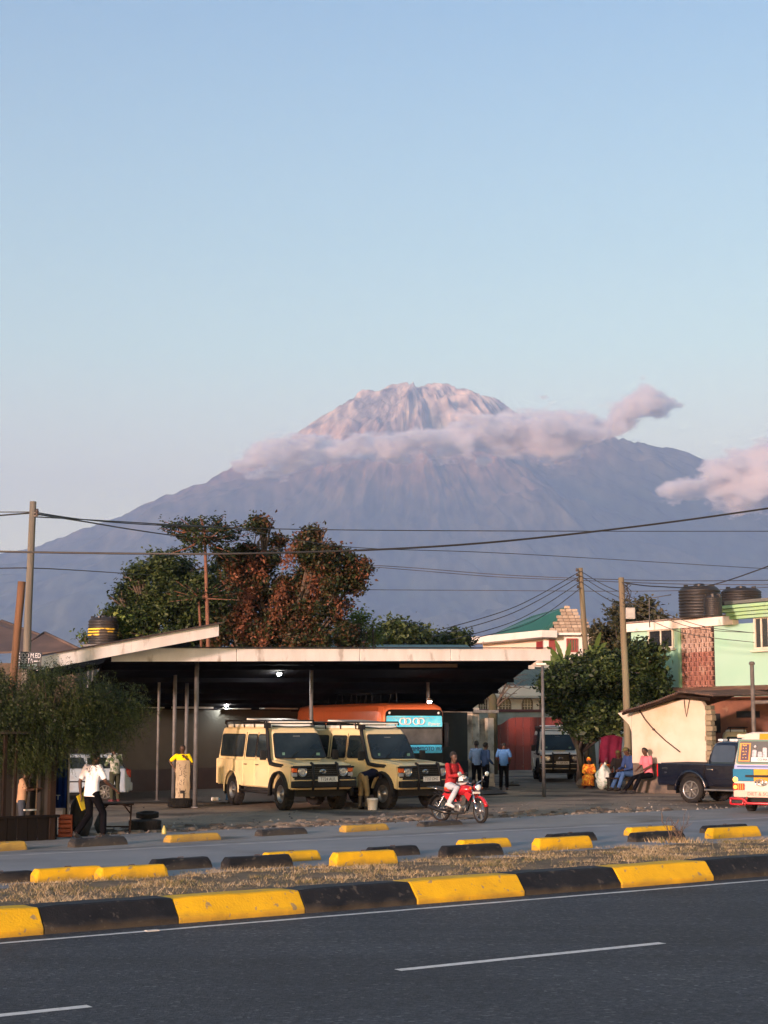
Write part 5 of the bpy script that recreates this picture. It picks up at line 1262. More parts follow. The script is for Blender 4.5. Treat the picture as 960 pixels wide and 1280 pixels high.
    for sg in (-1, 1):
        def sq(x0, x1, z0, z1, rake=0): return [Vector((x0, sg * yw(z0), z0)), Vector((x1, sg * yw(z0), z0)), Vector((x1 - rake, sg * yw(z1), z1)), Vector((x0, sg * yw(z1), z1))]
        n_ = Vector((0, sg, .13))
        for x0, x1, rk in ((.02, .84, .34), (-.72, -.12, 0), (-2.52, -.96, 0)):
            e = .035; f_ = panel(sq(x0 - e, x1 + e, zb + .08 - e, zt - .08 + e, rk), n_, .012, 'window_frame', blk, rt, .14)
            panel(sq(x0, x1, zb + .08, zt - .08, rk), n_, .020, 'pane', carglass, f_, .12)
        # pillar seams
        k = MB(); k.bar((-.05, sg * (wb + .004), zb), (-.05, sg * (wt + .006), zt), .012, .012); k.bar((-.84, sg * (wb + .004), zb), (-.84, sg * (wt + .006), zt), .012, .012); k.build('door_seam', blk, rt)
        k = MB(); k.box((.93, sg * 1.02, 1.36), (.07, .17, .25)); m_ = k.build('mirror', blk, rt, bevel=.02)
        k = MB(); k.tube([(.85, sg * .80, 1.27), (.92, sg * .98, 1.30)], .014, 6); k.build('mirror_arm', blk, m_)
    # rear door glass
    panel([(-2.735, -.6, 1.35), (-2.735, .6, 1.35), (-2.68, .55, 1.82), (-2.68, -.55, 1.82)], (-1, 0, .1), .02, 'rear_window', carglass, rt, .1)
    k = MB(); sw = wheel(rt, -2.9, .0, .38, .24, blk); sw.rotation_euler = (0, 0, R(90)); sw.location = (-2.86, .25, 1.0); sw.name = 'spare_wheel'
    # bonnet with raised centre
    k = MB(); k.loft([[(1.04, -.70, 1.22), (1.04, .70, 1.22), (1.04, .66, 1.262), (1.04, -.66, 1.262)], [(1.6, -.72, 1.19), (1.6, .72, 1.19), (1.6, .68, 1.236), (1.6, -.68, 1.236)], [(2.2, -.70, 1.14), (2.2, .70, 1.14), (2.2, .66, 1.185), (2.2, -.66, 1.185)], [(2.29, -.68, 1.09), (2.29, .68, 1.09), (2.29, .66, 1.13), (2.29, -.66, 1.13)]], smooth=False); bo = k.build('bonnet', body, rt, bevel=.015)
    k = MB(); k.box((1.45, 0, 1.262), (.5, .5, .03)); k.build('bonnet_scoop', body, bo, bevel=.014)
    # front: grille, lamps, indicator, bull bar, plate
    k = MB(); k.box((2.29, 0, .965), (.06, 1.60, .30)); k.build('front_panel', blk, rt, bevel=.02)
    k = MB()
    for i in range(5): k.box((2.325, 0, .86 + .052 * i), (.03, .82, .02))
    k.build('grille_bars', mat('grille_grey', (.02, .021, .025), .4), rt)
    k = MB(); n = 18
    for a_, b_2 in ((.085, .055), (.032, .053), (.07, .022)):
        k.tube([(2.35, a_ * math.cos(q * 2 * math.pi / n), .965 + b_2 * math.sin(q * 2 * math.pi / n)) for q in range(n + 1)], .008, 5)
    k.build('emblem', chrome, rt)
    for sg in (-1, 1):
        k = MB(); k.lathe([(.0, .02), (.06, .035), (.105, .02), (.105, -.01)], 20, axis='X', c=(2.33, sg * .56, .965)); h = k.build('headlight', clear_l, rt)
        k = MB(); k.lathe([(.10, .0), (.10, .035), (.122, .03), (.125, -.01)], 20, axis='X', c=(2.33, sg * .56, .965)); k.build('bezel', chrome, h)
        k = MB(); k.box((2.31, sg * .765, 1.02), (.09, .13, .13)); k.build('indicator', orange_l, rt, bevel=.012)
        k = MB(); k.box((2.31, sg * .765, .895), (.09, .13, .09)); k.build('side_lamp', clear_l, rt, bevel=.012)
        k = MB(); k.box((2.36, sg * .60, .735), (.12, .5, .10)); k.build('bumper_end_cap', body, rt, bevel=.02)
        # bull bar uprights
        k = MB(); k.tube([(2.50, sg * .34, .50), (2.54, sg * .34, .85), (2.46, sg * .34, 1.16), (2.38, sg * .34, 1.18)], .034, 10); k.build('bull_bar_upright', blk, rt)
    k = MB(); k.box((2.42, 0, .66), (.18, 1.74, .17)); bp = k.build('bumper', blk, rt, bevel=.03)
    k = MB(); k.tube([(2.44, -.34, 1.13), (2.44, .34, 1.13)], .028, 10); k.tube([(2.3, -.84, 1.08), (2.46, -.80, 1.08), (2.48, -.34, 1.08)], .022, 8); k.tube([(2.3, .84, 1.08), (2.46, .80, 1.08), (2.48, .34, 1.08)], .022, 8); k.tube([(2.5, -.84, .80), (2.5, .84, .80)], .024, 8); k.build('bull_bar', blk, rt)
    k = MB(); k.box((2.545, .05, .785), (.012, .54, .125)); pl = k.build('number_plate', platem, rt)
    text('plate_lettering', plate, .115, ink, pl, (2.553, .05, .785), (R(90), 0, R(90)), .001, sx=.86)
    # snorkel on the vehicle's right side
    k = MB(); k.tube([(1.75, -.83, 1.10), (1.40, -.88, 1.12), (1.10, -.89, 1.15), (.98, -.87, 1.28), (.62, -.77, 1.93), (.60, -.77, 2.06)], [.045, .05, .05, .048, .048, .05], 10); k.box((.62, -.77, 2.10), (.16, .13, .13)); k.build('snorkel', blk, rt)
    # roof rack and lid
    k = MB(); z = zt + .30
    for sg in (-1, 1):
        k.tube([(.35, sg * .66, z - .08), (.30, sg * .68, z), (-2.45, sg * .68, z), (-2.52, sg * .66, z - .08)], .022, 8)
        for x in (.2, -.5, -1.2, -1.9, -2.4): k.tube([(x, sg * .66, zt + .12), (x, sg * .68, z)], .018, 6)
    for x in (.30, -.85, -1.6, -2.45): k.tube([(x, -.68, z), (x, .68, z)], .020, 8)
    k.tube([(.55, -.60, z - .14), (.62, -.2, z - .16), (.62, .2, z - .16), (.55, .60, z - .14)], .018, 6); k.build('roof_rack', blk, rt)
    k = MB(); a = lid
    k.loft([[(.42, -.60, z - .06 - a), (.42, .60, z - .06 - a), (.42, .60, z - .02 - a), (.42, -.60, z - .02 - a)], [(-1.2, -.60, z + .02), (-1.2, .60, z + .02), (-1.2, .60, z + .07), (-1.2, -.60, z + .07)]], smooth=False); k.build('roof_hatch', pale, rt, bevel=.015)
    for sg in (-1, 1): wheel(rt, FA, sg * .73, WR, .25, steel, steer=R(0)); wheel(rt, RA, sg * .73, WR, .25, steel)
    for sg in (-1, 1): k = MB(); k.box((RA - .52, sg * .72, .45), (.015, .26, .34)); k.build('mud_flap', blk, rt)
    return rt
def rot(v, a): return Vector((v[0] * math.cos(a) - v[1] * math.sin(a), v[0] * math.sin(a) + v[1] * math.cos(a), 0))
def put(px, py, hx, hy, lx, ly, s=1.0):
    """origin for a vehicle heading (hx, hy) whose local ground point (lx, ly) shows at pixel (px, py)"""
    a = math.atan2(hy, hx); p = gnd(px, py); o = p - rot((lx * s, ly * s), a); return (o.x, o.y, 0), a
loc, a = put(349, 1013, .46, -.89, 1.62, -.86, 1.12)
van = safari_van('cream-yellow off-road van with black snorkel, leftmost of those under the carport', loc, a, 1.12)
loc, a = put(477, 1012, .60, -.80, 1.62, -.86, 1.10)
v2 = dup(van, loc, a, 'cream off-road van with big grey roof hatch, partly hidden by the yellow van', 1.10)
for o in kids(v2):
    if o.name.startswith('number_plate'):
        for c in kids(o): bpy.data.objects.remove(c)
        text('plate_lettering', 'T357 DHZ', .115, ink, o, (2.553, .05, .785), (R(90), 0, R(90)), .001, sx=.86)
loc, a = put(674, 977, -.02, -1.0, 1.62, -.86, 1.0)
v3 = dup(van, loc, a, 'pale beige off-road van parked in front of the red gate', 1.02)
bw = paintm('dusty_white_paint', (.86, .82, .72), (.80, .76, .66))
for o in kids(v3):
    if o.type == 'MESH' and o.data.materials and o.data.materials[0].name in ('beige_paint',):
        me = o.data.copy(); me.materials[0] = bw; o.data = me
    if o.name.startswith('number_plate'):
        for c in kids(o): bpy.data.objects.remove(c)
        text('plate_lettering', 'T 358 ADR', .105, ink, o, (2.553, .05, .785), (R(90), 0, R(90)), .001, sx=.86)
loc, a = put(906, 985, .985, -.17, -2.72, -.86, 1.0)
v4 = dup(van, loc, a, 'off-road van behind the navy pickup, only its tan roof and rack visible', 1.02)

# ---- navy pickup
def pickup():
    loc, a = put(868, 1004, .75, -.66, -1.5, -.88)
    rt = thing('pickup_truck', 'dark navy double-cab pickup truck with silver alloy wheels', 'pickup truck', loc, a, s=1.05)
    navy = paintm('navy_paint', (.003, .005, .014), (.004, .006, .016), dust=(.010, .010, .014), rough=.2, coat=.9); W = .90; WR = .385; FA, RA = 1.55, -1.5
    k = MB(); k.prism(arch_outline(-2.62, 2.55, .50, [(FA, WR + .03, .47), (RA, WR + .03, .47)], [(2.60, .75), (2.50, 1.02), (1.6, 1.10), (.9, 1.14), (-1.02, 1.14), (-1.03, 1.13), (-2.64, 1.13), (-2.66, .62)]), -W + .06, W - .06); k.build('body', navy, rt, bevel=.05, seg=3)
    k = MB(); k.box((0, 0, .52), (4.9, 1.3, .35)); k.box((FA, 0, .8), (.96, 1.4, .5)); k.box((RA, 0, .8), (.96, 1.4, .5)); k.build('chassis', under, rt)
    for sg in (-1, 1):
        y = sg * (W - .06)
        for nm, x0, x1, z1, arc in (('bed_side', -2.60, -1.06, 1.12, (RA, WR + .03, .47)), ('door', -1.02, -.04, 1.13, None), ('door', -.02, 1.0, 1.13, None), ('wing', 1.02, 2.4, 1.02, (FA, WR + .03, .47))):
            o_ = arch_outline(x0, x1, .54, [arc], [(x1, z1), (x0, z1)]) if arc else [(x0, .54), (x1, .54), (x1, z1), (x0, z1)]
            if nm == 'door' and x0 < -1: o_ = [(x0 + .26, .54), (x1, .54), (x1, z1), (x0, z1), (x0, .78)]
            k = MB(); k.prism(o_, y, y + sg * .06); d = k.build(nm, navy, rt, bevel=.03, seg=3)
            if nm == 'door':
                k = MB(); k.box((x0 + .17, y + sg * .075, .985), (.2, .03, .035)); k.build('handle', chrome, d, bevel=.008)
                k = MB(); k.box(((x0 + x1) / 2 + .06, y + sg * .068, .72), (x1 - x0 - .3, .02, .035)); k.build('moulding', navy, d, bevel=.008)
        for cx_ in (FA, RA):
            k = MB(); rings = []
            for i in range(15):
                an = R(-6) + (math.pi + R(12)) * i / 14; c_, s_ = math.cos(an), math.sin(an); ra = .47
                rings.append([(cx_ + ra * c_, y + sg * .03, .415 + ra * s_), (cx_ + (ra + .09) * c_, y + sg * .045, .415 + (ra + .09) * s_), (cx_ + (ra + .05) * c_, y + sg * .12, .415 + (ra + .05) * s_), (cx_ + ra * c_, y + sg * .13, .415 + ra * s_)])
            k.loft(rings, smooth=True); k.build('wheel_flare', navy, rt)
        k = MB(); k.box((-.0, y + sg * .10, .40), (2.0, .16, .05)); k.build('side_step', steel, rt, bevel=.015)
        k = MB(); k.box((-2.62, sg * .80, .93), (.1, .13, .38)); k.build('tail_light', red_l, rt, bevel=.02)
    zb, zt = 1.12, 1.72
    def ring(z, xf, xr, w_, c=.12): return [(xf, -w_ + c, z), (xf, w_ - c, z), (xf - c, w_, z), (xr + c, w_, z), (xr, w_ - c, z), (xr, -w_ + c, z), (xr + c, -w_, z), (xf - c, -w_, z)]
    k = MB(); k.loft([ring(zb - .02, 1.45, -1.06, .82), ring(zb + .3, .98, -.98, .77), ring(zt, .48, -.86, .68), ring(zt + .06, .34, -.74, .60)], smooth=False); k.build('cabin', navy, rt, bevel=.05, seg=3)
    def yw(z): return .82 + (.68 - .82) * (z - zb) / (zt - zb)
    tint = mat('tinted_glass', (.035, .042, .06), .08, spec=.8, coat=.5)
    for sg in (-1, 1):
        n_ = Vector((0, sg, .22)); z0, z1 = zb + .07, zt - .05
        def P(x0, x1, f=0, r_=0): return [Vector((x0, sg * (yw(z0) + .003), z0)), Vector((x1 + f, sg * (yw(z0) + .003), z0)), Vector((x1, sg * (yw(z1) + .003), z1)), Vector((x0 + r_, sg * (yw(z1) + .003), z1))]
        for x0, x1, f, r_ in ((-.88, -.10, 0, .09), (.0, .52, .42, 0)):
            fr_ = panel(P(x0 - .03, x1 + .03, f, r_), n_, .014, 'window_frame', blk, rt, .2); panel(P(x0, x1, f, r_), n_, .022, 'pane', tint, fr_, .2)
    panel([(-1.03, -.6, 1.2), (-1.03, .6, 1.2), (-.90, .55, 1.62), (-.90, -.55, 1.62)], (-1, 0, .3), .015, 'rear_window', tint, rt, .1)
    panel([(1.35, -.66, 1.2), (1.35, .66, 1.2), (.62, .58, 1.68), (.62, -.58, 1.68)], (.6, 0, .9), .012, 'windscreen', tint, rt, .1)
    k = MB(); k.box((-1.83, 0, 1.14), (1.5, 1.5, .02)); k.build('bed_cover', blk, rt)
    for p, sx in (((-2.42, -.915, 1.00), .16), ((-2.42, -.915, .88), .12)):
        k = MB()
    text('badge', '4WD', .085, chrome, rt, (-2.36, -.903, .99), (R(90), 0, 0), .002); text('badge', '3.0', .055, steel, rt, (-2.34, -.903, .87), (R(90), 0, 0), .002)
    for i, x in enumerate((-.72, -.35)): k = MB(); k.box((x, -.35 + .1 * i, zt + .10), (.16 + .1 * i, .3, .07)); k.build('roof_light', mat('white_gloss', (.7, .7, .7), .3), rt, bevel=.02)
    for sg in (-1, 1): wheel(rt, FA, sg * .80, WR, .26, steel, 6, .66); wheel(rt, RA, sg * .80, WR, .26, steel, 6, .66)
    k = MB(); k.box((RA - .5, -.78, .42), (.015, .24, .3)); k.build('mud_flap', blk, rt)
pickup()

# ---- painted minibus at the right edge, seen from behind
def minibus():
    hd = Vector((.50, .866, 0)); ang = math.atan2(hd.y, hd.x)
    p = gnd(920, 1016); o = p - rot((-2.3, .86), ang)
    rt = thing('minibus', 'white minibus with turquoise and yellow rear panels and a red bumper bar', 'minibus', (o.x, o.y, 0), ang)
    wh = paintm('minibus_white', (.46, .44, .41), (.42, .40, .37), coat=.1, dust=(.34, .31, .27)); yel = paintm('minibus_yellow', (.50, .26, .012), coat=.05, spec=.2, dust=(.3, .2, .05)); tq = paintm('minibus_turquoise', (.003, .13, .25), (.003, .115, .22), rough=.6, coat=.05, spec=.2, dust=(.01, .10, .18)); lil = paintm('minibus_lilac', (.26, .31, .55), rough=.3); redp = paintm('red_tube', (.42, .012, .022), rough=.3); pk = paintm('pink_strip', (.72, .40, .34))
    W = .88
    rings = []
    prof = [(-W + .04, .42), (W - .04, .42), (W, .60), (W, 1.15), (W - .05, 1.55), (W - .14, 1.95), (W - .30, 2.13), (W - .5, 2.18), (-W + .5, 2.18), (-W + .30, 2.13), (-W + .14, 1.95), (-W + .05, 1.55), (-W, 1.15), (-W, .60)]
    for x, s_, zc in ((-2.42, .965, .0), (-2.36, .99, .0), (-2.1, 1, 0), (2.2, 1, 0), (2.5, .96, -.1)):
        rings.append([(x + (.20 * max(0, (z - 1.1)) if x < -2.2 else 0), y * s_, z if z < 1 else z + zc) for y, z in prof])
    k = MB(); k.loft(rings, smooth=False); k.build('body', wh, rt, bevel=.05, seg=3)
    k = MB(); k.box((0, 0, .45), (4.4, 1.3, .3)); k.build('chassis', under, rt)
    def rp(y0, y1, z0, z1, name, m, th=.012, r=.0, par=None, base=0.0):
        f = lambda y, z: Vector((-2.422 + .20 * max(0, z - 1.1) - base, y, z)); s_ = lambda z: 1 - .10 * max(0, z - 1.2)
        return panel([f(y0 * s_(z0), z0), f(y1 * s_(z0), z0), f(y1 * s_(z1), z1), f(y0 * s_(z1), z1)], (-1, 0, .18 if z1 > 1.3 else 0), th, name, m, par or rt, r)
    # view from behind: the vehicle's left (+y) is on the left of the picture
    rp(.86, .44, 2.03, 2.12, 'roof_marker', mat('marker', (.6, .5, .4), .4), .004); rp(.18, -.3, 1.98, 2.14, 'roof_flash', yel, .006)
    fr_ = rp(.80, -.80, 1.32, 1.98, 'window_frame', mat('seal_green', (.08, .17, .13), .5), .01, .1)
    gl = rp(.75, -.75, 1.36, 1.93, 'pane', mat('rear_glass', (.10, .09, .085), .15, spec=.7, coat=.3), .018, .08, fr_)
    pc = rp(.74, .42, 1.39, 1.88, 'sticker_frame', mat('sticker_orange', (.72, .26, .03), .5), .022, .0, fr_); rp(.69, .46, 1.42, 1.85, 'sticker_panel', mat('sticker_dark', (.05, .02, .05), .5), .026, .0, fr_)
    for i, ch in enumerate('MUNGU'):
        text('sticker_lettering', ch, .115, mat('sticker_yellow', (.85, .42, .04), .5), fr_, (-2.45 + .2 * (.72 - .082 * i), .56, 1.80 - .085 * i), (R(90), 0, R(-90)), .002, sx=1.4)
    rp(.38, -.40, 1.38, 1.50, 'poster_strip', mat('poster_white', (.62, .62, .64), .5), .024, 0, fr_)
    text('poster_lettering', 'CO MA 22', .085, mat('poster_ink', (.06, .06, .08), .5), fr_, (-2.40, .0, 1.44), (R(90), 0, R(-90)), .002)
    for i, (y, z, h_) in enumerate(((.30, 1.50, .20), (.14, 1.50, .15), (.0, 1.50, .26), (-.16, 1.5, .2))):
        rp(y + .06, y - .06, z, z + h_, 'poster_figure', mat('poster_grey', (.50, .50, .54), .5, col2=(.25, .25, .3), scale=14), .024, .3, fr_)
    k = MB(); k.lathe([(0, -.03), (.035, -.02), (.035, .02), (0, .03)], 10, axis='X', c=(-2.33, .26, 1.79)); k.build('poster_dot', MATS['poster_white'], fr_)
    rp(.84, -.84, 1.19, 1.30, 'lilac_band', lil, .014, .1); rp(.76, -.7, 1.235, 1.265, 'lilac_groove', mat('groove_blue', (.03, .05, .18), .4), .02)
    rp(.875, .30, .86, 1.185, 'turquoise_panel', tq, .014); rp(.295, -.1, .86, 1.185, 'yellow_panel', yel, .014); rp(-.105, -.87, .86, 1.185, 'turquoise_panel', tq, .014)
    rp(.52, -.52, .97, 1.03, 'tailgate_bar', blk, .05, .1)
    k = MB(); n = 18
    for a_, b_ in ((.16, .085), (.06, .08), (.13, .035)): k.tube([(-2.45, .10 + a_ * math.cos(q * 2 * math.pi / n), .83 + b_ * math.sin(q * 2 * math.pi / n)) for q in range(n + 1)], .012, 6)
    k.build('emblem', chrome, rt)
    for sg in (1, -1):
        rp(sg * .875, sg * .56, .62, .80, 'tail_light', red_l, .03, .1)
        for q in range(3): rp(sg * (.74 - q * .06), sg * (.71 - q * .06), .63, .79, 'reflector_stripe', mat('bright_orange', (.9, .22, .02), .3), .036)
        k = MB(); k.lathe([(0, -.05), (.04, -.04), (.055, 0), (.055, .03)], 14, axis='X', c=(-2.45, sg * .81, .70)); k.build('brake_lamp', mat('lit_red_orange', (.9, .2, .05), .3, emit=(1, .22, .03), estr=2.2), rt)
        k = MB(); k.lathe([(0, -.05), (.05, -.04), (.07, 0), (.07, .04)], 14, axis='X', c=(-2.43, sg * .81, .90)); k.build('turn_lamp', mat('lit_amber', (.9, .35, .04), .3, emit=(1, .42, .05), estr=2.6), rt)
    rp(.86, -.86, .44, .60, 'lower_strip', pk, .02, .05)
    text('strip_lettering', 'DIET & SOLO', .13, mat('strip_red', (.55, .05, .05), .5), rt, (-2.448, .10, .52), (R(90), 0, R(-90)), .002, sx=1.0)
    k = MB(); z = .34
    k.tube([(-2.25, .92, z + .04), (-2.62, .90, z + .06), (-2.66, .70, z + .06), (-2.66, .52, z + .05), (-2.66, .42, z - .06), (-2.66, -.42, z - .06), (-2.66, -.52, z + .05), (-2.66, -.9, z + .06)], .035, 8)
    k.tube([(-2.62, .90, z - .09), (-2.66, .55, z - .09), (-2.66, .52, z + .05)], .03, 8); k.tube([(-2.62, .90, z + .06), (-2.62, .90, z - .09)], .03, 8); k.tube([(-2.4, .5, .45), (-2.64, .5, z - .1)], .03, 8); k.build('bumper_bar', redp, rt)
    for x in (-1.35, 1.4):
        for sg in (1, -1): wheel(rt, x, sg * .72, .33, .21, steel)
    for sg in (-1, 1):
        for x0, x1 in ((-2.0, -1.0), (-.9, .1), (.2, 1.0)): panel([(x0, sg * .856, 1.25), (x1, sg * .856, 1.25), (x1, sg * .80, 1.75), (x0, sg * .80, 1.75)], (0, sg, .15), .014, 'side_window', carglass, rt, .12)
minibus()

# ---- big bus under the carport
def bus():
    hd = Vector((.38, -.925, 0)); ang = math.atan2(hd.y, hd.x)
    q = at(556, 905, 57.2); q.z = 0; o = q - rot((5.0, 1.18), ang)
    rt = thing('bus', 'orange bus with a blue lettered windscreen parked deep under the carport', 'bus', (o.x, o.y, 0), ang)
    org = paintm('bus_orange', (.80, .20, .08), (.72, .18, .07)); bl = mat('bus_screen_black', (.006, .006, .008), .4, spec=.2)
    W = 1.2; H = 3.12
    def ring(x, w_, z0, z1, c=.28): return [(x, -w_, z0), (x, w_, z0), (x, w_, z1 - c), (x, w_ - c * .3, z1 - c * .3), (x, w_ - c, z1), (x, -w_ + c, z1), (x, -w_ + c * .3, z1 - c * .3), (x, -w_, z1 - c)]
    k = MB(); k.loft([ring(-5.4, W - .05, .5, H - .1), ring(-5.2, W, .45, H), ring(4.6, W, .45, H), ring(4.86, W - .03, .45, H - .05), ring(5.0, W - .10, .5, H - .16)], smooth=False); k.build('body', org, rt, bevel=.05)
    k = MB(); k.box((0, 0, .5), (9.5, 2.1, .4)); k.build('chassis', under, rt)
    f = lambda y, z, o_=0: Vector((5.0 + o_, y, z))
    def fp(y0, y1, z0, z1, name, m, th, r=.05, par=None): return panel([f(y0, z0), f(y1, z0), f(y1 * .985, z1), f(y0 * .985, z1)], (1, 0, .02), th, name, m, par or rt, r)
    mk = fp(-1.08, 1.10, .95, 2.90, 'front_mask', bl, .02, .10)
    cy_ = mat('bus_sky_blue', (.05, .62, .95), .35, col2=(.2, .75, .95), scale=2.5, lo=.4, hi=.6, coat=.3)
    fp(-1.05, 1.07, 2.30, 2.68, 'sky_blue_banner', cy_, .03, .12, mk); gl = fp(-1.04, 1.06, 1.72, 2.24, 'windscreen', mat('bus_glass', (.03, .035, .04), .15, spec=.4, col2=(.10, .105, .11), scale=.8), .028, .05, mk)
    fp(-1.03, 1.06, 1.40, 1.68, 'lower_banner', mat('bus_lower_blue', (.08, .6, .98), .35, coat=.3), .03, .15, mk)
    wt = mat('banner_white', (.85, .88, .9), .5); dkb = mat('banner_navy', (.015, .025, .16), .5)
    R9 = (R(90), 0, R(90))
    for i, y in enumerate((-.42, -.24, .08, .26)):
        k = MB(); n = 20; k.tube([(5.045, y + .12 * math.cos(q * 2 * math.pi / n), 2.49 + .105 * math.sin(q * 2 * math.pi / n)) for q in range(n + 1)], .02, 6); k.build('white_ring', wt, mk)
    for i in range(16):   # flourish above the rings
        y = -1.0 + i * .115; k = MB(); n = 10; r_ = .035 + .015 * (i % 3); k.tube([(5.04, y + r_ * math.cos(q * .55), 2.60 + .6 * r_ * math.sin(q * .55)) for q in range(n)], .009, 5); k.build('curl', mat('banner_grey', (.35, .5, .55), .5), mk)
    text('banner_lettering', 'Sunny', .16, wt, mk, (5.04, -.82, 2.42), R9, .003); text('banner_lettering', 'Power', .17, wt, mk, (5.04, .76, 2.40), R9, .003)
    text('banner_lettering', 'BM', .2, dkb, mk, (5.04, .02, 1.54), R9, .004); text('banner_lettering', 'MTOTO WA', .2, dkb, mk, (5.04, .62, 1.54), R9, .004, sx=.85)
    text('banner_lettering', 'KILA', .2, dkb, mk, (5.04, -.6, 1.54), R9, .004)
    for y in (-.92, .93): k = MB(); k.lathe([(0, .03), (.04, .02), (.045, 0)], 10, axis='X', c=(5.03, y, 2.78)); k.build('marker_lamp', mat('marker_white', (.8, .8, .8), .3), rt)
    fp(-1.1, 1.12, .98, 1.36, 'front_grille', blk, .032, .05, mk)
    redb = paintm('bus_red', (.50, .03, .04)); fp(-1.12, 1.14, .5, 1.02, 'bumper', redb, .06, .1)
    k = MB(); k.box((4.8, 1.36, 1.95), (.16, .16, .62)); k.tube([(4.9, 1.1, 2.5), (5.0, 1.36, 2.35), (4.85, 1.36, 2.2)], .03, 8); k.build('mirror', blk, rt, bevel=.03)
    for sg in (-1, 1):
        x = -4.8
        while x < 4.2: panel([(x, sg * 1.2, 1.6), (x + 1.35, sg * 1.2, 1.6), (x + 1.35, sg * 1.2, 2.45), (x, sg * 1.2, 2.45)], (0, sg, 0), .012, 'side_window', carglass, rt, .06); x += 1.45
        for x in (-3.2, 3.3): wheel(rt, x, sg * 1.02, .5, .3, steel)
    # carrier on the roof
    k = MB(); x0, x1 = -1.2, 3.2
    for y in (-.85, .1): 
        k.tube([(x0, y, H + .04), (x0, y, H + .36), (x1, y, H + .36), (x1, y, H + .04)], .022, 6)
        for i in range(1, 6): x = x0 + (x1 - x0) * i / 6; k.tube([(x, y, H), (x + (.25 if i % 2 else 0), y, H + .36)], .018, 6)
    k.build('roof_carrier', blk, rt)
bus()

# ---- silver-blue hatchback behind the table
def hatchback():
    hd = Vector((-.97, -.22, 0)); ang = math.atan2(hd.y, hd.x)
    loc, a = put(131, 1002, hd.x, hd.y, -1.15, .80)
    rt = thing('hatchback_car', 'pale silver hatchback car half hidden behind the walking man and the bush', 'car', loc, a)
    sil = paintm('pale_silver_paint', (.28, .36, .44), (.25, .32, .4)); W = .82; WR = .30; FA, RA = 1.2, -1.15
    k = MB(); k.prism(arch_outline(-1.90, 1.85, .28, [(FA, .31, .36), (RA, .31, .36)], [(1.92, .5), (1.80, .78), (1.1, .92), (.7, .98), (-1.75, 1.04), (-1.93, .80), (-1.95, .42)]), -W, W); k.build('body', sil, rt, bevel=.06, seg=3)
    def ring(z, xf, xr, w_, c=.12): return [(xf, -w_ + c, z), (xf, w_ - c, z), (xf - c, w_, z), (xr + c, w_, z), (xr, w_ - c, z), (xr, -w_ + c, z), (xr + c, -w_, z), (xf - c, -w_, z)]
    k = MB(); k.loft([ring(.96, .95, -1.80, .78), ring(1.40, .15, -1.48, .64), ring(1.46, 0, -1.36, .56)], smooth=False); k.build('cabin', sil, rt, bevel=.04)
    for sg in (-1, 1):
        yw = lambda z: .78 - .14 * (z - .96) / .44
        for x0, x1, f in ((-1.3, -.58, 0), (-.5, .1, .45)):
            panel([Vector((x0 - .1, sg * (yw(1.02) + .006), 1.02)), Vector((x1 + f, sg * (yw(1.02) + .006), 1.02)), Vector((x1, sg * (yw(1.36) + .006), 1.36)), Vector((x0 + .05, sg * (yw(1.36) + .006), 1.36))], (0, sg, .3), .012, 'side_window', carglass, rt, .12)
        k = MB(); k.box((-1.86, sg * .74, .86), (.16, .16, .26)); k.build('tail_light', red_l, rt, bevel=.03)
        for x in (FA, RA): wheel(rt, x, sg * .73, WR, .19, steel, 8, .68)
        k = MB(); k.box((-.2, sg * .825, .62), (2.0, .02, .04)); k.build('moulding', blk, rt)
    panel([(-1.82, -.62, 1.0), (-1.82, .62, 1.0), (-1.56, .54, 1.36), (-1.56, -.54, 1.36)], (-1, 0, .6), .012, 'rear_window', carglass, rt, .1)
    panel([(.90, -.66, .99), (.90, .66, .99), (.22, .56, 1.37), (.22, -.56, 1.37)], (.6, 0, 1), .012, 'windscreen', carglass, rt, .1)
    k = MB(); k.box((-1.93, 0, .46), (.14, 1.62, .26)); k.build('bumper', sil, rt, bevel=.04); k = MB(); k.box((-1.40, 0, 1.47), (.3, 1.0, .035)); k.build('spoiler', sil, rt, bevel=.01)
hatchback()

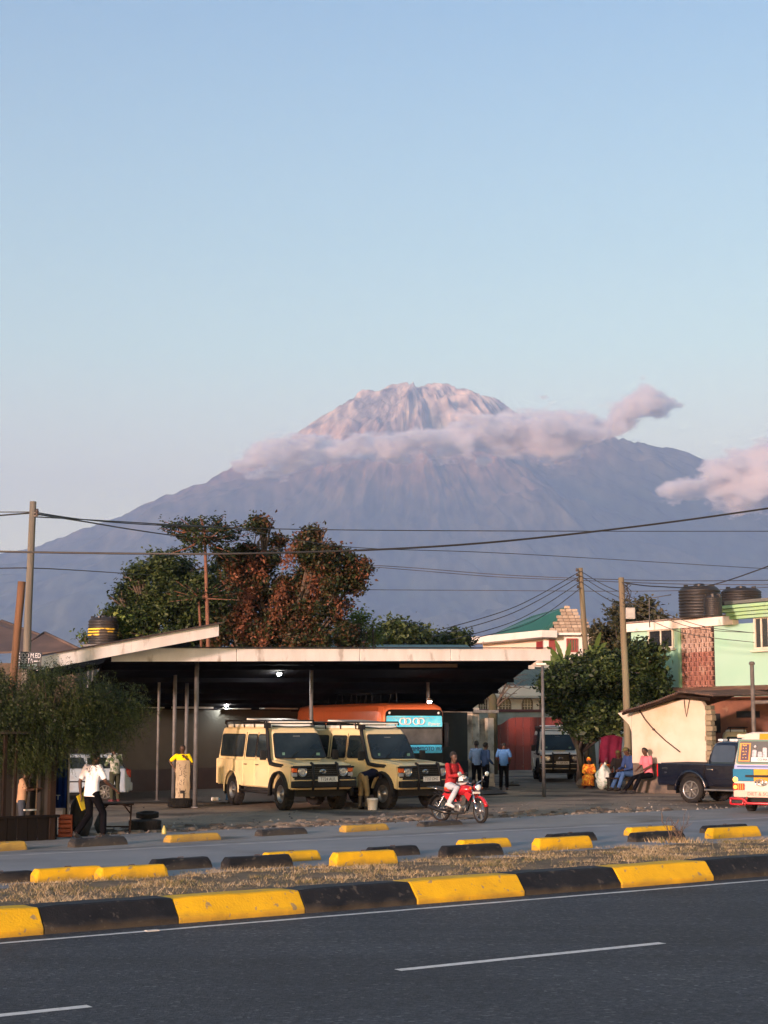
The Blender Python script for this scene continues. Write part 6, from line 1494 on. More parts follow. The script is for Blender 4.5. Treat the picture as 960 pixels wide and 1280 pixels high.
# ---- red motorcycle on its side stand
def motorcycle():
    p = gnd(598, 1028); q = gnd(553, 1026.5); d = p - q; d.z = 0; hd = Vector((.74, -.67, 0)); ang = math.atan2(hd.y, hd.x)
    o = gnd(576, 1028); rt = thing('motorcycle', 'red motorcycle with round headlamp and chrome mirrors on its side stand', 'motorcycle', (o.x, o.y, 0), ang, s=1.0)
    redp = mat('moto_red', (.38, .010, .018), .25, col2=(.32, .008, .015), scale=2, coat=.8); bk = blk; eng = mat('engine_alloy', (.42, .42, .42), .35, .8, col2=(.2, .2, .2), scale=9)
    def mwheel(x, y, steer, name, wd):
        r_ = .305; k = MB(); k.lathe([(r_ * .80, -wd * .4), (r_ * .9, -wd * .5), (r_ * .985, -wd * .3), (r_, 0), (r_ * .985, wd * .3), (r_ * .9, wd * .5), (r_ * .80, wd * .4)], 36, axis='Y')
        w_ = k.build('wheel', rubber, rt); w_.location = (x, y, r_); w_.rotation_euler = (0, 0, steer)
        k = MB(); k.lathe([(r_ * .80, -wd * .35), (r_ * .76, 0), (r_ * .80, wd * .35), (r_ * .82, 0), (r_ * .80, -wd * .35)], 36, axis='Y'); k.build('rim', steel, w_)
        k = MB(); k.lathe([(0, -.07), (.03, -.07), (.075, -.04), (.075, .04), (.03, .07), (0, .07)], 16, axis='Y')
        for i in range(5):
            a = i * 2 * math.pi / 5; 
            for q in (-.18, .18): k.bar((.05 * math.cos(a), 0, .05 * math.sin(a)), (r_ * .78 * math.cos(a + q), 0, r_ * .78 * math.sin(a + q)), .018, .022)
        k.build('spokes', eng, w_); return w_
    ST = R(-18)   # handlebar turned towards the viewer
    mwheel(.63, 0, ST, 'f', .085); mwheel(-.63, 0, 0, 'r', .105)
    Mf = Matrix.Translation((.50, 0, 0)) @ Matrix.Rotation(ST, 4, 'Z') @ Matrix.Translation((-.50, 0, 0))
    k = MB()
    for sg in (-1, 1): k.tube([(.64, sg * .085, .305), (.40, sg * .085, .88)], .022, 10, M=Mf); k.tube([(.64, sg * .085, .29), (.57, sg * .085, .48)], .034, 10, M=Mf)
    k.build('fork', chrome, rt)
    k = MB(); rings = []
    for i in range(9):
        a = R(20) + R(120) * i / 8; r1 = .345; rings.append([(.64 + r1 * math.cos(a), -.065, .305 + r1 * math.sin(a) - .02), (.64 + (r1 + .02) * math.cos(a), 0, .305 + (r1 + .02) * math.sin(a)), (.64 + r1 * math.cos(a), .065, .305 + r1 * math.sin(a) - .02), (.64 + (r1 - .01) * math.cos(a), 0, .305 + (r1 - .01) * math.sin(a))])
    k.loft(rings, M=Mf); k.build('front_mudguard', redp, rt)
    k = MB(); k.lathe([(0, .10), (.06, .085), (.085, .05), (.088, .03), (.07, -.05), (0, -.09)], 20, axis='X', c=(.50, 0, .86), M=Mf); h = k.build('headlamp', redp, rt)
    k = MB(); k.lathe([(0, .125), (.045, .118), (.072, .098), (.078, .08)], 20, axis='X', c=(.50, 0, .86), M=Mf); k.build('lens', mat('head_lens', (.75, .75, .72), .1, col2=(.6, .6, .6), scale=12, coat=.7), h)
    k = MB(); k.lathe([(.075, .105), (.09, .10), (.095, .06), (.088, .05)], 20, axis='X', c=(.50, 0, .86), M=Mf); k.build('bezel', chrome, h)
    k = MB(); k.box((.50, 0, .735), (.03, .20, .05), M=Mf); k.build('number_plate', platem, rt)
    for sg in (-1, 1):
        k = MB(); k.lathe([(0, .05), (.03, .03), (.034, -.02), (0, -.04)], 10, axis='X', c=(.47, sg * .155, .845), M=Mf); k.tube([(.45, sg * .08, .845), (.46, sg * .15, .845)], .01, 6, M=Mf); k.build('indicator', orange_l, rt)
        k = MB(); k.tube([(.33, sg * .26, 1.0), (.36, sg * .30, 1.12), (.37, sg * .36, 1.16)], .008, 6, M=Mf); mm = k.build('mirror_stalk', chrome, rt)
        k = MB(); k.lathe([(0, .02), (.05, .014), (.062, 0), (.05, -.02), (0, -.03)], 14, axis='X', c=(.37, sg * .40, 1.185), M=Mf); k.build('mirror', mat('mirror_pale', (.6, .66, .6), .15, .6), mm)
    k = MB(); k.tube([(.26, -.38, .99), (.33, -.24, 1.01), (.38, -.1, .96), (.38, .1, .96), (.33, .24, 1.01), (.26, .38, .99)], .012, 8, M=Mf); hb = k.build('handlebar', chrome, rt)
    for sg in (-1, 1): k = MB(); k.tube([(.26, sg * .40, .988), (.32, sg * .27, 1.005)], .019, 8, M=Mf); k.build('grip', bk, hb)
    k = MB(); k.lathe([(0, .04), (.05, .03), (.055, -.02), (0, -.03)], 14, axis='X', c=(.40, 0, .99), M=Mf); k.build('speedometer', bk, rt)
    # tank, seat, side panels, tail
    def tank_ring(x, w_, z0, z1): return [(x, w_ * math.cos(a) * (1 if math.sin(a) > 0 else .8), (z0 + z1) / 2 + (z1 - z0) / 2 * math.sin(a)) for a in [2 * math.pi * q / 14 for q in range(14)]]
    k = MB(); k.loft([tank_ring(.36, .06, .74, .84), tank_ring(.30, .13, .70, .90), tank_ring(.12, .16, .66, .93), tank_ring(-.06, .13, .66, .88), tank_ring(-.14, .08, .68, .80)]); k.build('tank', redp, rt)
    k = MB(); k.loft([tank_ring(.02, .09, .74, .80), tank_ring(-.1, .13, .72, .80), tank_ring(-.4, .14, .72, .81), tank_ring(-.7, .12, .76, .86), tank_ring(-.80, .06, .80, .86)]); k.build('seat', mat('seat_black', (.02, .02, .02), .6), rt)
    for sg in (-1, 1):
        k = MB(); k.prism([(-.02, .50), (-.10, .66), (-.42, .72), (-.50, .66), (-.30, .52)], sg * .11, sg * .13); k.build('side_panel', redp, rt, bevel=.01)
        k = MB(); k.prism([(.36, .52), (.20, .70), (.32, .76), (.46, .70)], sg * .12, sg * .145); k.build('tank_shroud', redp, rt, bevel=.01)
        k = MB(); k.tube([(-.63, sg * .12, .31), (-.42, sg * .13, .66)], .02, 8)
        for i in range(9): u = i / 9; k.lathe([(.03, 0), (.034, .01), (.03, .02)], 8, c=(-.60 + .16 * u, sg * .125, .38 + .25 * u))
        k.build('shock_absorber', chrome, rt)
    k = MB(); k.tube([(.40, 0, .84), (.30, 0, .50), (.22, 0, .30), (-.20, 0, .26), (-.30, 0, .50), (-.10, 0, .68), (.34, 0, .72)], .022, 8); k.tube([(-.28, .07, .50), (-.78, .09, .72)], .015, 6); k.tube([(-.28, -.07, .50), (-.78, -.09, .72)], .015, 6); k.tube([(-.20, .08, .30), (-.63, .08, .305)], .02, 6); k.tube([(-.20, -.08, .30), (-.63, -.08, .305)], .02, 6); k.build('frame', bk, rt)
    k = MB(); k.lathe([(0, -.13), (.10, -.13), (.13, -.09), (.13, .09), (.10, .13), (0, .13)], 18, axis='Y', c=(-.02, 0, .36)); e = k.build('engine', eng, rt, bevel=.01)
    k = MB()
    for i in range(6): k.box((.11 + .012 * i, 0, .45 + .033 * i), (.20, .20, .018))
    k.box((.15, 0, .54), (.13, .13, .22)); k.build('cylinder_fins', mat('dark_alloy', (.10, .10, .10), .5, .6), e)
    k = MB(); k.tube([(.22, -.05, .52), (.30, -.13, .44), (.24, -.15, .24), (-.10, -.15, .22), (-.45, -.17, .25)], .022, 8); k.tube([(-.25, -.17, .235), (-.45, -.18, .26), (-.88, -.19, .36)], [.035, .05, .048], 12); k.build('exhaust', mat('exhaust_dark', (.08, .075, .07), .35, .9), rt)
    k = MB(); rings = []
    for i in range(8):
        a = R(60) + R(110) * i / 7; r1 = .36; rings.append([(-.63 + r1 * math.cos(a), -.07, .305 + r1 * math.sin(a)), (-.63 + r1 * math.cos(a), .07, .305 + r1 * math.sin(a)), (-.63 + (r1 + .012) * math.cos(a), .07, .305 + (r1 + .012) * math.sin(a)), (-.63 + (r1 + .012) * math.cos(a), -.07, .305 + (r1 + .012) * math.sin(a))])
    k.loft(rings, smooth=False); k.build('rear_mudguard', bk, rt)
    k = MB(); k.tube([(-.62, -.14, .80), (-.95, -.14, .84), (-.95, .14, .84), (-.62, .14, .80)], .012, 6); k.tube([(-.78, -.14, .82), (-.78, .14, .82)], .01, 6); k.build('rear_rack', chrome, rt)
    k = MB(); k.tube([(.0, -.10, .26), (.10, -.30, .02)], .014, 6); k.box((.10, -.31, .012), (.07, .04, .015)); k.build('side_stand', bk, rt)
    k = MB(); k.tube([(.0, -.24, .28), (.0, .24, .28)], .012, 6); k.build('foot_pegs', bk, rt)
    return rt
MOTO = motorcycle()
# ------------------------------------------------------------------ trees and plants
BARK = mat('bark', (.10, .075, .055), .95, col2=(.06, .045, .035), scale=4, bump=.5, bscale=12, stretch=(1, 1, .3))
def leaves(name, C, n, size, m, parent, g, asp=.5, droop=0.0, sigma=.3, per=14, up=0.2):
    """C: array of clump centres (k,3) relative to the thing; quads scattered round them"""
    C = np.asarray(C); idx = g.integers(0, len(C), n // per + 1).repeat(per)[:n]
    P = C[idx] + g.normal(0, 1, (n, 3)) * sigma * np.array([1, 1, .8])
    d = g.normal(0, 1, (n, 3)); d[:, 2] = d[:, 2] * .6 - droop; d /= np.linalg.norm(d, axis=1)[:, None]
    q = g.normal(0, 1, (n, 3)); q[:, 2] *= .6; q -= d * (q * d).sum(1)[:, None]; q /= np.linalg.norm(q, axis=1)[:, None]
    L = size * g.uniform(.6, 1.3, n)[:, None]; Wd = L * asp
    nn = np.cross(d, q) * L * .12
    v = np.stack([P - d * L / 2, P - d * L * .05 + q * Wd / 2 + nn, P + d * L / 2, P - d * L * .05 - q * Wd / 2 + nn], 1).reshape(-1, 3)
    f = np.arange(4 * n).reshape(n, 4)
    return rawmesh(name, v, f, m, parent)
def blob_clumps(blobs, per_m2, g, gap=-.05, org=None, fill=.25):
    """blobs: centre + radii in metres -> clump centres on the lumpy shells and some inside"""
    out = []
    for (c, r_) in blobs:
        k = int(per_m2 * (r_[0] * r_[1] + r_[1] * r_[2] + r_[0] * r_[2]) * 4); d = g.normal(0, 1, (k, 3)); d /= np.linalg.norm(d, axis=1)[:, None]
        s_ = np.where(g.random(k) < fill, g.uniform(.3, .8, k), g.uniform(.82, 1.08, k))[:, None]
        for dd, ss in zip(d, s_):
            nz = mnoise.noise(Vector(dd) * 2.2 + Vector(c)) 
            if nz < gap: continue
            p = Vector(c) + Vector(dd * ss * np.array(r_)) * (1 + .18 * nz)
            out.append(p)
    return out
def tree(name, label, base, blobs, m, leaf, count, seed, trunk_r=.22, asp=.55, droop=.15, dens=1.5, sigma=.3, gap=-.12, trunk_m=None, fork=.35, cat='tree', group=None, per=14, fill=.25, nb=1.0):
    g = np.random.default_rng(seed); rt = thing(name, label, cat, base, 0, group); b = Vector(base)
    B = [(tuple(Vector(c) - b), r_) for c, r_ in blobs]
    C = [c for c in blob_clumps(B, dens, g, gap, fill=fill)]
    top = sum((Vector(c) for c, _ in B), Vector()) / len(B); k = MB(); fk = Vector((0, 0, top.z * fork))
    k.tube([Vector((0, 0, -.1)), fk * .5 + Vector((.05, 0, 0)), fk], [trunk_r * 1.25, trunk_r, trunk_r * .85], 9)
    for c, r_ in B:
        c = Vector(c); mid = fk.lerp(c, .55) + Vector(g.normal(0, .2, 3)); k.tube([fk - Vector((0, 0, .1)), mid, c + Vector((0, 0, r_[2] * .4))], [trunk_r * .6, trunk_r * .38, trunk_r * .12], 6)
        for j in range(int(5 * nb)):
            d = Vector(g.normal(0, 1, 3)); d.z = abs(d.z) * .8; d.normalize(); e = c + Vector((d.x * r_[0], d.y * r_[1], d.z * r_[2])) * .92; k.tube([mid.lerp(c, g.random()), (c + e) / 2 + Vector(g.normal(0, .1, 3)), e], [trunk_r * .2, trunk_r * .12, trunk_r * .05], 4)
    k.build('trunk', trunk_m or BARK, rt)
    leaves('crown', [tuple(c) for c in C], count, leaf, m, rt, g, asp, droop, sigma, per)
    return rt
def B_(px, py, Y, rx, rz, ry=None):
    """blob given by its picture centre and half sizes in photo pixels"""
    s = Y / F; return (tuple(at(px, py, Y)), (rx * s, (ry or rx) * s, rz * s))
lf_g = leafmat('leaf_green', [(.009, .019, .006), (.018, .036, .010), (.036, .060, .016), (.07, .095, .03)])
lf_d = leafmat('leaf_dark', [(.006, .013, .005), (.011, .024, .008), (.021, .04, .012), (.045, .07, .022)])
lf_r = leafmat('leaf_russet', [(.010, .022, .007), (.018, .032, .010), (.030, .042, .014), (.045, .042, .016), (.075, .040, .018), (.12, .052, .026)], scale=.75)
lf_o = leafmat('leaf_olive', [(.016, .02, .01), (.035, .042, .018), (.06, .06, .028), (.085, .075, .04)])
lf_f = leafmat('leaf_feathery', [(.005, .012, .003), (.012, .024, .005), (.024, .042, .009), (.052, .07, .017)], scale=1.2)
lf_b = leafmat('leaf_broad', [(.008, .016, .006), (.016, .032, .010), (.034, .058, .016), (.075, .105, .03)])
lf_y = leafmat('leaf_young', [(.03, .06, .012), (.06, .11, .02), (.11, .17, .03), (.2, .24, .06)])
YT = 74
tree('broadleaf_tree', 'large dark green tree rising behind the left end of the carport', (at(215, 905, YT).x, YT, 0),
     [B_(190, 745, YT, 36, 32), B_(222, 716, YT, 42, 20), B_(172, 775, YT, 32, 30), B_(172, 724, YT, 20, 14), B_(240, 760, YT, 45, 45), B_(150, 790, YT, 22, 20), B_(205, 800, YT, 60, 40), B_(262, 730, YT + 2, 26, 26), B_(136, 772, YT, 13, 12), B_(150, 755, YT, 18, 18), B_(200, 700, YT, 22, 12), B_(284, 768, YT, 24, 42), B_(250, 800, YT, 50, 40)], lf_g, .20, 46000, 11, .3, sigma=.28, dens=1.3, gap=-.02, nb=2)
tree('creeper_clad_tree', 'tall tree hung with rust-red creeper leaves, its top split in two', (at(320, 905, 72).x, 72, 0),
     [B_(322, 690, 72, 30, 34), B_(300, 725, 72, 28, 45), B_(335, 745, 72, 40, 50), B_(300, 790, 72, 32, 45), B_(352, 800, 72, 40, 45), B_(398, 690, 71, 26, 28), B_(415, 715, 71, 34, 22), B_(442, 712, 71, 19, 20), B_(370, 738, 72, 20, 26), B_(420, 775, 71, 28, 24), B_(400, 800, 71, 40, 35), B_(386, 758, 72, 26, 30), B_(360, 775, 72, 30, 40), B_(330, 660, 72, 12, 9), B_(400, 664, 71, 12, 9)], lf_r, .19, 62000, 12, .30, sigma=.24, dens=1.5, droop=.5, gap=-.02, nb=2)
def hanging_creeper():
    g = np.random.default_rng(33); rt = bpy.data.objects.get('creeper_clad_tree'); b = rt.location
    for (px, py, hh) in ((292, 720, 30), (318, 702, 26), (352, 742, 22), (300, 775, 28), (345, 770, 26), (362, 698, 22), (408, 700, 24), (380, 690, 20), (420, 755, 24), (378, 790, 18), (330, 800, 18), (448, 715, 16), (392, 735, 18), (310, 750, 20)):
        C = [tuple(at(px + g.normal(0, 3.5), py + q, 70.8 + g.normal(0, .3)) - b) for q in np.linspace(-hh * .6, hh * .6, 14)]
        leaves('foliage', C, 230, .18, leafmat('leaf_rust', [(.08, .034, .018), (.14, .055, .03), (.20, .08, .042)]) if 'leaf_rust' not in MATS else MATS['leaf_rust'], rt, g, .5, .9, .16, 10)['kind'] = 'stuff'
hanging_creeper()
def umbrella_tree():
    Y = 69; b = at(261, 905, Y); b.z = 0; rt = thing('umbrella_tree', 'slender tree with a bare reddish trunk and flat tiers of twigs at its top', 'tree', b)
    tm = mat('red_bark', (.17, .075, .045), .9, col2=(.11, .052, .034), scale=5, bump=.3); g = np.random.default_rng(5); k = MB(); T = [at(261, 830, Y) - b, at(259, 760, Y) - b, at(257, 700, Y) - b, at(256, 668, Y) - b, at(253, 650, Y) - b]
    k.tube([Vector((0, 0, -.1))] + T, [.11, .095, .085, .07, .045, .02], 9); k.tube([at(252, 815, Y) - b, at(249, 760, Y) - b, at(247, 735, Y) - b], [.065, .05, .03], 7); k.tube([at(253, 840, Y) - b, at(252, 815, Y) - b], .09, 7)
    C = []
    ends = [(224, 688, .5), (288, 690, -.5), (236, 696, 1), (278, 698, 0), (248, 690, -1), (212, 692, 0), (298, 700, .5), (200, 660, 0), (206, 652, 1), (308, 655, 0), (312, 668, 1), (225, 648, 0), (280, 645, 0), (212, 657, 0), (220, 672, 1), (240, 652, -1), (250, 645, 0), (268, 650, 1), (285, 655, 0), (292, 668, -1), (300, 662, .5), (232, 664, 2), (276, 662, -2), (228, 675, -1), (262, 672, 2), (243, 668, -2), (216, 668, 0), (297, 676, 0), (236, 656, 1), (205, 664, .3), (288, 660, .4)]
    for (px, py, dy) in ends:
        o = at(256, 672 if py > 660 else 664, Y) - b; e = at(px, py, Y + dy) - b; m_ = o.lerp(e, .5) - Vector((0, 0, .12)); k.tube([o, m_, e], [.045, .03, .012], 5)
        for t in np.linspace(.3, 1.0, 12): C.append(tuple((o.lerp(e, t) if t > .5 else o.lerp(m_, t * 2)) + Vector(g.normal(0, .1, 3))))
    for (px, py) in ((208, 742), (212, 752), (300, 750), (220, 726), (290, 725), (215, 738), (225, 745), (285, 735), (296, 742), (232, 730), (275, 728), (240, 748)):
        o = at(250, 748, Y) - b; e = at(px, py, Y + g.normal(0, .8)) - b; k.tube([o, o.lerp(e, .5), e], [.035, .02, .01], 5)
        for t in np.linspace(.3, 1.0, 7): C.append(tuple(o.lerp(e, t) + Vector(g.normal(0, .1, 3))))
    k.build('trunk', tm, rt); leaves('crown', C, 4800, .15, lf_d, rt, g, .5, -.1, .10, 8)
umbrella_tree()
tree('shrub_tree', 'leafy shrub showing around the striped water tank', (at(150, 905, 73).x, 73, 0), [B_(165, 785, 73.5, 20, 15), B_(145, 774, 74, 14, 8), B_(105, 798, 74, 8, 8)], lf_y, .2, 2600, 21, .1, sigma=.25, dens=2.5)
tree('small_tree', 'thin pale-leaved tree just right of the russet tree', (at(455, 905, 78).x, 78, 0), [B_(455, 790, 78, 18, 18), B_(466, 780, 78, 8, 12), B_(440, 798, 78, 15, 15)], lf_y, .18, 3000, 22, .1, sigma=.3, dens=1.6, gap=0)
tree('distant_tree', 'rounded dark tree low on the skyline left of the green roof edge', (at(500, 905, 105).x, 105, 0), [B_(500, 797, 105, 22, 12), B_(520, 792, 105, 14, 8), B_(482, 800, 105, 15, 10)], lf_g, .3, 4500, 23, .2, sigma=.4, dens=1.0, cat='tree')
tree('distant_tree', 'lower dark tree on the skyline just before the cream house', (at(563, 905, 108).x, 108, 0), [B_(560, 801, 108, 14, 7), B_(577, 799, 108, 10, 5), B_(545, 803, 108, 12, 6)], lf_g, .3, 2800, 24, .2, sigma=.4, dens=1.0)
tree('olive_tree', 'brownish dark tree standing behind the box pole and mint building', (at(790, 905, 88).x, 88, 0), [B_(795, 785, 88, 32, 28), B_(770, 800, 88, 26, 28), B_(815, 800, 88, 22, 30), B_(780, 840, 88, 34, 36)], lf_o, .26, 14000, 25, .3, sigma=.33, dens=1.2)
tree('dense_tree', 'wide dense broadleaf tree spreading behind the box pole', (at(724, 905, 67).x, 67, 0),
     [B_(735, 858, 65, 44, 28), B_(778, 848, 64, 40, 34), B_(794, 824, 65, 20, 18), B_(704, 868, 65, 24, 22), B_(745, 885, 64, 50, 24), B_(790, 875, 64, 34, 30), B_(806, 852, 64.5, 16, 18), B_(742, 902, 66, 22, 16), B_(712, 848, 65, 20, 20), B_(748, 836, 65, 18, 12)], lf_b, .19, 64000, 26, .17, sigma=.22, dens=1.7, droop=.3)
def tips():
    g = np.random.default_rng(8); rt = bpy.data.objects['dense_tree']; b = rt.location; k = MB(); C = []
    for (x0, y0, x1, y1) in ((804, 815, 830, 808), (800, 830, 832, 822), (805, 842, 834, 838), (805, 862, 826, 868), (735, 905, 722, 922), (745, 908, 738, 926), (750, 905, 752, 920), (760, 905, 765, 916), (745, 903, 728, 914), (770, 900, 772, 912)):
        o, e = at(x0, y0, 63.5) - b, at(x1, y1, 63.3) - b; k.tube([o, e], [.03, .01], 4)
        for t in np.linspace(0, 1, 7): C.append(tuple(o.lerp(e, t)))
    k.build('twigs', BARK, rt); leaves('leaf_sprays', C, 1500, .26, lf_g, rt, g, .5, .2, .14, 8)
tips()
def banana(label, px, py, Y, fr_list, seed):
    b = at(px, 905, Y); b.z = 0; rt = thing('banana_plant', label, 'banana plant', b, 0, 'banana plants among the tree'); g = random.Random(seed); o = at(px, py, Y) - b; st_x = (at(733, 905, Y) - b).x if px < 760 else 0
    k = MB(); k.tube([(st_x, 1, 0), o], [.12, .08], 9); k.build('stem', mat('banana_stem', (.035, .035, .02), .8), rt)
    for (x, y, w_) in fr_list:
        e = at(x, y, Y - .3 + g.random() * .6) - b; k = MB(); n = 12; mid = o.lerp(e, .5) + Vector((0, 0, .35 * (e - o).length * .5)); side = (e - o).cross(Vector((g.uniform(-.3, .3), 1, .4))).normalized()
        vs = []
        for i in range(n + 1):
            t = i / n; p = o * (1 - t) ** 2 + mid * 2 * t * (1 - t) + e * t * t; ww = w_ * math.sin(math.pi * (t * .93 + .05)) ** .6 * (1 if i % 2 else .82)
            vs += [p - side * ww / 2 - Vector((0, 0, ww * .12)), p, p + side * ww / 2 - Vector((0, 0, ww * .12))]
        fs = [];
        for i in range(n): a = 3 * i; fs += [(a, a + 3, a + 4, a + 1), (a + 1, a + 4, a + 5, a + 2)]
        k.add(vs, fs, 0, True); k.build('leaf', leafmat('banana_leaf', [(.025, .055, .012), (.05, .09, .02), (.10, .14, .035)]) if 'banana_leaf' not in MATS else MATS['banana_leaf'], rt)
banana('yellow-green banana plant poking out left of the dense tree', 706, 838, 66, [(684, 808, .26), (694, 800, .22), (713, 803, .24), (678, 826, .28), (688, 838, .26), (724, 822, .25), (672, 814, .22), (680, 842, .24)], 1)
banana('banana plant with upright leaves beside the farther utility pole', 742, 822, 68, [(736, 806, .22), (751, 790, .24), (758, 803, .24), (730, 812, .22)], 2)
banana('banana plant with a broad yellow leaf against the mint wall', 806, 850, 63.5, [(830, 838, .42), (822, 828, .3), (800, 836, .3)], 3)
def bare_tree():
    b = at(616, 905, 79); b.z = 0; rt = thing('bare_tree', 'leafless crooked tree with a mossy stump beside the red gate', 'tree', b); g = random.Random(4); k = MB()
    P = lambda x, y, d=0: at(x, y, 79 + d) - b
    k.tube([Vector((0, 0, 0)), P(616, 889), P(616, 872), P(614, 864)], [.24, .23, .20, .12], 10); k.build('trunk', mat('mossy_bark', (.05, .055, .025), .95, col2=(.06, .045, .03), scale=3, bump=.5), rt)
    k = MB(); segs = [(P(617, 886), P(625, 872), P(633, 855, 1), .12), (P(614, 875), P(606, 866), P(598, 872), .10), (P(620, 884), P(629, 876), P(640, 868), .07), (P(626, 871), P(636, 860), P(650, 858), .05), (P(630, 862), P(634, 850), P(645, 846), .05), (P(606, 866), P(600, 858), P(592, 862), .06), (P(612, 866), P(609, 852), P(604, 846), .07)]
    for a, m_, c, r_ in segs:
        k.tube([a, m_, c], [r_, r_ * .7, r_ * .3], 6)
        for j in range(7):
            s_ = m_.lerp(c, g.random()); e = s_ + Vector((g.uniform(-.6, .9), g.uniform(-.3, .3), g.uniform(-.1, .55))); k.tube([s_, (s_ + e) / 2 + Vector((0, 0, .07)), e], [.022, .015, .008], 4)
    k.build('branches', BARK, rt)
bare_tree()
def drooping_bush():
    Y = 34.5; b = at(62, 905, Y + .4); b.z = 0; rt = thing('drooping_bush', 'big feathery bush with drooping fine leaves at the left edge', 'bush', b)
    g = np.random.default_rng(14); s = Y / F
    blobs = [B_(60, 872, Y, 70, 36, 60), B_(10, 885, Y, 60, 42, 50), B_(120, 885, Y, 44, 34, 45), B_(150, 882, Y, 24, 26, 30), B_(70, 905, Y, 62, 34, 50), B_(20, 925, Y, 45, 35, 45), B_(115, 912, Y, 34, 26, 35), B_(-30, 880, Y, 50, 50, 50), B_(60, 935, Y, 45, 22, 35)]
    bb = [(tuple(Vector(c) - b), r_) for c, r_ in blobs]; C = blob_clumps(bb, 16, g, -.35, fill=.5)
    k = MB(); top = Vector((0, 0, 1.9)); k.tube([(0, 0, -.1), (.05, 0, .9), top], [.11, .09, .06], 8)
    for i in range(26):
        c, r_ = bb[g.integers(len(bb))]; d = Vector(g.normal(0, 1, 3)); d.z = abs(d.z); d.normalize(); e = Vector(c) + Vector((d.x * r_[0], d.y * r_[1], d.z * r_[2])); k.tube([Vector((0, 0, 1.2)), (top + e) / 2 + Vector((0, 0, .2)), e], [.035, .022, .006], 5)
    k.build('trunk', BARK, rt)
    # drooping strands: chains of fine leaflets hanging from the clumps
    n = 4200; cc = np.array([tuple(c) for c in C]); ii = g.integers(0, len(cc), n); P = cc[ii] + g.normal(0, .05, (n, 3)); out = P - np.array([0, 0, 1.95]); out /= np.linalg.norm(out, axis=1)[:, None]
    m_ = 17; V_ = []; q0 = P.copy(); d = out * .8 + g.normal(0, .35, (n, 3)); d[:, 2] += .25
    for j in range(m_):
        d[:, 2] -= .16; dn = d / np.linalg.norm(d, axis=1)[:, None]; q0 = q0 + dn * .032
        sd = np.cross(dn, g.normal(0, 1, (n, 3))); sd /= np.linalg.norm(sd, axis=1)[:, None]
        tip = q0 + dn * .03 + sd * g.uniform(.035, .075, n)[:, None] + np.array([0, 0, -.012]); wv = np.cross(sd, dn) * .006
        V_.append(np.stack([q0 - wv, tip, q0 + wv + dn * .012], 1))
    v = np.concatenate(V_).reshape(-1, 3); f = np.arange(len(v)).reshape(-1, 3)
    rawmesh('crown', v, f, lf_f, rt)
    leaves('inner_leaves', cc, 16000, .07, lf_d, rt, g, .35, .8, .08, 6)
drooping_bush()
# ------------------------------------------------------------------ people: local x to the person's right, y forward, z up
skin_m = mat('dark_skin', (.075, .036, .022), .5, col2=(.055, .027, .017), scale=6, spec=.4)
hair_m = mat('black_hair', (.008, .007, .007), .9)
def cloth(name, c, c2=None, sc=5.0, **kw): return mat(name, c, .9, col2=c2 or tuple(q * .75 for q in c), scale=sc, bump=.5, bscale=9, spec=.05, bdist=.03, **kw)
def remesh(o, vox, sm=4):
    r_ = o.modifiers.new('remesh', 'REMESH'); r_.mode = 'VOXEL'; r_.voxel_size = vox; r_.use_smooth_shade = True
    s_ = o.modifiers.new('smooth', 'SMOOTH'); s_.factor = .5; s_.iterations = sm
STAND = dict(pel=(0, 0, .94), chest=(0, .0, 1.28), neck=(0, 0, 1.47), head=(0, .02, 1.61), shr=(.185, 0, 1.41), shl=(-.185, 0, 1.41), elr=(.235, -.02, 1.13), ell=(-.235, -.02, 1.13), har=(.25, .06, .88), hal=(-.25, .06, .88),
             knr=(.10, .02, .50), knl=(-.10, .02, .50), anr=(.11, -.02, .09), anl=(-.11, -.02, .09), face=(0, 1, 0), toer=None, toel=None)
def ell_ring(c, ax, side, wx, wy, n=16):
    ax = ax.normalized(); side = (side - ax * side.dot(ax)).normalized(); f = ax.cross(side)
    return [c + side * (wx * math.cos(a)) + f * (wy * math.sin(a)) for a in [2 * math.pi * i / n for i in range(n)]]
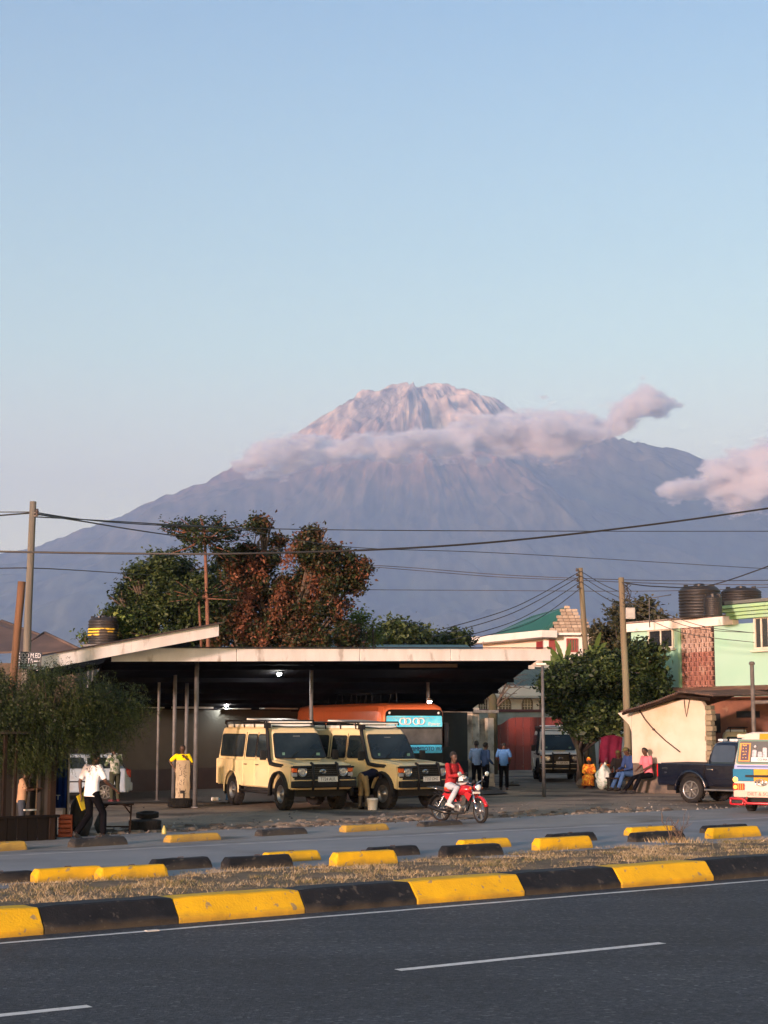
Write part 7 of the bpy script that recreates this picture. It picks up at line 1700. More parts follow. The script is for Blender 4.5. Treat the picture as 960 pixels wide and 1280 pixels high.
def person(label, loc, rz, pose=None, top='shirt', topm=None, bot='trousers', botm=None, sleeve=1.0, s=1.0, shoem=None, hat=None, hatm=None, hair=True, group=None, grip=.5, hem=0.0, belt=None):
    J = {k: (Vector(v) if v is not None else None) for k, v in {**STAND, **(pose or {})}.items()}
    rt = thing('person', label, 'person', loc, rz, group, s)
    side = (J['shr'] - J['shl']).normalized(); sp = J['neck'] - J['pel']; face = J['face'].normalized()
    # --- body, one continuous skin
    k = MB(); ax1 = (J['chest'] - J['pel']); ax2 = (J['neck'] - J['chest'])
    hs = Vector((1, 0, 0)) if J['pel'].z > .3 else side
    hipside = (J['knr'] - J['knl']); hipside = side if hipside.length < .05 else side
    tor = [(J['pel'] - ax1.normalized() * .09, ax1, .11, .09), (J['pel'], ax1, .150, .105), (J['pel'].lerp(J['chest'], .45), ax1, .130, .098), (J['chest'], (ax1 + ax2), .158, .112), (J['chest'].lerp(J['neck'], .6), ax2, .150, .092), (J['chest'].lerp(J['neck'], .88), ax2, .085, .07), (J['neck'], ax2, .055, .058)]
    k.loft([ell_ring(c, a, side, wx, wy) for c, a, wx, wy in tor])
    hd = J['head']; up = (hd - J['neck']).normalized(); fs = face; rs = fs.cross(up).normalized()
    k.tube([J['neck'] - up * .04, hd - up * .03], [.056, .052], 12)
    rings = []
    for h, wx, wy, fo in ((-.115, .030, .035, .045), (-.10, .046, .055, .030), (-.06, .060, .075, .016), (-.02, .068, .088, .006), (.03, .074, .095, -.004), (.07, .070, .088, -.010), (.10, .050, .062, -.012), (.118, .020, .026, -.012)):
        c = hd + up * h + fs * fo; rings.append([c + rs * (wx * math.cos(a)) + fs * (wy * math.sin(a)) for a in [2 * math.pi * i / 16 for i in range(16)]])
    k.loft(rings)
    k.tube([hd + fs * .085 + up * .02, hd + fs * .112 - up * .02, hd + fs * .088 - up * .035], [.008, .015, .010], 6)
    for sg in (-1, 1): k.tube([hd + rs * sg * .068 + up * .02, hd + rs * sg * .084, hd + rs * sg * .068 - up * .025], [.010, .014, .008], 6)
    k.tube([hd + fs * .082 - up * .062 - rs * .022, hd + fs * .092 - up * .060, hd + fs * .082 - up * .062 + rs * .022], [.006, .010, .006], 6)
    for r_ in 'rl':
        sh, el, ha = J['sh' + r_], J['el' + r_], J['ha' + r_]
        k.tube([J['chest'].lerp(J['neck'], .55), sh, sh.lerp(el, .5), el, el.lerp(ha, .4), ha], [.05, .056, .046, .038, .036, .026], 10)
        d = (ha - el).normalized(); sg = 1 if r_ == 'r' else -1
        pn = d.cross(side).normalized() if abs(d.dot(side)) < .9 else Vector((0, 1, 0)); w_ = d.cross(pn).normalized()
        palm = ha + d * .05; k.loft([ell_ring(ha, d, w_, .028, .020, 10), ell_ring(ha + d * .045, d, w_, .040, .017, 10), ell_ring(ha + d * .085, d, w_, .040, .014, 10)])
        curl = pn * (1 if pn.y > 0 or pn.z < 0 else -1)
        for q in range(4):
            o = ha + d * .08 + w_ * (-.030 + .020 * q); L = (.075, .085, .080, .062)[q]; c1 = o + d * L * .45 + curl * L * .15 * grip; c2 = c1 + d * L * (.35 - .2 * grip) + curl * L * .35 * grip; c3 = c2 + d * L * (.2 - .25 * grip) + curl * L * .25 * grip; k.tube([o, c1, c2, c3], [.0095, .009, .0085, .007], 6)
        o = ha + d * .025 - w_ * (.028); k.tube([o, o + d * .035 - w_ * .022 + curl * .01, o + d * .062 - w_ * .022 + curl * .025], [.013, .011, .009], 6)
        hip = J['pel'] + side * (.088 * sg) - ax1.normalized() * .03; kn, an = J['kn' + r_], J['an' + r_]
        k.tube([J['pel'] + side * (.05 * sg), hip, hip.lerp(kn, .5), kn, kn.lerp(an, .35), an], [.08, .088, .072, .052, .054, .036], 12)
        toe = J['toe' + r_] if J['toe' + r_] is not None else Vector((.03 * sg, 1, 0)); toe = toe.normalized(); k.tube([an + Vector((0, 0, -.02)) - toe * .05, an + Vector((0, 0, -.045)) + toe * .06, an + Vector((0, 0, -.06)) + toe * .17], [.038, .036, .024], 8)
    b = k.build('body', skin_m, rt); remesh(b, .0085, 2)
    # --- shirt
    if topm:
        k = MB(); e = .018; base = J['pel'] - ax1.normalized() * (.07 + hem)
        hw = .150
        prof = [(base, ax1, hw + e, .112 + e), (J['pel'].lerp(J['chest'], .1), ax1, .150 + e, .108 + e), (J['pel'].lerp(J['chest'], .5), ax1, .140 + e, .106 + e), (J['chest'], (ax1 + ax2), .168 + e, .116 + e), (J['chest'].lerp(J['neck'], .55), ax2, .158 + e, .094 + e), (J['chest'].lerp(J['neck'], .84), ax2, .09 + e, .070 + e), (J['chest'].lerp(J['neck'], .97), ax2, .058 + e, .056 + e)]
        k.loft([ell_ring(c, a, side, wx, wy) for c, a, wx, wy in prof])
        for r_ in 'rl':
            sh, el, ha = J['sh' + r_], J['el' + r_], J['ha' + r_]; pts = [J['chest'].lerp(J['neck'], .55), sh, sh.lerp(el, .45)]; rr = [.06, .072, .066]
            if sleeve >= .5: pts += [el if sleeve > .5 else sh.lerp(el, .85)]; rr += [.056]
            if sleeve >= 1: pts += [el.lerp(ha, .55), el.lerp(ha, .96)]; rr += [.050, .040]
            k.tube(pts, rr, 12)
        t = k.build(top, topm, rt); remesh(t, .011, 3)
    if botm and bot == 'trousers':
        k = MB(); k.loft([ell_ring(c, a, side, wx, wy) for c, a, wx, wy in ((J['pel'] - ax1.normalized() * .12, ax1, .12, .11), (J['pel'] - ax1.normalized() * .02, ax1, .165, .118), (J['pel'] + ax1.normalized() * .08, ax1, .152, .112))])
        for r_ in 'rl':
            sg = 1 if r_ == 'r' else -1; hip = J['pel'] + side * (.088 * sg) - ax1.normalized() * .03; kn, an = J['kn' + r_], J['an' + r_]; k.tube([J['pel'] + side * (.06 * sg), hip, hip.lerp(kn, .5), kn, kn.lerp(an, .5), an + (kn - an).normalized() * .01], [.09, .102, .088, .072, .068, .062], 12)
        t = k.build('trousers', botm, rt); remesh(t, .011, 3)
    if botm and bot == 'skirt':
        k = MB(); kn = (J['knr'] + J['knl']) / 2; an = (J['anr'] + J['anl']) / 2
        k.loft([ell_ring(c, a, side, wx, wy) for c, a, wx, wy in ((J['pel'] + ax1.normalized() * .1, ax1, .16, .13), (J['pel'] - ax1.normalized() * .02, ax1 - (kn - J['pel']), .21, .17), (J['pel'].lerp(kn, .6), J['pel'] - kn, .22, .15), (kn, (J['pel'] - kn) * .5 + (kn - an), .23, .15), (kn.lerp(an, .5), kn - an, .22, .15), (an, kn - an, .25, .18))]); t = k.build('skirt', botm, rt); remesh(t, .012, 3)
    if shoem:
        for r_ in 'rl':
            an = J['an' + r_]; sg = 1 if r_ == 'r' else -1; toe = J['toe' + r_] if J['toe' + r_] is not None else Vector((.03 * sg, 1, 0)); toe = toe.normalized(); k = MB()
            k.tube([an - toe * .07 + Vector((0, 0, -.035)), an + Vector((0, 0, -.03)) , an + Vector((0, 0, -.045)) + toe * .09, an + Vector((0, 0, -.058)) + toe * .19], [.042, .052, .044, .030], 10)
            if shoem.name.startswith('boot'): k.tube([an + Vector((0, 0, -.02)), an.lerp(J['kn' + r_], .72)], [.06, .082], 12)
            t = k.build('boot' if shoem.name.startswith('boot') else 'shoe', shoem, rt); remesh(t, .010, 2)
    if hair:
        k = MB(); rings = []
        for h, wx, wy in ((-.035, .072, .070), (.0, .080, .088), (.04, .083, .095), (.08, .078, .090), (.11, .058, .068), (.13, .022, .03)):
            c = hd + up * h + fs * (-.022 if h > .05 else -.035); rings.append([c + rs * (wx * math.cos(a)) + fs * (wy * math.sin(a)) for a in [2 * math.pi * i / 14 for i in range(14)]])
        k.loft(rings); k.build('hair', hair_m, rt)
    if hat == 'scarf':
        k = MB(); rings = []
        for h, wx, wy in ((-.02, .085, .09), (.03, .095, .11), (.08, .09, .105), (.125, .06, .07), (.145, .02, .03)):
            c = hd + up * h - fs * .015; rings.append([c + rs * (wx * math.cos(a)) + fs * (wy * math.sin(a)) for a in [2 * math.pi * i / 14 for i in range(14)]])
        k.loft(rings); k.tube([hd - fs * .10 + up * .03, hd - fs * .15], [.05, .03], 8); k.build('headscarf', hatm, rt)
    if hat == 'cap':
        k = MB(); rings = []
        for h, wx, wy in ((.03, .084, .10), (.07, .084, .10), (.11, .068, .08), (.135, .02, .03)):
            c = hd + up * h - fs * .008; rings.append([c + rs * (wx * math.cos(a)) + fs * (wy * math.sin(a)) for a in [2 * math.pi * i / 14 for i in range(14)]])
        k.loft(rings); k.add([hd + up * .04 + fs * .08 - rs * .06, hd + up * .03 + fs * .16 - rs * .03, hd + up * .03 + fs * .16 + rs * .03, hd + up * .04 + fs * .08 + rs * .06], [(0, 1, 2, 3)]); k.build('cap', hatm, rt)
    rt['_J'] = 0; del rt['_J']
    return rt, J
sneaker = mat('white_shoe', (.55, .55, .55), .7); dshoe = mat('dark_shoe', (.02, .018, .018), .6); brshoe = mat('maroon_shoe', (.09, .015, .02), .6)
def G0(px, py): p = gnd(px, py); return (p.x, p.y, 0)
black_tr = cloth('black_trousers', (.005, .005, .007)); white_sh = cloth('white_shirt', (.78, .78, .80), (.70, .70, .73))
# man in white, walking away
rt, J = person('man in white shirt and black trousers walking away carrying a yellow folder', G0(113, 1049), R(-42),
    dict(pel=(0, 0, .93), chest=(.0, .03, 1.27), neck=(0, .05, 1.46), head=(0, .09, 1.59), face=(0, .9, -.35), shr=(.20, .03, 1.41), shl=(-.20, .02, 1.41), elr=(.29, .12, 1.14), har=(.30, .34, .98), ell=(-.27, -.08, 1.13), hal=(-.27, -.06, .87), knr=(.11, .22, .50), anr=(.12, .22, .09), knl=(-.10, .04, .48), anl=(-.11, -.27, .12), toel=(-.05, 1, -.5)),
    topm=white_sh, botm=black_tr, sleeve=.5, s=1.06, shoem=dshoe, hem=.03)
k = MB(); k.box((-.27, .02, .74), (.02, .24, .32), tilt=Matrix.Rotation(R(25), 3, 'X')); o = k.build('yellow_folder', mat('folder_yellow', (.62, .48, .02), .6)); o.parent = None
tag(o, 'yellow folder held low in the left hand of the walking man', 'folder'); o.matrix_world = rt.matrix_basis if False else (Matrix.Translation(rt.location) @ Matrix.Rotation(rt.rotation_euler.z, 4, 'Z') @ Matrix.Scale(1.06, 4))
k = MB(); k.tube([(.31, .39, .96), (.33, .43, .99)], .01, 6)
# person in tan shirt inside the stall
person('person in tan shirt standing in the dark wooden stall, reaching forward', (at(30, 905, 34.8).x, 34.8, 0), R(-80),
    dict(chest=(0, .03, 1.28), neck=(0, .05, 1.46), head=(0, .10, 1.59), face=(0, 1, -.25), elr=(.24, .12, 1.18), har=(.18, .40, 1.22), ell=(-.24, .14, 1.2), hal=(-.16, .40, 1.30)), topm=cloth('tan_shirt', (.42, .27, .17)), botm=cloth('slate_trousers', (.05, .06, .08)), sleeve=.5, s=.86, shoem=dshoe)
# person in patterned top by the car
person('person in camouflage-patterned top and olive trousers standing at the silver car', (gnd(143, 1003).x, gnd(143, 1003).y, 0), R(38),
    dict(neck=(0, .06, 1.45), head=(0, .12, 1.57), face=(0, 1, -.4), elr=(.26, .10, 1.15), har=(.12, .30, 1.12), ell=(-.26, .10, 1.15), hal=(-.12, .30, 1.12)), topm=cloth('camouflage_cloth', (.30, .32, .30), (.06, .10, .05), 9, lo=.45, hi=.55), botm=cloth('olive_trousers', (.045, .05, .035)), sleeve=1, s=1.0, shoem=brshoe)
# man in yellow behind the slab
person('man in bright yellow shirt standing behind the upright slab, hand on hip', (at(229, 905, 50.0).x, 50.0, 0), R(176),
    dict(head=(0, .03, 1.61), elr=(.40, -.06, 1.24), har=(.22, .06, 1.02), ell=(-.30, .06, 1.16), hal=(-.12, .18, 1.36)), topm=cloth('bright_yellow_shirt', (.80, .62, .01), (.74, .55, .01)), botm=cloth('dark_trousers', (.015, .015, .018)), sleeve=.5, s=1.02, shoem=dshoe)
# mechanic bent into the wheel arch
boot = mat('boot_rubber', (.015, .015, .016), .5)
person('mechanic in khaki trousers and black boots bending into the second off-road van', G0(455, 1012), R(-50),
    dict(pel=(0, -.02, .93), chest=(0, .33, 1.02), neck=(0, .50, .98), head=(0, .63, .94), face=(0, .6, -.8), shr=(.18, .42, .99), shl=(-.18, .42, .99), elr=(.22, .52, .78), har=(.12, .74, .72), ell=(-.22, .52, .78), hal=(-.12, .74, .74), knr=(.11, .03, .50), knl=(-.10, -.02, .50), anr=(.12, .0, .09), anl=(-.11, -.06, .09)), topm=cloth('navy_overall_top', (.012, .014, .03)), botm=cloth('khaki_trousers', (.24, .18, .095)), sleeve=1, s=1.0, shoem=boot)
# motorcycle rider
ml = MOTO.location; ma = MOTO.rotation_euler.z
def onm(x, y): v = rot((x, y), ma); return (ml.x + v.x, ml.y + v.y, 0)
rt, J = person('motorcycle rider in red jacket and pale jeans sitting astride, looking at a phone', onm(-.30, 0), ma - R(90) + R(0),
    dict(pel=(0, -.02, .90), chest=(0, .03, 1.22), neck=(0, .06, 1.41), head=(.0, .09, 1.555), face=(.15, 1, -.35), shr=(.19, .04, 1.36), shl=(-.19, .04, 1.36), elr=(.25, .16, 1.10), har=(.10, .38, 1.14), ell=(-.24, .18, 1.10), hal=(-.08, .36, 1.10), knr=(.20, .36, .84), anr=(.21, .10, .46), knl=(-.20, .36, .82), anl=(-.22, .10, .44), toer=(.1, 1, -.15), toel=(-.1, 1, -.15)),
    top='jacket', topm=cloth('red_jacket', (.30, .028, .032), (.20, .015, .02)), botm=cloth('pale_jeans', (.42, .47, .52), (.30, .35, .42)), sleeve=1, s=1.02, shoem=sneaker, hem=.10)
k = MB(); k.loft([ell_ring(Vector((0, -.02 + .02 * i, .80 + .06 * i)), Vector((0, 0, 1)), Vector((1, 0, 0)), .186 - .004 * i, .150 - .006 * i) for i in range(3)]); k.build('orange_shirt_hem', cloth('orange_cloth', (.60, .13, .02)), rt)
k = MB(); k.box((.0, .46, 1.17), (.075, .012, .15), tilt=Matrix.Rotation(R(-50), 3, 'X')); o = k.build('mobile_phone', mat('phone_black', (.02, .02, .025), .2)); tag(o, 'black mobile phone held up in front of the rider', 'phone'); o.location = rt.location; o.rotation_euler = rt.rotation_euler
k = MB(); k.lathe([(0, .13), (.06, .12), (.105, .07), (.125, 0), (.12, -.07), (.09, -.10), (.0, -.10)], 22, axis='Z'); h_ = k.build('crash_helmet', mat('white_gloss', (.7, .7, .7), .3)); tag(h_, 'white crash helmet resting on the fuel tank in front of the rider', 'helmet')
q = onm(.10, -.02); h_.location = (q[0], q[1], 1.03); h_.rotation_euler = (R(15), R(-10), ma); k = MB(); k.box((0, 0, 0), (.10, .19, .08)); v_ = k.build('visor', mat('visor_grey', (.05, .05, .05), .15, coat=.5), h_, bevel=.02); v_.location = (.08, 0, .0)
# men by the gate
person('man in light blue shirt standing back to us, left of the pair near the pillar', G0(596, 987), R(8), dict(elr=(.22, .10, 1.12), har=(.12, .22, 1.0), ell=(-.22, .10, 1.12), hal=(-.12, .22, 1.0)), topm=cloth('light_blue_shirt', (.16, .26, .46)), botm=black_tr, sleeve=1, s=1.03, shoem=dshoe, group='men standing near the gate')
person('man in dark blue shirt half hidden beside the light blue shirt, facing right', (at(606.5, 905, 60).x, 60, 0), R(-60), dict(har=(.2, .2, .95), hal=(-.2, .2, .95)), topm=cloth('dark_blue_shirt', (.03, .06, .14)), botm=black_tr, sleeve=1, s=1.0, shoem=dshoe, group='men standing near the gate')
person('man alone in mid-blue shirt with bowed head before the red gate', G0(630, 988), R(-8), dict(chest=(0, .02, 1.28), neck=(0, .06, 1.45), head=(0, .15, 1.55), face=(0, .8, -.6), elr=(.26, .03, 1.14), har=(.20, .22, 1.0), ell=(-.26, .03, 1.14), hal=(-.20, .22, 1.0)), topm=cloth('mid_blue_shirt', (.07, .17, .38)), botm=black_tr, sleeve=.5, s=1.02, shoem=dshoe, group='men standing near the gate')
SIT = dict(pel=(0, 0, .50), chest=(0, .03, .86), neck=(0, .06, 1.04), head=(0, .08, 1.18), shr=(.185, .04, .99), shl=(-.185, .04, .99), elr=(.25, .10, .72), ell=(-.25, .10, .72), har=(.14, .34, .66), hal=(-.14, .34, .66), knr=(.13, .42, .50), knl=(-.13, .42, .50), anr=(.13, .44, .09), anl=(-.13, .44, .09))
kit = cloth('orange_print_cloth', (.62, .20, .03), (.35, .08, .02), 14, lo=.45, hi=.55, col3=(.70, .42, .05), scale3=10, c3=(.52, .6))
person('woman in orange patterned dress and headscarf seated in front of the white wall', G0(737, 985), R(165), {**SIT, 'pel': (0, 0, .40), 'chest': (0, .03, .72), 'neck': (0, .05, .89), 'head': (0, .07, 1.02), 'shr': (.17, .04, .85), 'shl': (-.17, .04, .85), 'elr': (.22, .08, .6), 'ell': (-.22, .08, .6), 'har': (.1, .28, .52), 'hal': (-.1, .28, .52), 'knr': (.13, .36, .42), 'knl': (-.13, .36, .42), 'anr': (.12, .40, .09), 'anl': (-.12, .40, .09)}, top='blouse', topm=kit, bot='skirt', botm=kit, sleeve=1, s=1.0, hat='scarf', hatm=kit, hair=False, shoem=brshoe, group='people seated by the white shed')
person('person in bright orange top sitting low behind the white sack', (at(757, 905, 61.5).x, 61.5, 0), R(175), SIT, topm=cloth('orange_cloth', (.7, .12, .02)), botm=cloth('dark_skirt', (.03, .02, .03)), bot='skirt', sleeve=1, s=.88, shoem=dshoe, hat='scarf', hatm=cloth('maroon_scarf', (.10, .02, .04)), hair=False, group='people seated by the white shed')
person('person in blue jacket and jeans with olive cap, seated facing left beside the sack', (at(786, 905, 59.8).x, 59.8, 0), R(118), {**SIT, 'pel': (0, -.05, .56), 'chest': (0, .0, .92), 'neck': (0, .05, 1.10), 'head': (0, .12, 1.23), 'shr': (.19, .02, 1.05), 'shl': (-.19, .02, 1.05), 'face': (0, 1, -.3), 'knr': (.14, .34, .52), 'anr': (.12, .62, .09), 'knl': (-.14, .36, .54), 'anl': (-.14, .55, .09)}, top='jacket', topm=cloth('blue_jacket', (.035, .06, .16), (.02, .04, .11)), botm=cloth('blue_jeans', (.055, .12, .27), (.04, .08, .19)), sleeve=1, s=1.15, hat='cap', hatm=cloth('olive_cap', (.10, .095, .04)), shoem=dshoe, group='people seated by the white shed')
person('person in dark clothes seated between the white sack and the blue jacket', (at(773, 905, 60.8).x, 60.8, 0), R(150), SIT, topm=cloth('dark_coat', (.018, .016, .016)), botm=cloth('dark_trousers', (.015, .015, .018)), sleeve=1, s=1.1, shoem=dshoe, hat='cap', hatm=cloth('olive_cap', (.1, .095, .04)), group='people seated by the white shed')
person('man in pink shirt and black trousers sitting back against the white shed', (at(801, 905, 58.6).x, 57.6, 0), R(120), {**SIT, 'pel': (0, -.10, .60), 'chest': (0, -.02, .96), 'neck': (0, .0, 1.15), 'head': (0, .05, 1.29), 'shr': (.19, -.02, 1.10), 'shl': (-.19, -.02, 1.10), 'elr': (.25, .02, .84), 'har': (.16, .22, .74), 'ell': (-.25, .02, .84), 'hal': (-.16, .22, .74), 'knr': (.13, .40, .48), 'anr': (.12, .78, .09), 'knl': (-.13, .36, .50), 'anl': (-.13, .62, .09)}, topm=cloth('pink_shirt', (.62, .17, .21), (.52, .13, .17)), botm=black_tr, sleeve=.5, s=1.12, shoem=dshoe, group='people seated by the white shed')
# ------------------------------------------------------------------ small things on the yard
def tyre_mesh(r_, wd, k=None, c=(0, 0, 0), tilt=0):
    k = k or MB(); h = wd / 2
    M = Matrix.Translation(c) @ Matrix.Rotation(tilt, 4, 'X')
    k.lathe([(r_ * .60, -h * .75), (r_ * .80, -h), (r_ * .95, -h * .9), (r_, -h * .55), (r_, h * .55), (r_ * .95, h * .9), (r_ * .80, h), (r_ * .60, h * .75), (r_ * .66, 0), (r_ * .60, -h * .75)], 32, M=M)
    for i in range(28):
        a = 2 * math.pi * i / 28
        for q in (-1, 1): k.box((r_ * math.cos(a + q * .05), r_ * math.sin(a + q * .05), q * h * .45), (.02, r_ * .13, h * .75), rz=a + q * .05, M=M)
    return k
def old_tyre(label, px, py, r_, wd, z=0, tilt=0):
    p = gnd(px, py); rt = thing('old_tyre', label, 'tyre', (p.x, p.y + r_ * .0, z + wd / 2), 0, 'old tyres on the yard'); tyre_mesh(r_, wd, tilt=tilt).build('tread', rubber, rt); k = MB(); k.lathe([(r_ * .60, -wd * .3), (r_ * .62, 0), (r_ * .60, wd * .3)], 28); k.build('bead', blk, rt); return rt
old_tyre('worn tyre lying flat on the ground right of the table legs', 181, 1038, .36, .24)
old_tyre('smaller tyre on top of the flat tyre beside the table', 184, 1036, .25, .13, .25, R(6))
old_tyre('tyre lying flat around the foot of the upright slab', 226, 1009, .37, .25)
def slab():
    p = gnd(228, 1008); rt = thing('upright_slab', 'rough pale slab standing upright in a tyre, with scrawled black marks', 'slab', (p.x, p.y, .0), R(4)); s = p.y / F
    m = mat('rough_slab', (.46, .38, .26), .95, col2=(.30, .24, .16), scale=3.5, bump=.8, bscale=16, col3=(.12, .09, .06), scale3=5, c3=(.6, .7), detail=10, stretch=(1, 1, .5))
    W = 17.5 * s; H = 1.32; k = MB(); n = 8; rings = []
    for i in range(n + 1):
        z = .02 + H * i / n; w_ = W * (.5 + .02 * math.sin(i * 2.3)); rings.append([(-w_, -.06, z), (w_, -.06, z), (w_, .06, z), (-w_, .06, z)])
    k.loft(rings, smooth=False); k.build('slab', m, rt, bevel=.012); g = random.Random(4)
    # scrawl running down the slab
    k = MB(); im = mat('scrawl_black', (.02, .018, .015), .8)
    for col, x0 in enumerate((-.07, .06)):
        z = 1.22
        while z > .18:
            pts = []; h = g.uniform(.05, .09)
            for q in range(4): pts.append((x0 + g.uniform(-.05, .05), -.066, z - h * q / 3))
            if g.random() < .86: k.tube(pts, .006, 4)
            z -= h + g.uniform(.01, .03)
    k.box((-.02, -.064, .42), (.10, .01, .09)); k.box((.04, -.064, .35), (.05, .01, .22)); o = k.build('scrawl', im, rt); o['kind'] = 'stuff'
slab()
def bucket(px, py, label, r_=.155, h=.33, m=None, name='bucket'):
    p = gnd(px, py); rt = thing(name, label, 'bucket', (p.x, p.y + r_, 0)); k = MB(); k.lathe([(0, .01), (r_ * .80, 0), (r_ * .83, .02), (r_ * .97, h * .84), (r_ * 1.05, h * .85), (r_ * 1.05, h * .90), (r_, h * .91), (r_ * 1.02, h), (r_ * .95, h), (r_ * .78, .03), (0, .03)], 24); k.build('pail', m or mat('bucket_white', (.70, .68, .64), .5, col2=(.55, .52, .46), scale=6), rt)
    k = MB(); k.tube([(r_ * math.cos(a) * 1.06, -.02 - .06 * math.sin(a), h * .86 - .16 * math.sin(a)) for a in [math.pi * q / 10 for q in range(11)]], .004, 5); k.build('handle', steel, rt)
bucket(465.5, 1013, 'white plastic bucket on the ground beside the bending mechanic')
def table():
    a = gnd(124, 1043); rt = thing('table', 'low dark wooden trestle table standing behind the walking man', 'table', (gnd(144, 1042).x, gnd(144, 1042).y, 0), R(8)); k = MB(); k.box((0, 0, .645), (.80, .5, .035)); k.build('tabletop', wood_d, rt, bevel=.006)
    for x in (-.34, .34):
        for y in (-.2, .2):
            k = MB(); k.bar((x, y, .63), (x * .93, y, 0), .035, .035); k.build('leg', wood_d, rt)
        k = MB(); k.bar((x * .98, -.2, .60), (x * .45, -.2, .63), .03, .03); k.bar((x * .95, -.2, .45), (x * .55, -.2, .62), .03, .03); k.build('brace', wood_d, rt)
    k = MB(); k.bar((-.32, .2, .14), (.32, .2, .14), .03, .03); k.build('stretcher', wood_d, rt)
table()
def stall():
    p = gnd(35, 1051); A, B = gnd(-30, 1055), gnd(72, 1050); A0, rz, L, on = facade(A, B); rt = thing('wooden_stall', 'dark open-fronted wooden stall under the drooping bush at the left edge', 'stall', A0, rz)
    n = 8
    for i in range(n):
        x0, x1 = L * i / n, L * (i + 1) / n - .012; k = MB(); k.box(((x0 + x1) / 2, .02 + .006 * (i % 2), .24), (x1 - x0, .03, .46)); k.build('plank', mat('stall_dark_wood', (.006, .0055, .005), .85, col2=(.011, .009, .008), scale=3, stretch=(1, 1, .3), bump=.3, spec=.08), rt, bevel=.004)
    k = MB(); k.box((L / 2, .0, .50), (L, .16, .05)); k.build('counter', MATS['stall_dark_wood'], rt)
    for px, w_ in ((6, .07), (20, .05), (66, .13)):
        x = on(px, 1000)[0]; k = MB(); k.box((x, .05, 1.1), (w_, w_, 2.2)); k.build('post', wood_d, rt, bevel=.006)
    k = MB(); k.bar((on(56, 1000)[0], .4, .52), (on(57, 1000)[0], .4, 1.35), .02, .02); k.build('inner_pole', mat('pale_pole', (.22, .15, .10), .8), rt)
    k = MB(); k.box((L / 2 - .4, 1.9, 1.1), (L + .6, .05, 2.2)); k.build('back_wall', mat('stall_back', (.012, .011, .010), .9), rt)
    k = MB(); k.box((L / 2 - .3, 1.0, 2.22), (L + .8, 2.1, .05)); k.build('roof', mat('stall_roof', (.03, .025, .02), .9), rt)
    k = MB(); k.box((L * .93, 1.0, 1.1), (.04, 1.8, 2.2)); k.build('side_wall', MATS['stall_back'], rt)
    x = on(47, 1021)[0]; k = MB(); k.box((x, .35, .56 + .06), (.24, .12, .03)); o = k.build('paper_sheet', white_p if 0 else mat('paper_white', (.6, .6, .58), .8)); tag(o, 'white sheet lying on the counter inside the dark stall', 'paper'); o.location = A0; o.rotation_euler = (0, 0, rz)
stall()
def blue_panel():
    b = at(77, 905, 35.6); rt = thing('blue_banner', 'deep blue cloth banner with a small white T hanging beside the stall', 'banner', (b.x, b.y, 0), R(0)); s = 35.6 / F
    k = MB(); n = 10; rings = []
    for i in range(n + 1): x = (-7 + 15 * i / n) * s; y = .02 * math.sin(i * 1.3); rings.append([(x, y, at(77, 1010, 35.6).z), (x, y + .012, at(77, 1010, 35.6).z), (x, y + .012, 2.1), (x, y, 2.1)])
    k.loft(rings, smooth=False); c = k.build('cloth', cloth('royal_blue_cloth', (.008, .025, .13)), rt)
    k = MB(); k.bar((-8 * s, .04, 0), (-8 * s, .04, 2.1), .03, .03); k.bar((8 * s, .04, 0), (8 * s, .04, 2.1), .03, .03); k.build('frame', wood_d, rt)
    text('lettering', 'T', .15, mat('paint_white_blue', (.5, .55, .62), .7), c, (-.03, -.035, at(72, 997, 35.6).z), (R(90), 0, 0), .002)
blue_panel()
def pale_post():
    b = at(85, 905, 37.5); rt = thing('pale_post', 'pale wooden post between the blue banner and the silver car', 'post', (b.x, b.y, 0)); k = MB(); k.box((0, 0, 1.0), (.13, .10, 2.0)); k.build('shaft', mat('pale_timber', (.30, .22, .16), .85), rt, bevel=.008)
    k = MB(); k.box((.0, 0, 1.95), (.5, .1, .09)); k.build('bracket', wood_d, rt)
pale_post()
def orange_box():
    p = gnd(80, 1047); rt = thing('orange_crate', 'orange plastic crate on the ground beside the stall post', 'crate', (p.x, p.y + .15, 0), R(6)); m = mat('orange_plastic', (.55, .09, .02), .5, col2=(.4, .06, .015), scale=5); k = MB()
    for sx in (-1, 1): k.box((sx * .13, 0, .24), (.02, .3, .46))
    k.box((0, .14, .24), (.24, .02, .46)); k.box((0, 0, .02), (.24, .26, .02)); k.build('shell', m, rt)
    for i in range(5): k = MB(); k.box((0, -.14, .05 + .095 * i), (.24, .02, .07)); k.build('slat', m, rt, bevel=.004)
orange_box()
def sackheap(name, label, px, py, W, H, m, seed, D=None, cat='sack'):
    p = gnd(px, py); rt = thing(name, label, cat, (p.x, p.y + W * .4, 0)); g = random.Random(seed); bm = bmesh.new(); bmesh.ops.create_icosphere(bm, subdivisions=4, radius=1)
    for v in bm.verts:
        c = v.co.copy(); n_ = mnoise.noise(c * 1.6 + Vector((seed, 0, 0))) * .28 + mnoise.noise(c * 4 + Vector((seed, 3, 0))) * .09; c *= 1 + n_
        v.co = Vector((c.x * W / 2, c.y * (D or W) / 2, max(0, (c.z * .52 + .5)) * H * (1 - .15 * abs(c.x))))
    for f in bm.faces: f.smooth = True
    me = bpy.data.meshes.new('sack_body'); bm.to_mesh(me); bm.free(); me.materials.append(m); o = bpy.data.objects.new('sack_body', me); COL.objects.link(o); o.parent = rt
    k = MB(); k.tube([(0, 0, H * .93), (.03, -.02, H * 1.0), (.09, -.03, H * 1.07)], [.05, .03, .07], 8); k.build('tied_neck', m, rt); return rt
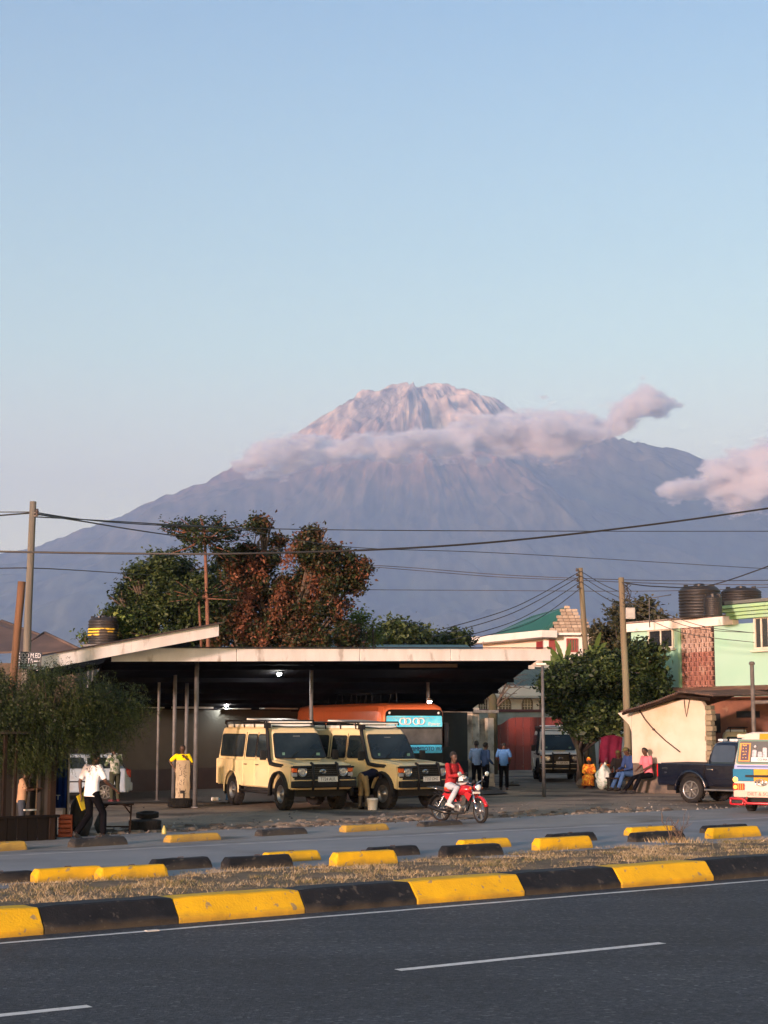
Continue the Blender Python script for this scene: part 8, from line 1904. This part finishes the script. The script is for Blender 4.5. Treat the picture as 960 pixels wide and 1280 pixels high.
sackheap('plastic_sack', 'full white and green plastic sack beside the seated woman', 756, 987, .66, .90, mat('white_green_sack', (.52, .56, .52), .6, col2=(.18, .30, .22), scale=6, lo=.52, hi=.62, bump=.5, bscale=8, bdist=.05), 3)
sackheap('black_sack', 'black sack slumped on the ground between stall and walking man', 99, 1046, .46, .95, mat('black_sack_cloth', (.014, .014, .016), .8, bump=.5, bscale=6, bdist=.05), 7)
sackheap('dark_bag', 'dark bag standing on the ground just left of the table', 124, 1043, .22, .46, mat('dark_green_bag', (.03, .035, .03), .8), 11, cat='bag')
sackheap('boulder', 'grey boulder on the ground left of the seated woman', 729, 985, .46, .36, mat('boulder_grey', (.17, .15, .13), .95, col2=(.10, .09, .08), scale=4, bump=.5, bscale=8), 5, cat='rock')
sackheap('earth_lump', 'low dark lump of earth beside the wheels of the van at the gate', 640, 983, .6, .14, mat('lump_earth', (.09, .075, .06), .95), 15, cat='rock')
def drum():
    p = gnd(820, 988); rt = thing('drum', 'dark green-black drum standing in front of the white shed', 'drum', (p.x, p.y + .25, 0)); r_, h = .26, .74; k = MB(); k.lathe([(0, 0), (r_, 0), (r_, .04), (r_ * .97, .05), (r_, h * .33), (r_ * 1.03, h * .35), (r_, h * .37), (r_, h * .64), (r_ * 1.03, h * .66), (r_, h * .68), (r_, h - .02), (r_ * .95, h), (0, h - .01)], 24); k.build('barrel', mat('drum_paint', (.025, .032, .028), .6, col2=(.05, .04, .03), scale=5), rt)
    k = MB(); k.lathe([(r_ * 1.0, 0), (r_ * 1.04, .01), (r_ * 1.04, .03), (r_, .04)], 24, c=(0, 0, h - .03)); k.build('rim', blk, rt)
drum()
def bench(px, py, L, label, name='bench', h=.45):
    p = gnd(px, py); rt = thing(name, label, 'bench', (p.x, p.y + .3, 0), R(-4)); k = MB(); k.box((0, 0, h), (L, .34, .05)); k.build('seat', wood_d, rt, bevel=.006)
    for x in (-L / 2 + .08, L / 2 - .08):
        for y in (-.12, .12): k = MB(); k.box((x, y, h / 2 - .015), (.05, .05, h - .03)); k.build('leg', wood_d, rt)
bench(785, 989, 1.5, 'dark wooden bench under the seated people by the shed'); bench(738, 984, .5, 'low stool under the woman in orange', 'stool', .34)
def chair():
    p = gnd(806, 986); rt = thing('chair', 'dark wooden chair with spindly legs behind the man in pink', 'chair', (p.x, p.y + .3, 0), R(110)); k = MB(); k.box((0, 0, .56), (.42, .42, .04)); k.build('seat', wood_d, rt)
    for x in (-.18, .18):
        for y in (-.18, .18): k = MB(); k.bar((x, y, .55), (x * 1.2, y * 1.2, 0), .035, .035); k.build('leg', wood_d, rt)
    k = MB(); k.box((0, -.2, .88), (.40, .03, .20)); k.bar((-.18, -.2, .55), (-.18, -.2, .97), .03, .03); k.bar((.18, -.2, .55), (.18, -.2, .97), .03, .03); k.build('backrest', wood_d, rt)
chair()
def hung_cloth():
    b = at(762, 905, 63); rt = thing('maroon_cloth', 'large maroon cloth hung up behind the seated people', 'cloth', (b.x, b.y, 0)); s = 63 / F; k = MB(); n = 14; rings = []
    zt, zb = at(762, 922, 63).z, at(762, 952, 63).z
    for i in range(n + 1):
        u = i / n; x = (-13 + 27 * u) * s; y = .06 * math.sin(i * 1.1); rings.append([(x - .05, y, zb - .1 + .05 * math.sin(i * .9)), (x, y, (zt + zb) / 2), (x + .06, y * .4, zt + .10 * math.sin(u * math.pi)), (x + .06, y * .4 + .02, zt + .10 * math.sin(u * math.pi)), (x, y + .02, (zt + zb) / 2), (x - .05, y + .02, zb - .1 + .05 * math.sin(i * .9))])
    k.loft(rings, smooth=True); k.build('cloth', cloth('maroon_fabric', (.11, .012, .030)), rt)
    k = MB(); k.tube([(-13 * s, .05, 0), (-13 * s, .05, zt)], .02, 6); k.tube([(14 * s, .05, 0), (14 * s, .05, zt)], .02, 6); k.tube([(-13 * s, .05, zt), (14 * s, .05, zt)], .015, 6); k.build('frame', wood_d, rt)
hung_cloth()
def jack():
    p = gnd(284, 1001); rt = thing('car_jack', 'blue bottle jack with an upright handle beside the rear wheel of the yellow van', 'jack', (p.x, p.y, 0)); m = mat('jack_blue', (.03, .10, .22), .4); k = MB(); k.lathe([(0, 0), (.09, 0), (.09, .03), (.055, .04), (.05, .20), (.03, .21), (.03, .30), (0, .3)], 14); k.build('cylinder', m, rt)
    k = MB(); k.tube([(0, 0, .2), (.0, 0, .34), (-.09, 0, .36), (-.09, 0, .40)], .012, 6); k.tube([(0, 0, .34), (.09, 0, .36), (.09, 0, .40)], .012, 6); k.build('handle', m, rt)
    p = gnd(269, 1002); rt = thing('plastic_can', 'small white plastic can lying at the edge of the workshop floor', 'can', (p.x, p.y, .07)); k = MB(); k.cyl((-.12, 0, 0), (.10, 0, .01), .065, 14, r2=.06); k.build('can_body', MATS['bucket_white'], rt); k = MB(); k.cyl((.10, 0, .01), (.15, 0, .015), .028, 10); k.build('cap', mat('cap_blue', (.05, .2, .3), .5), rt)
jack()
def yellow_bottle():
    p = gnd(205, 1043); rt = thing('plastic_bottle', 'small yellowish plastic bottle standing right of the flat tyres', 'bottle', (p.x, p.y, 0)); k = MB(); k.lathe([(0, 0), (.05, 0), (.055, .02), (.05, .10), (.02, .17), (.018, .19), (0, .19)], 14); k.build('bottle_body', mat('bottle_yellow', (.45, .40, .12), .4), rt); k = MB(); k.cyl((0, 0, .19), (0, 0, .215), .02, 10); k.build('cap', blk, rt)
yellow_bottle()
def parked_dark():   # second motorcycle parked behind the men
    pass
def concrete_block():
    p = gnd(606, 984); rt = thing('masonry_stub', 'low rough masonry stub at the feet of the men by the pillar', 'stub', (p.x, p.y + .3, 0)); g = random.Random(1)
    for r_ in range(3):
        for c in range(2): k = MB(); k.box((-.2 + .4 * c + g.uniform(-.02, .02), 0, .09 + .17 * r_), (.38, .3, .16)); k.build('block', mould, rt, bevel=.02)
concrete_block()
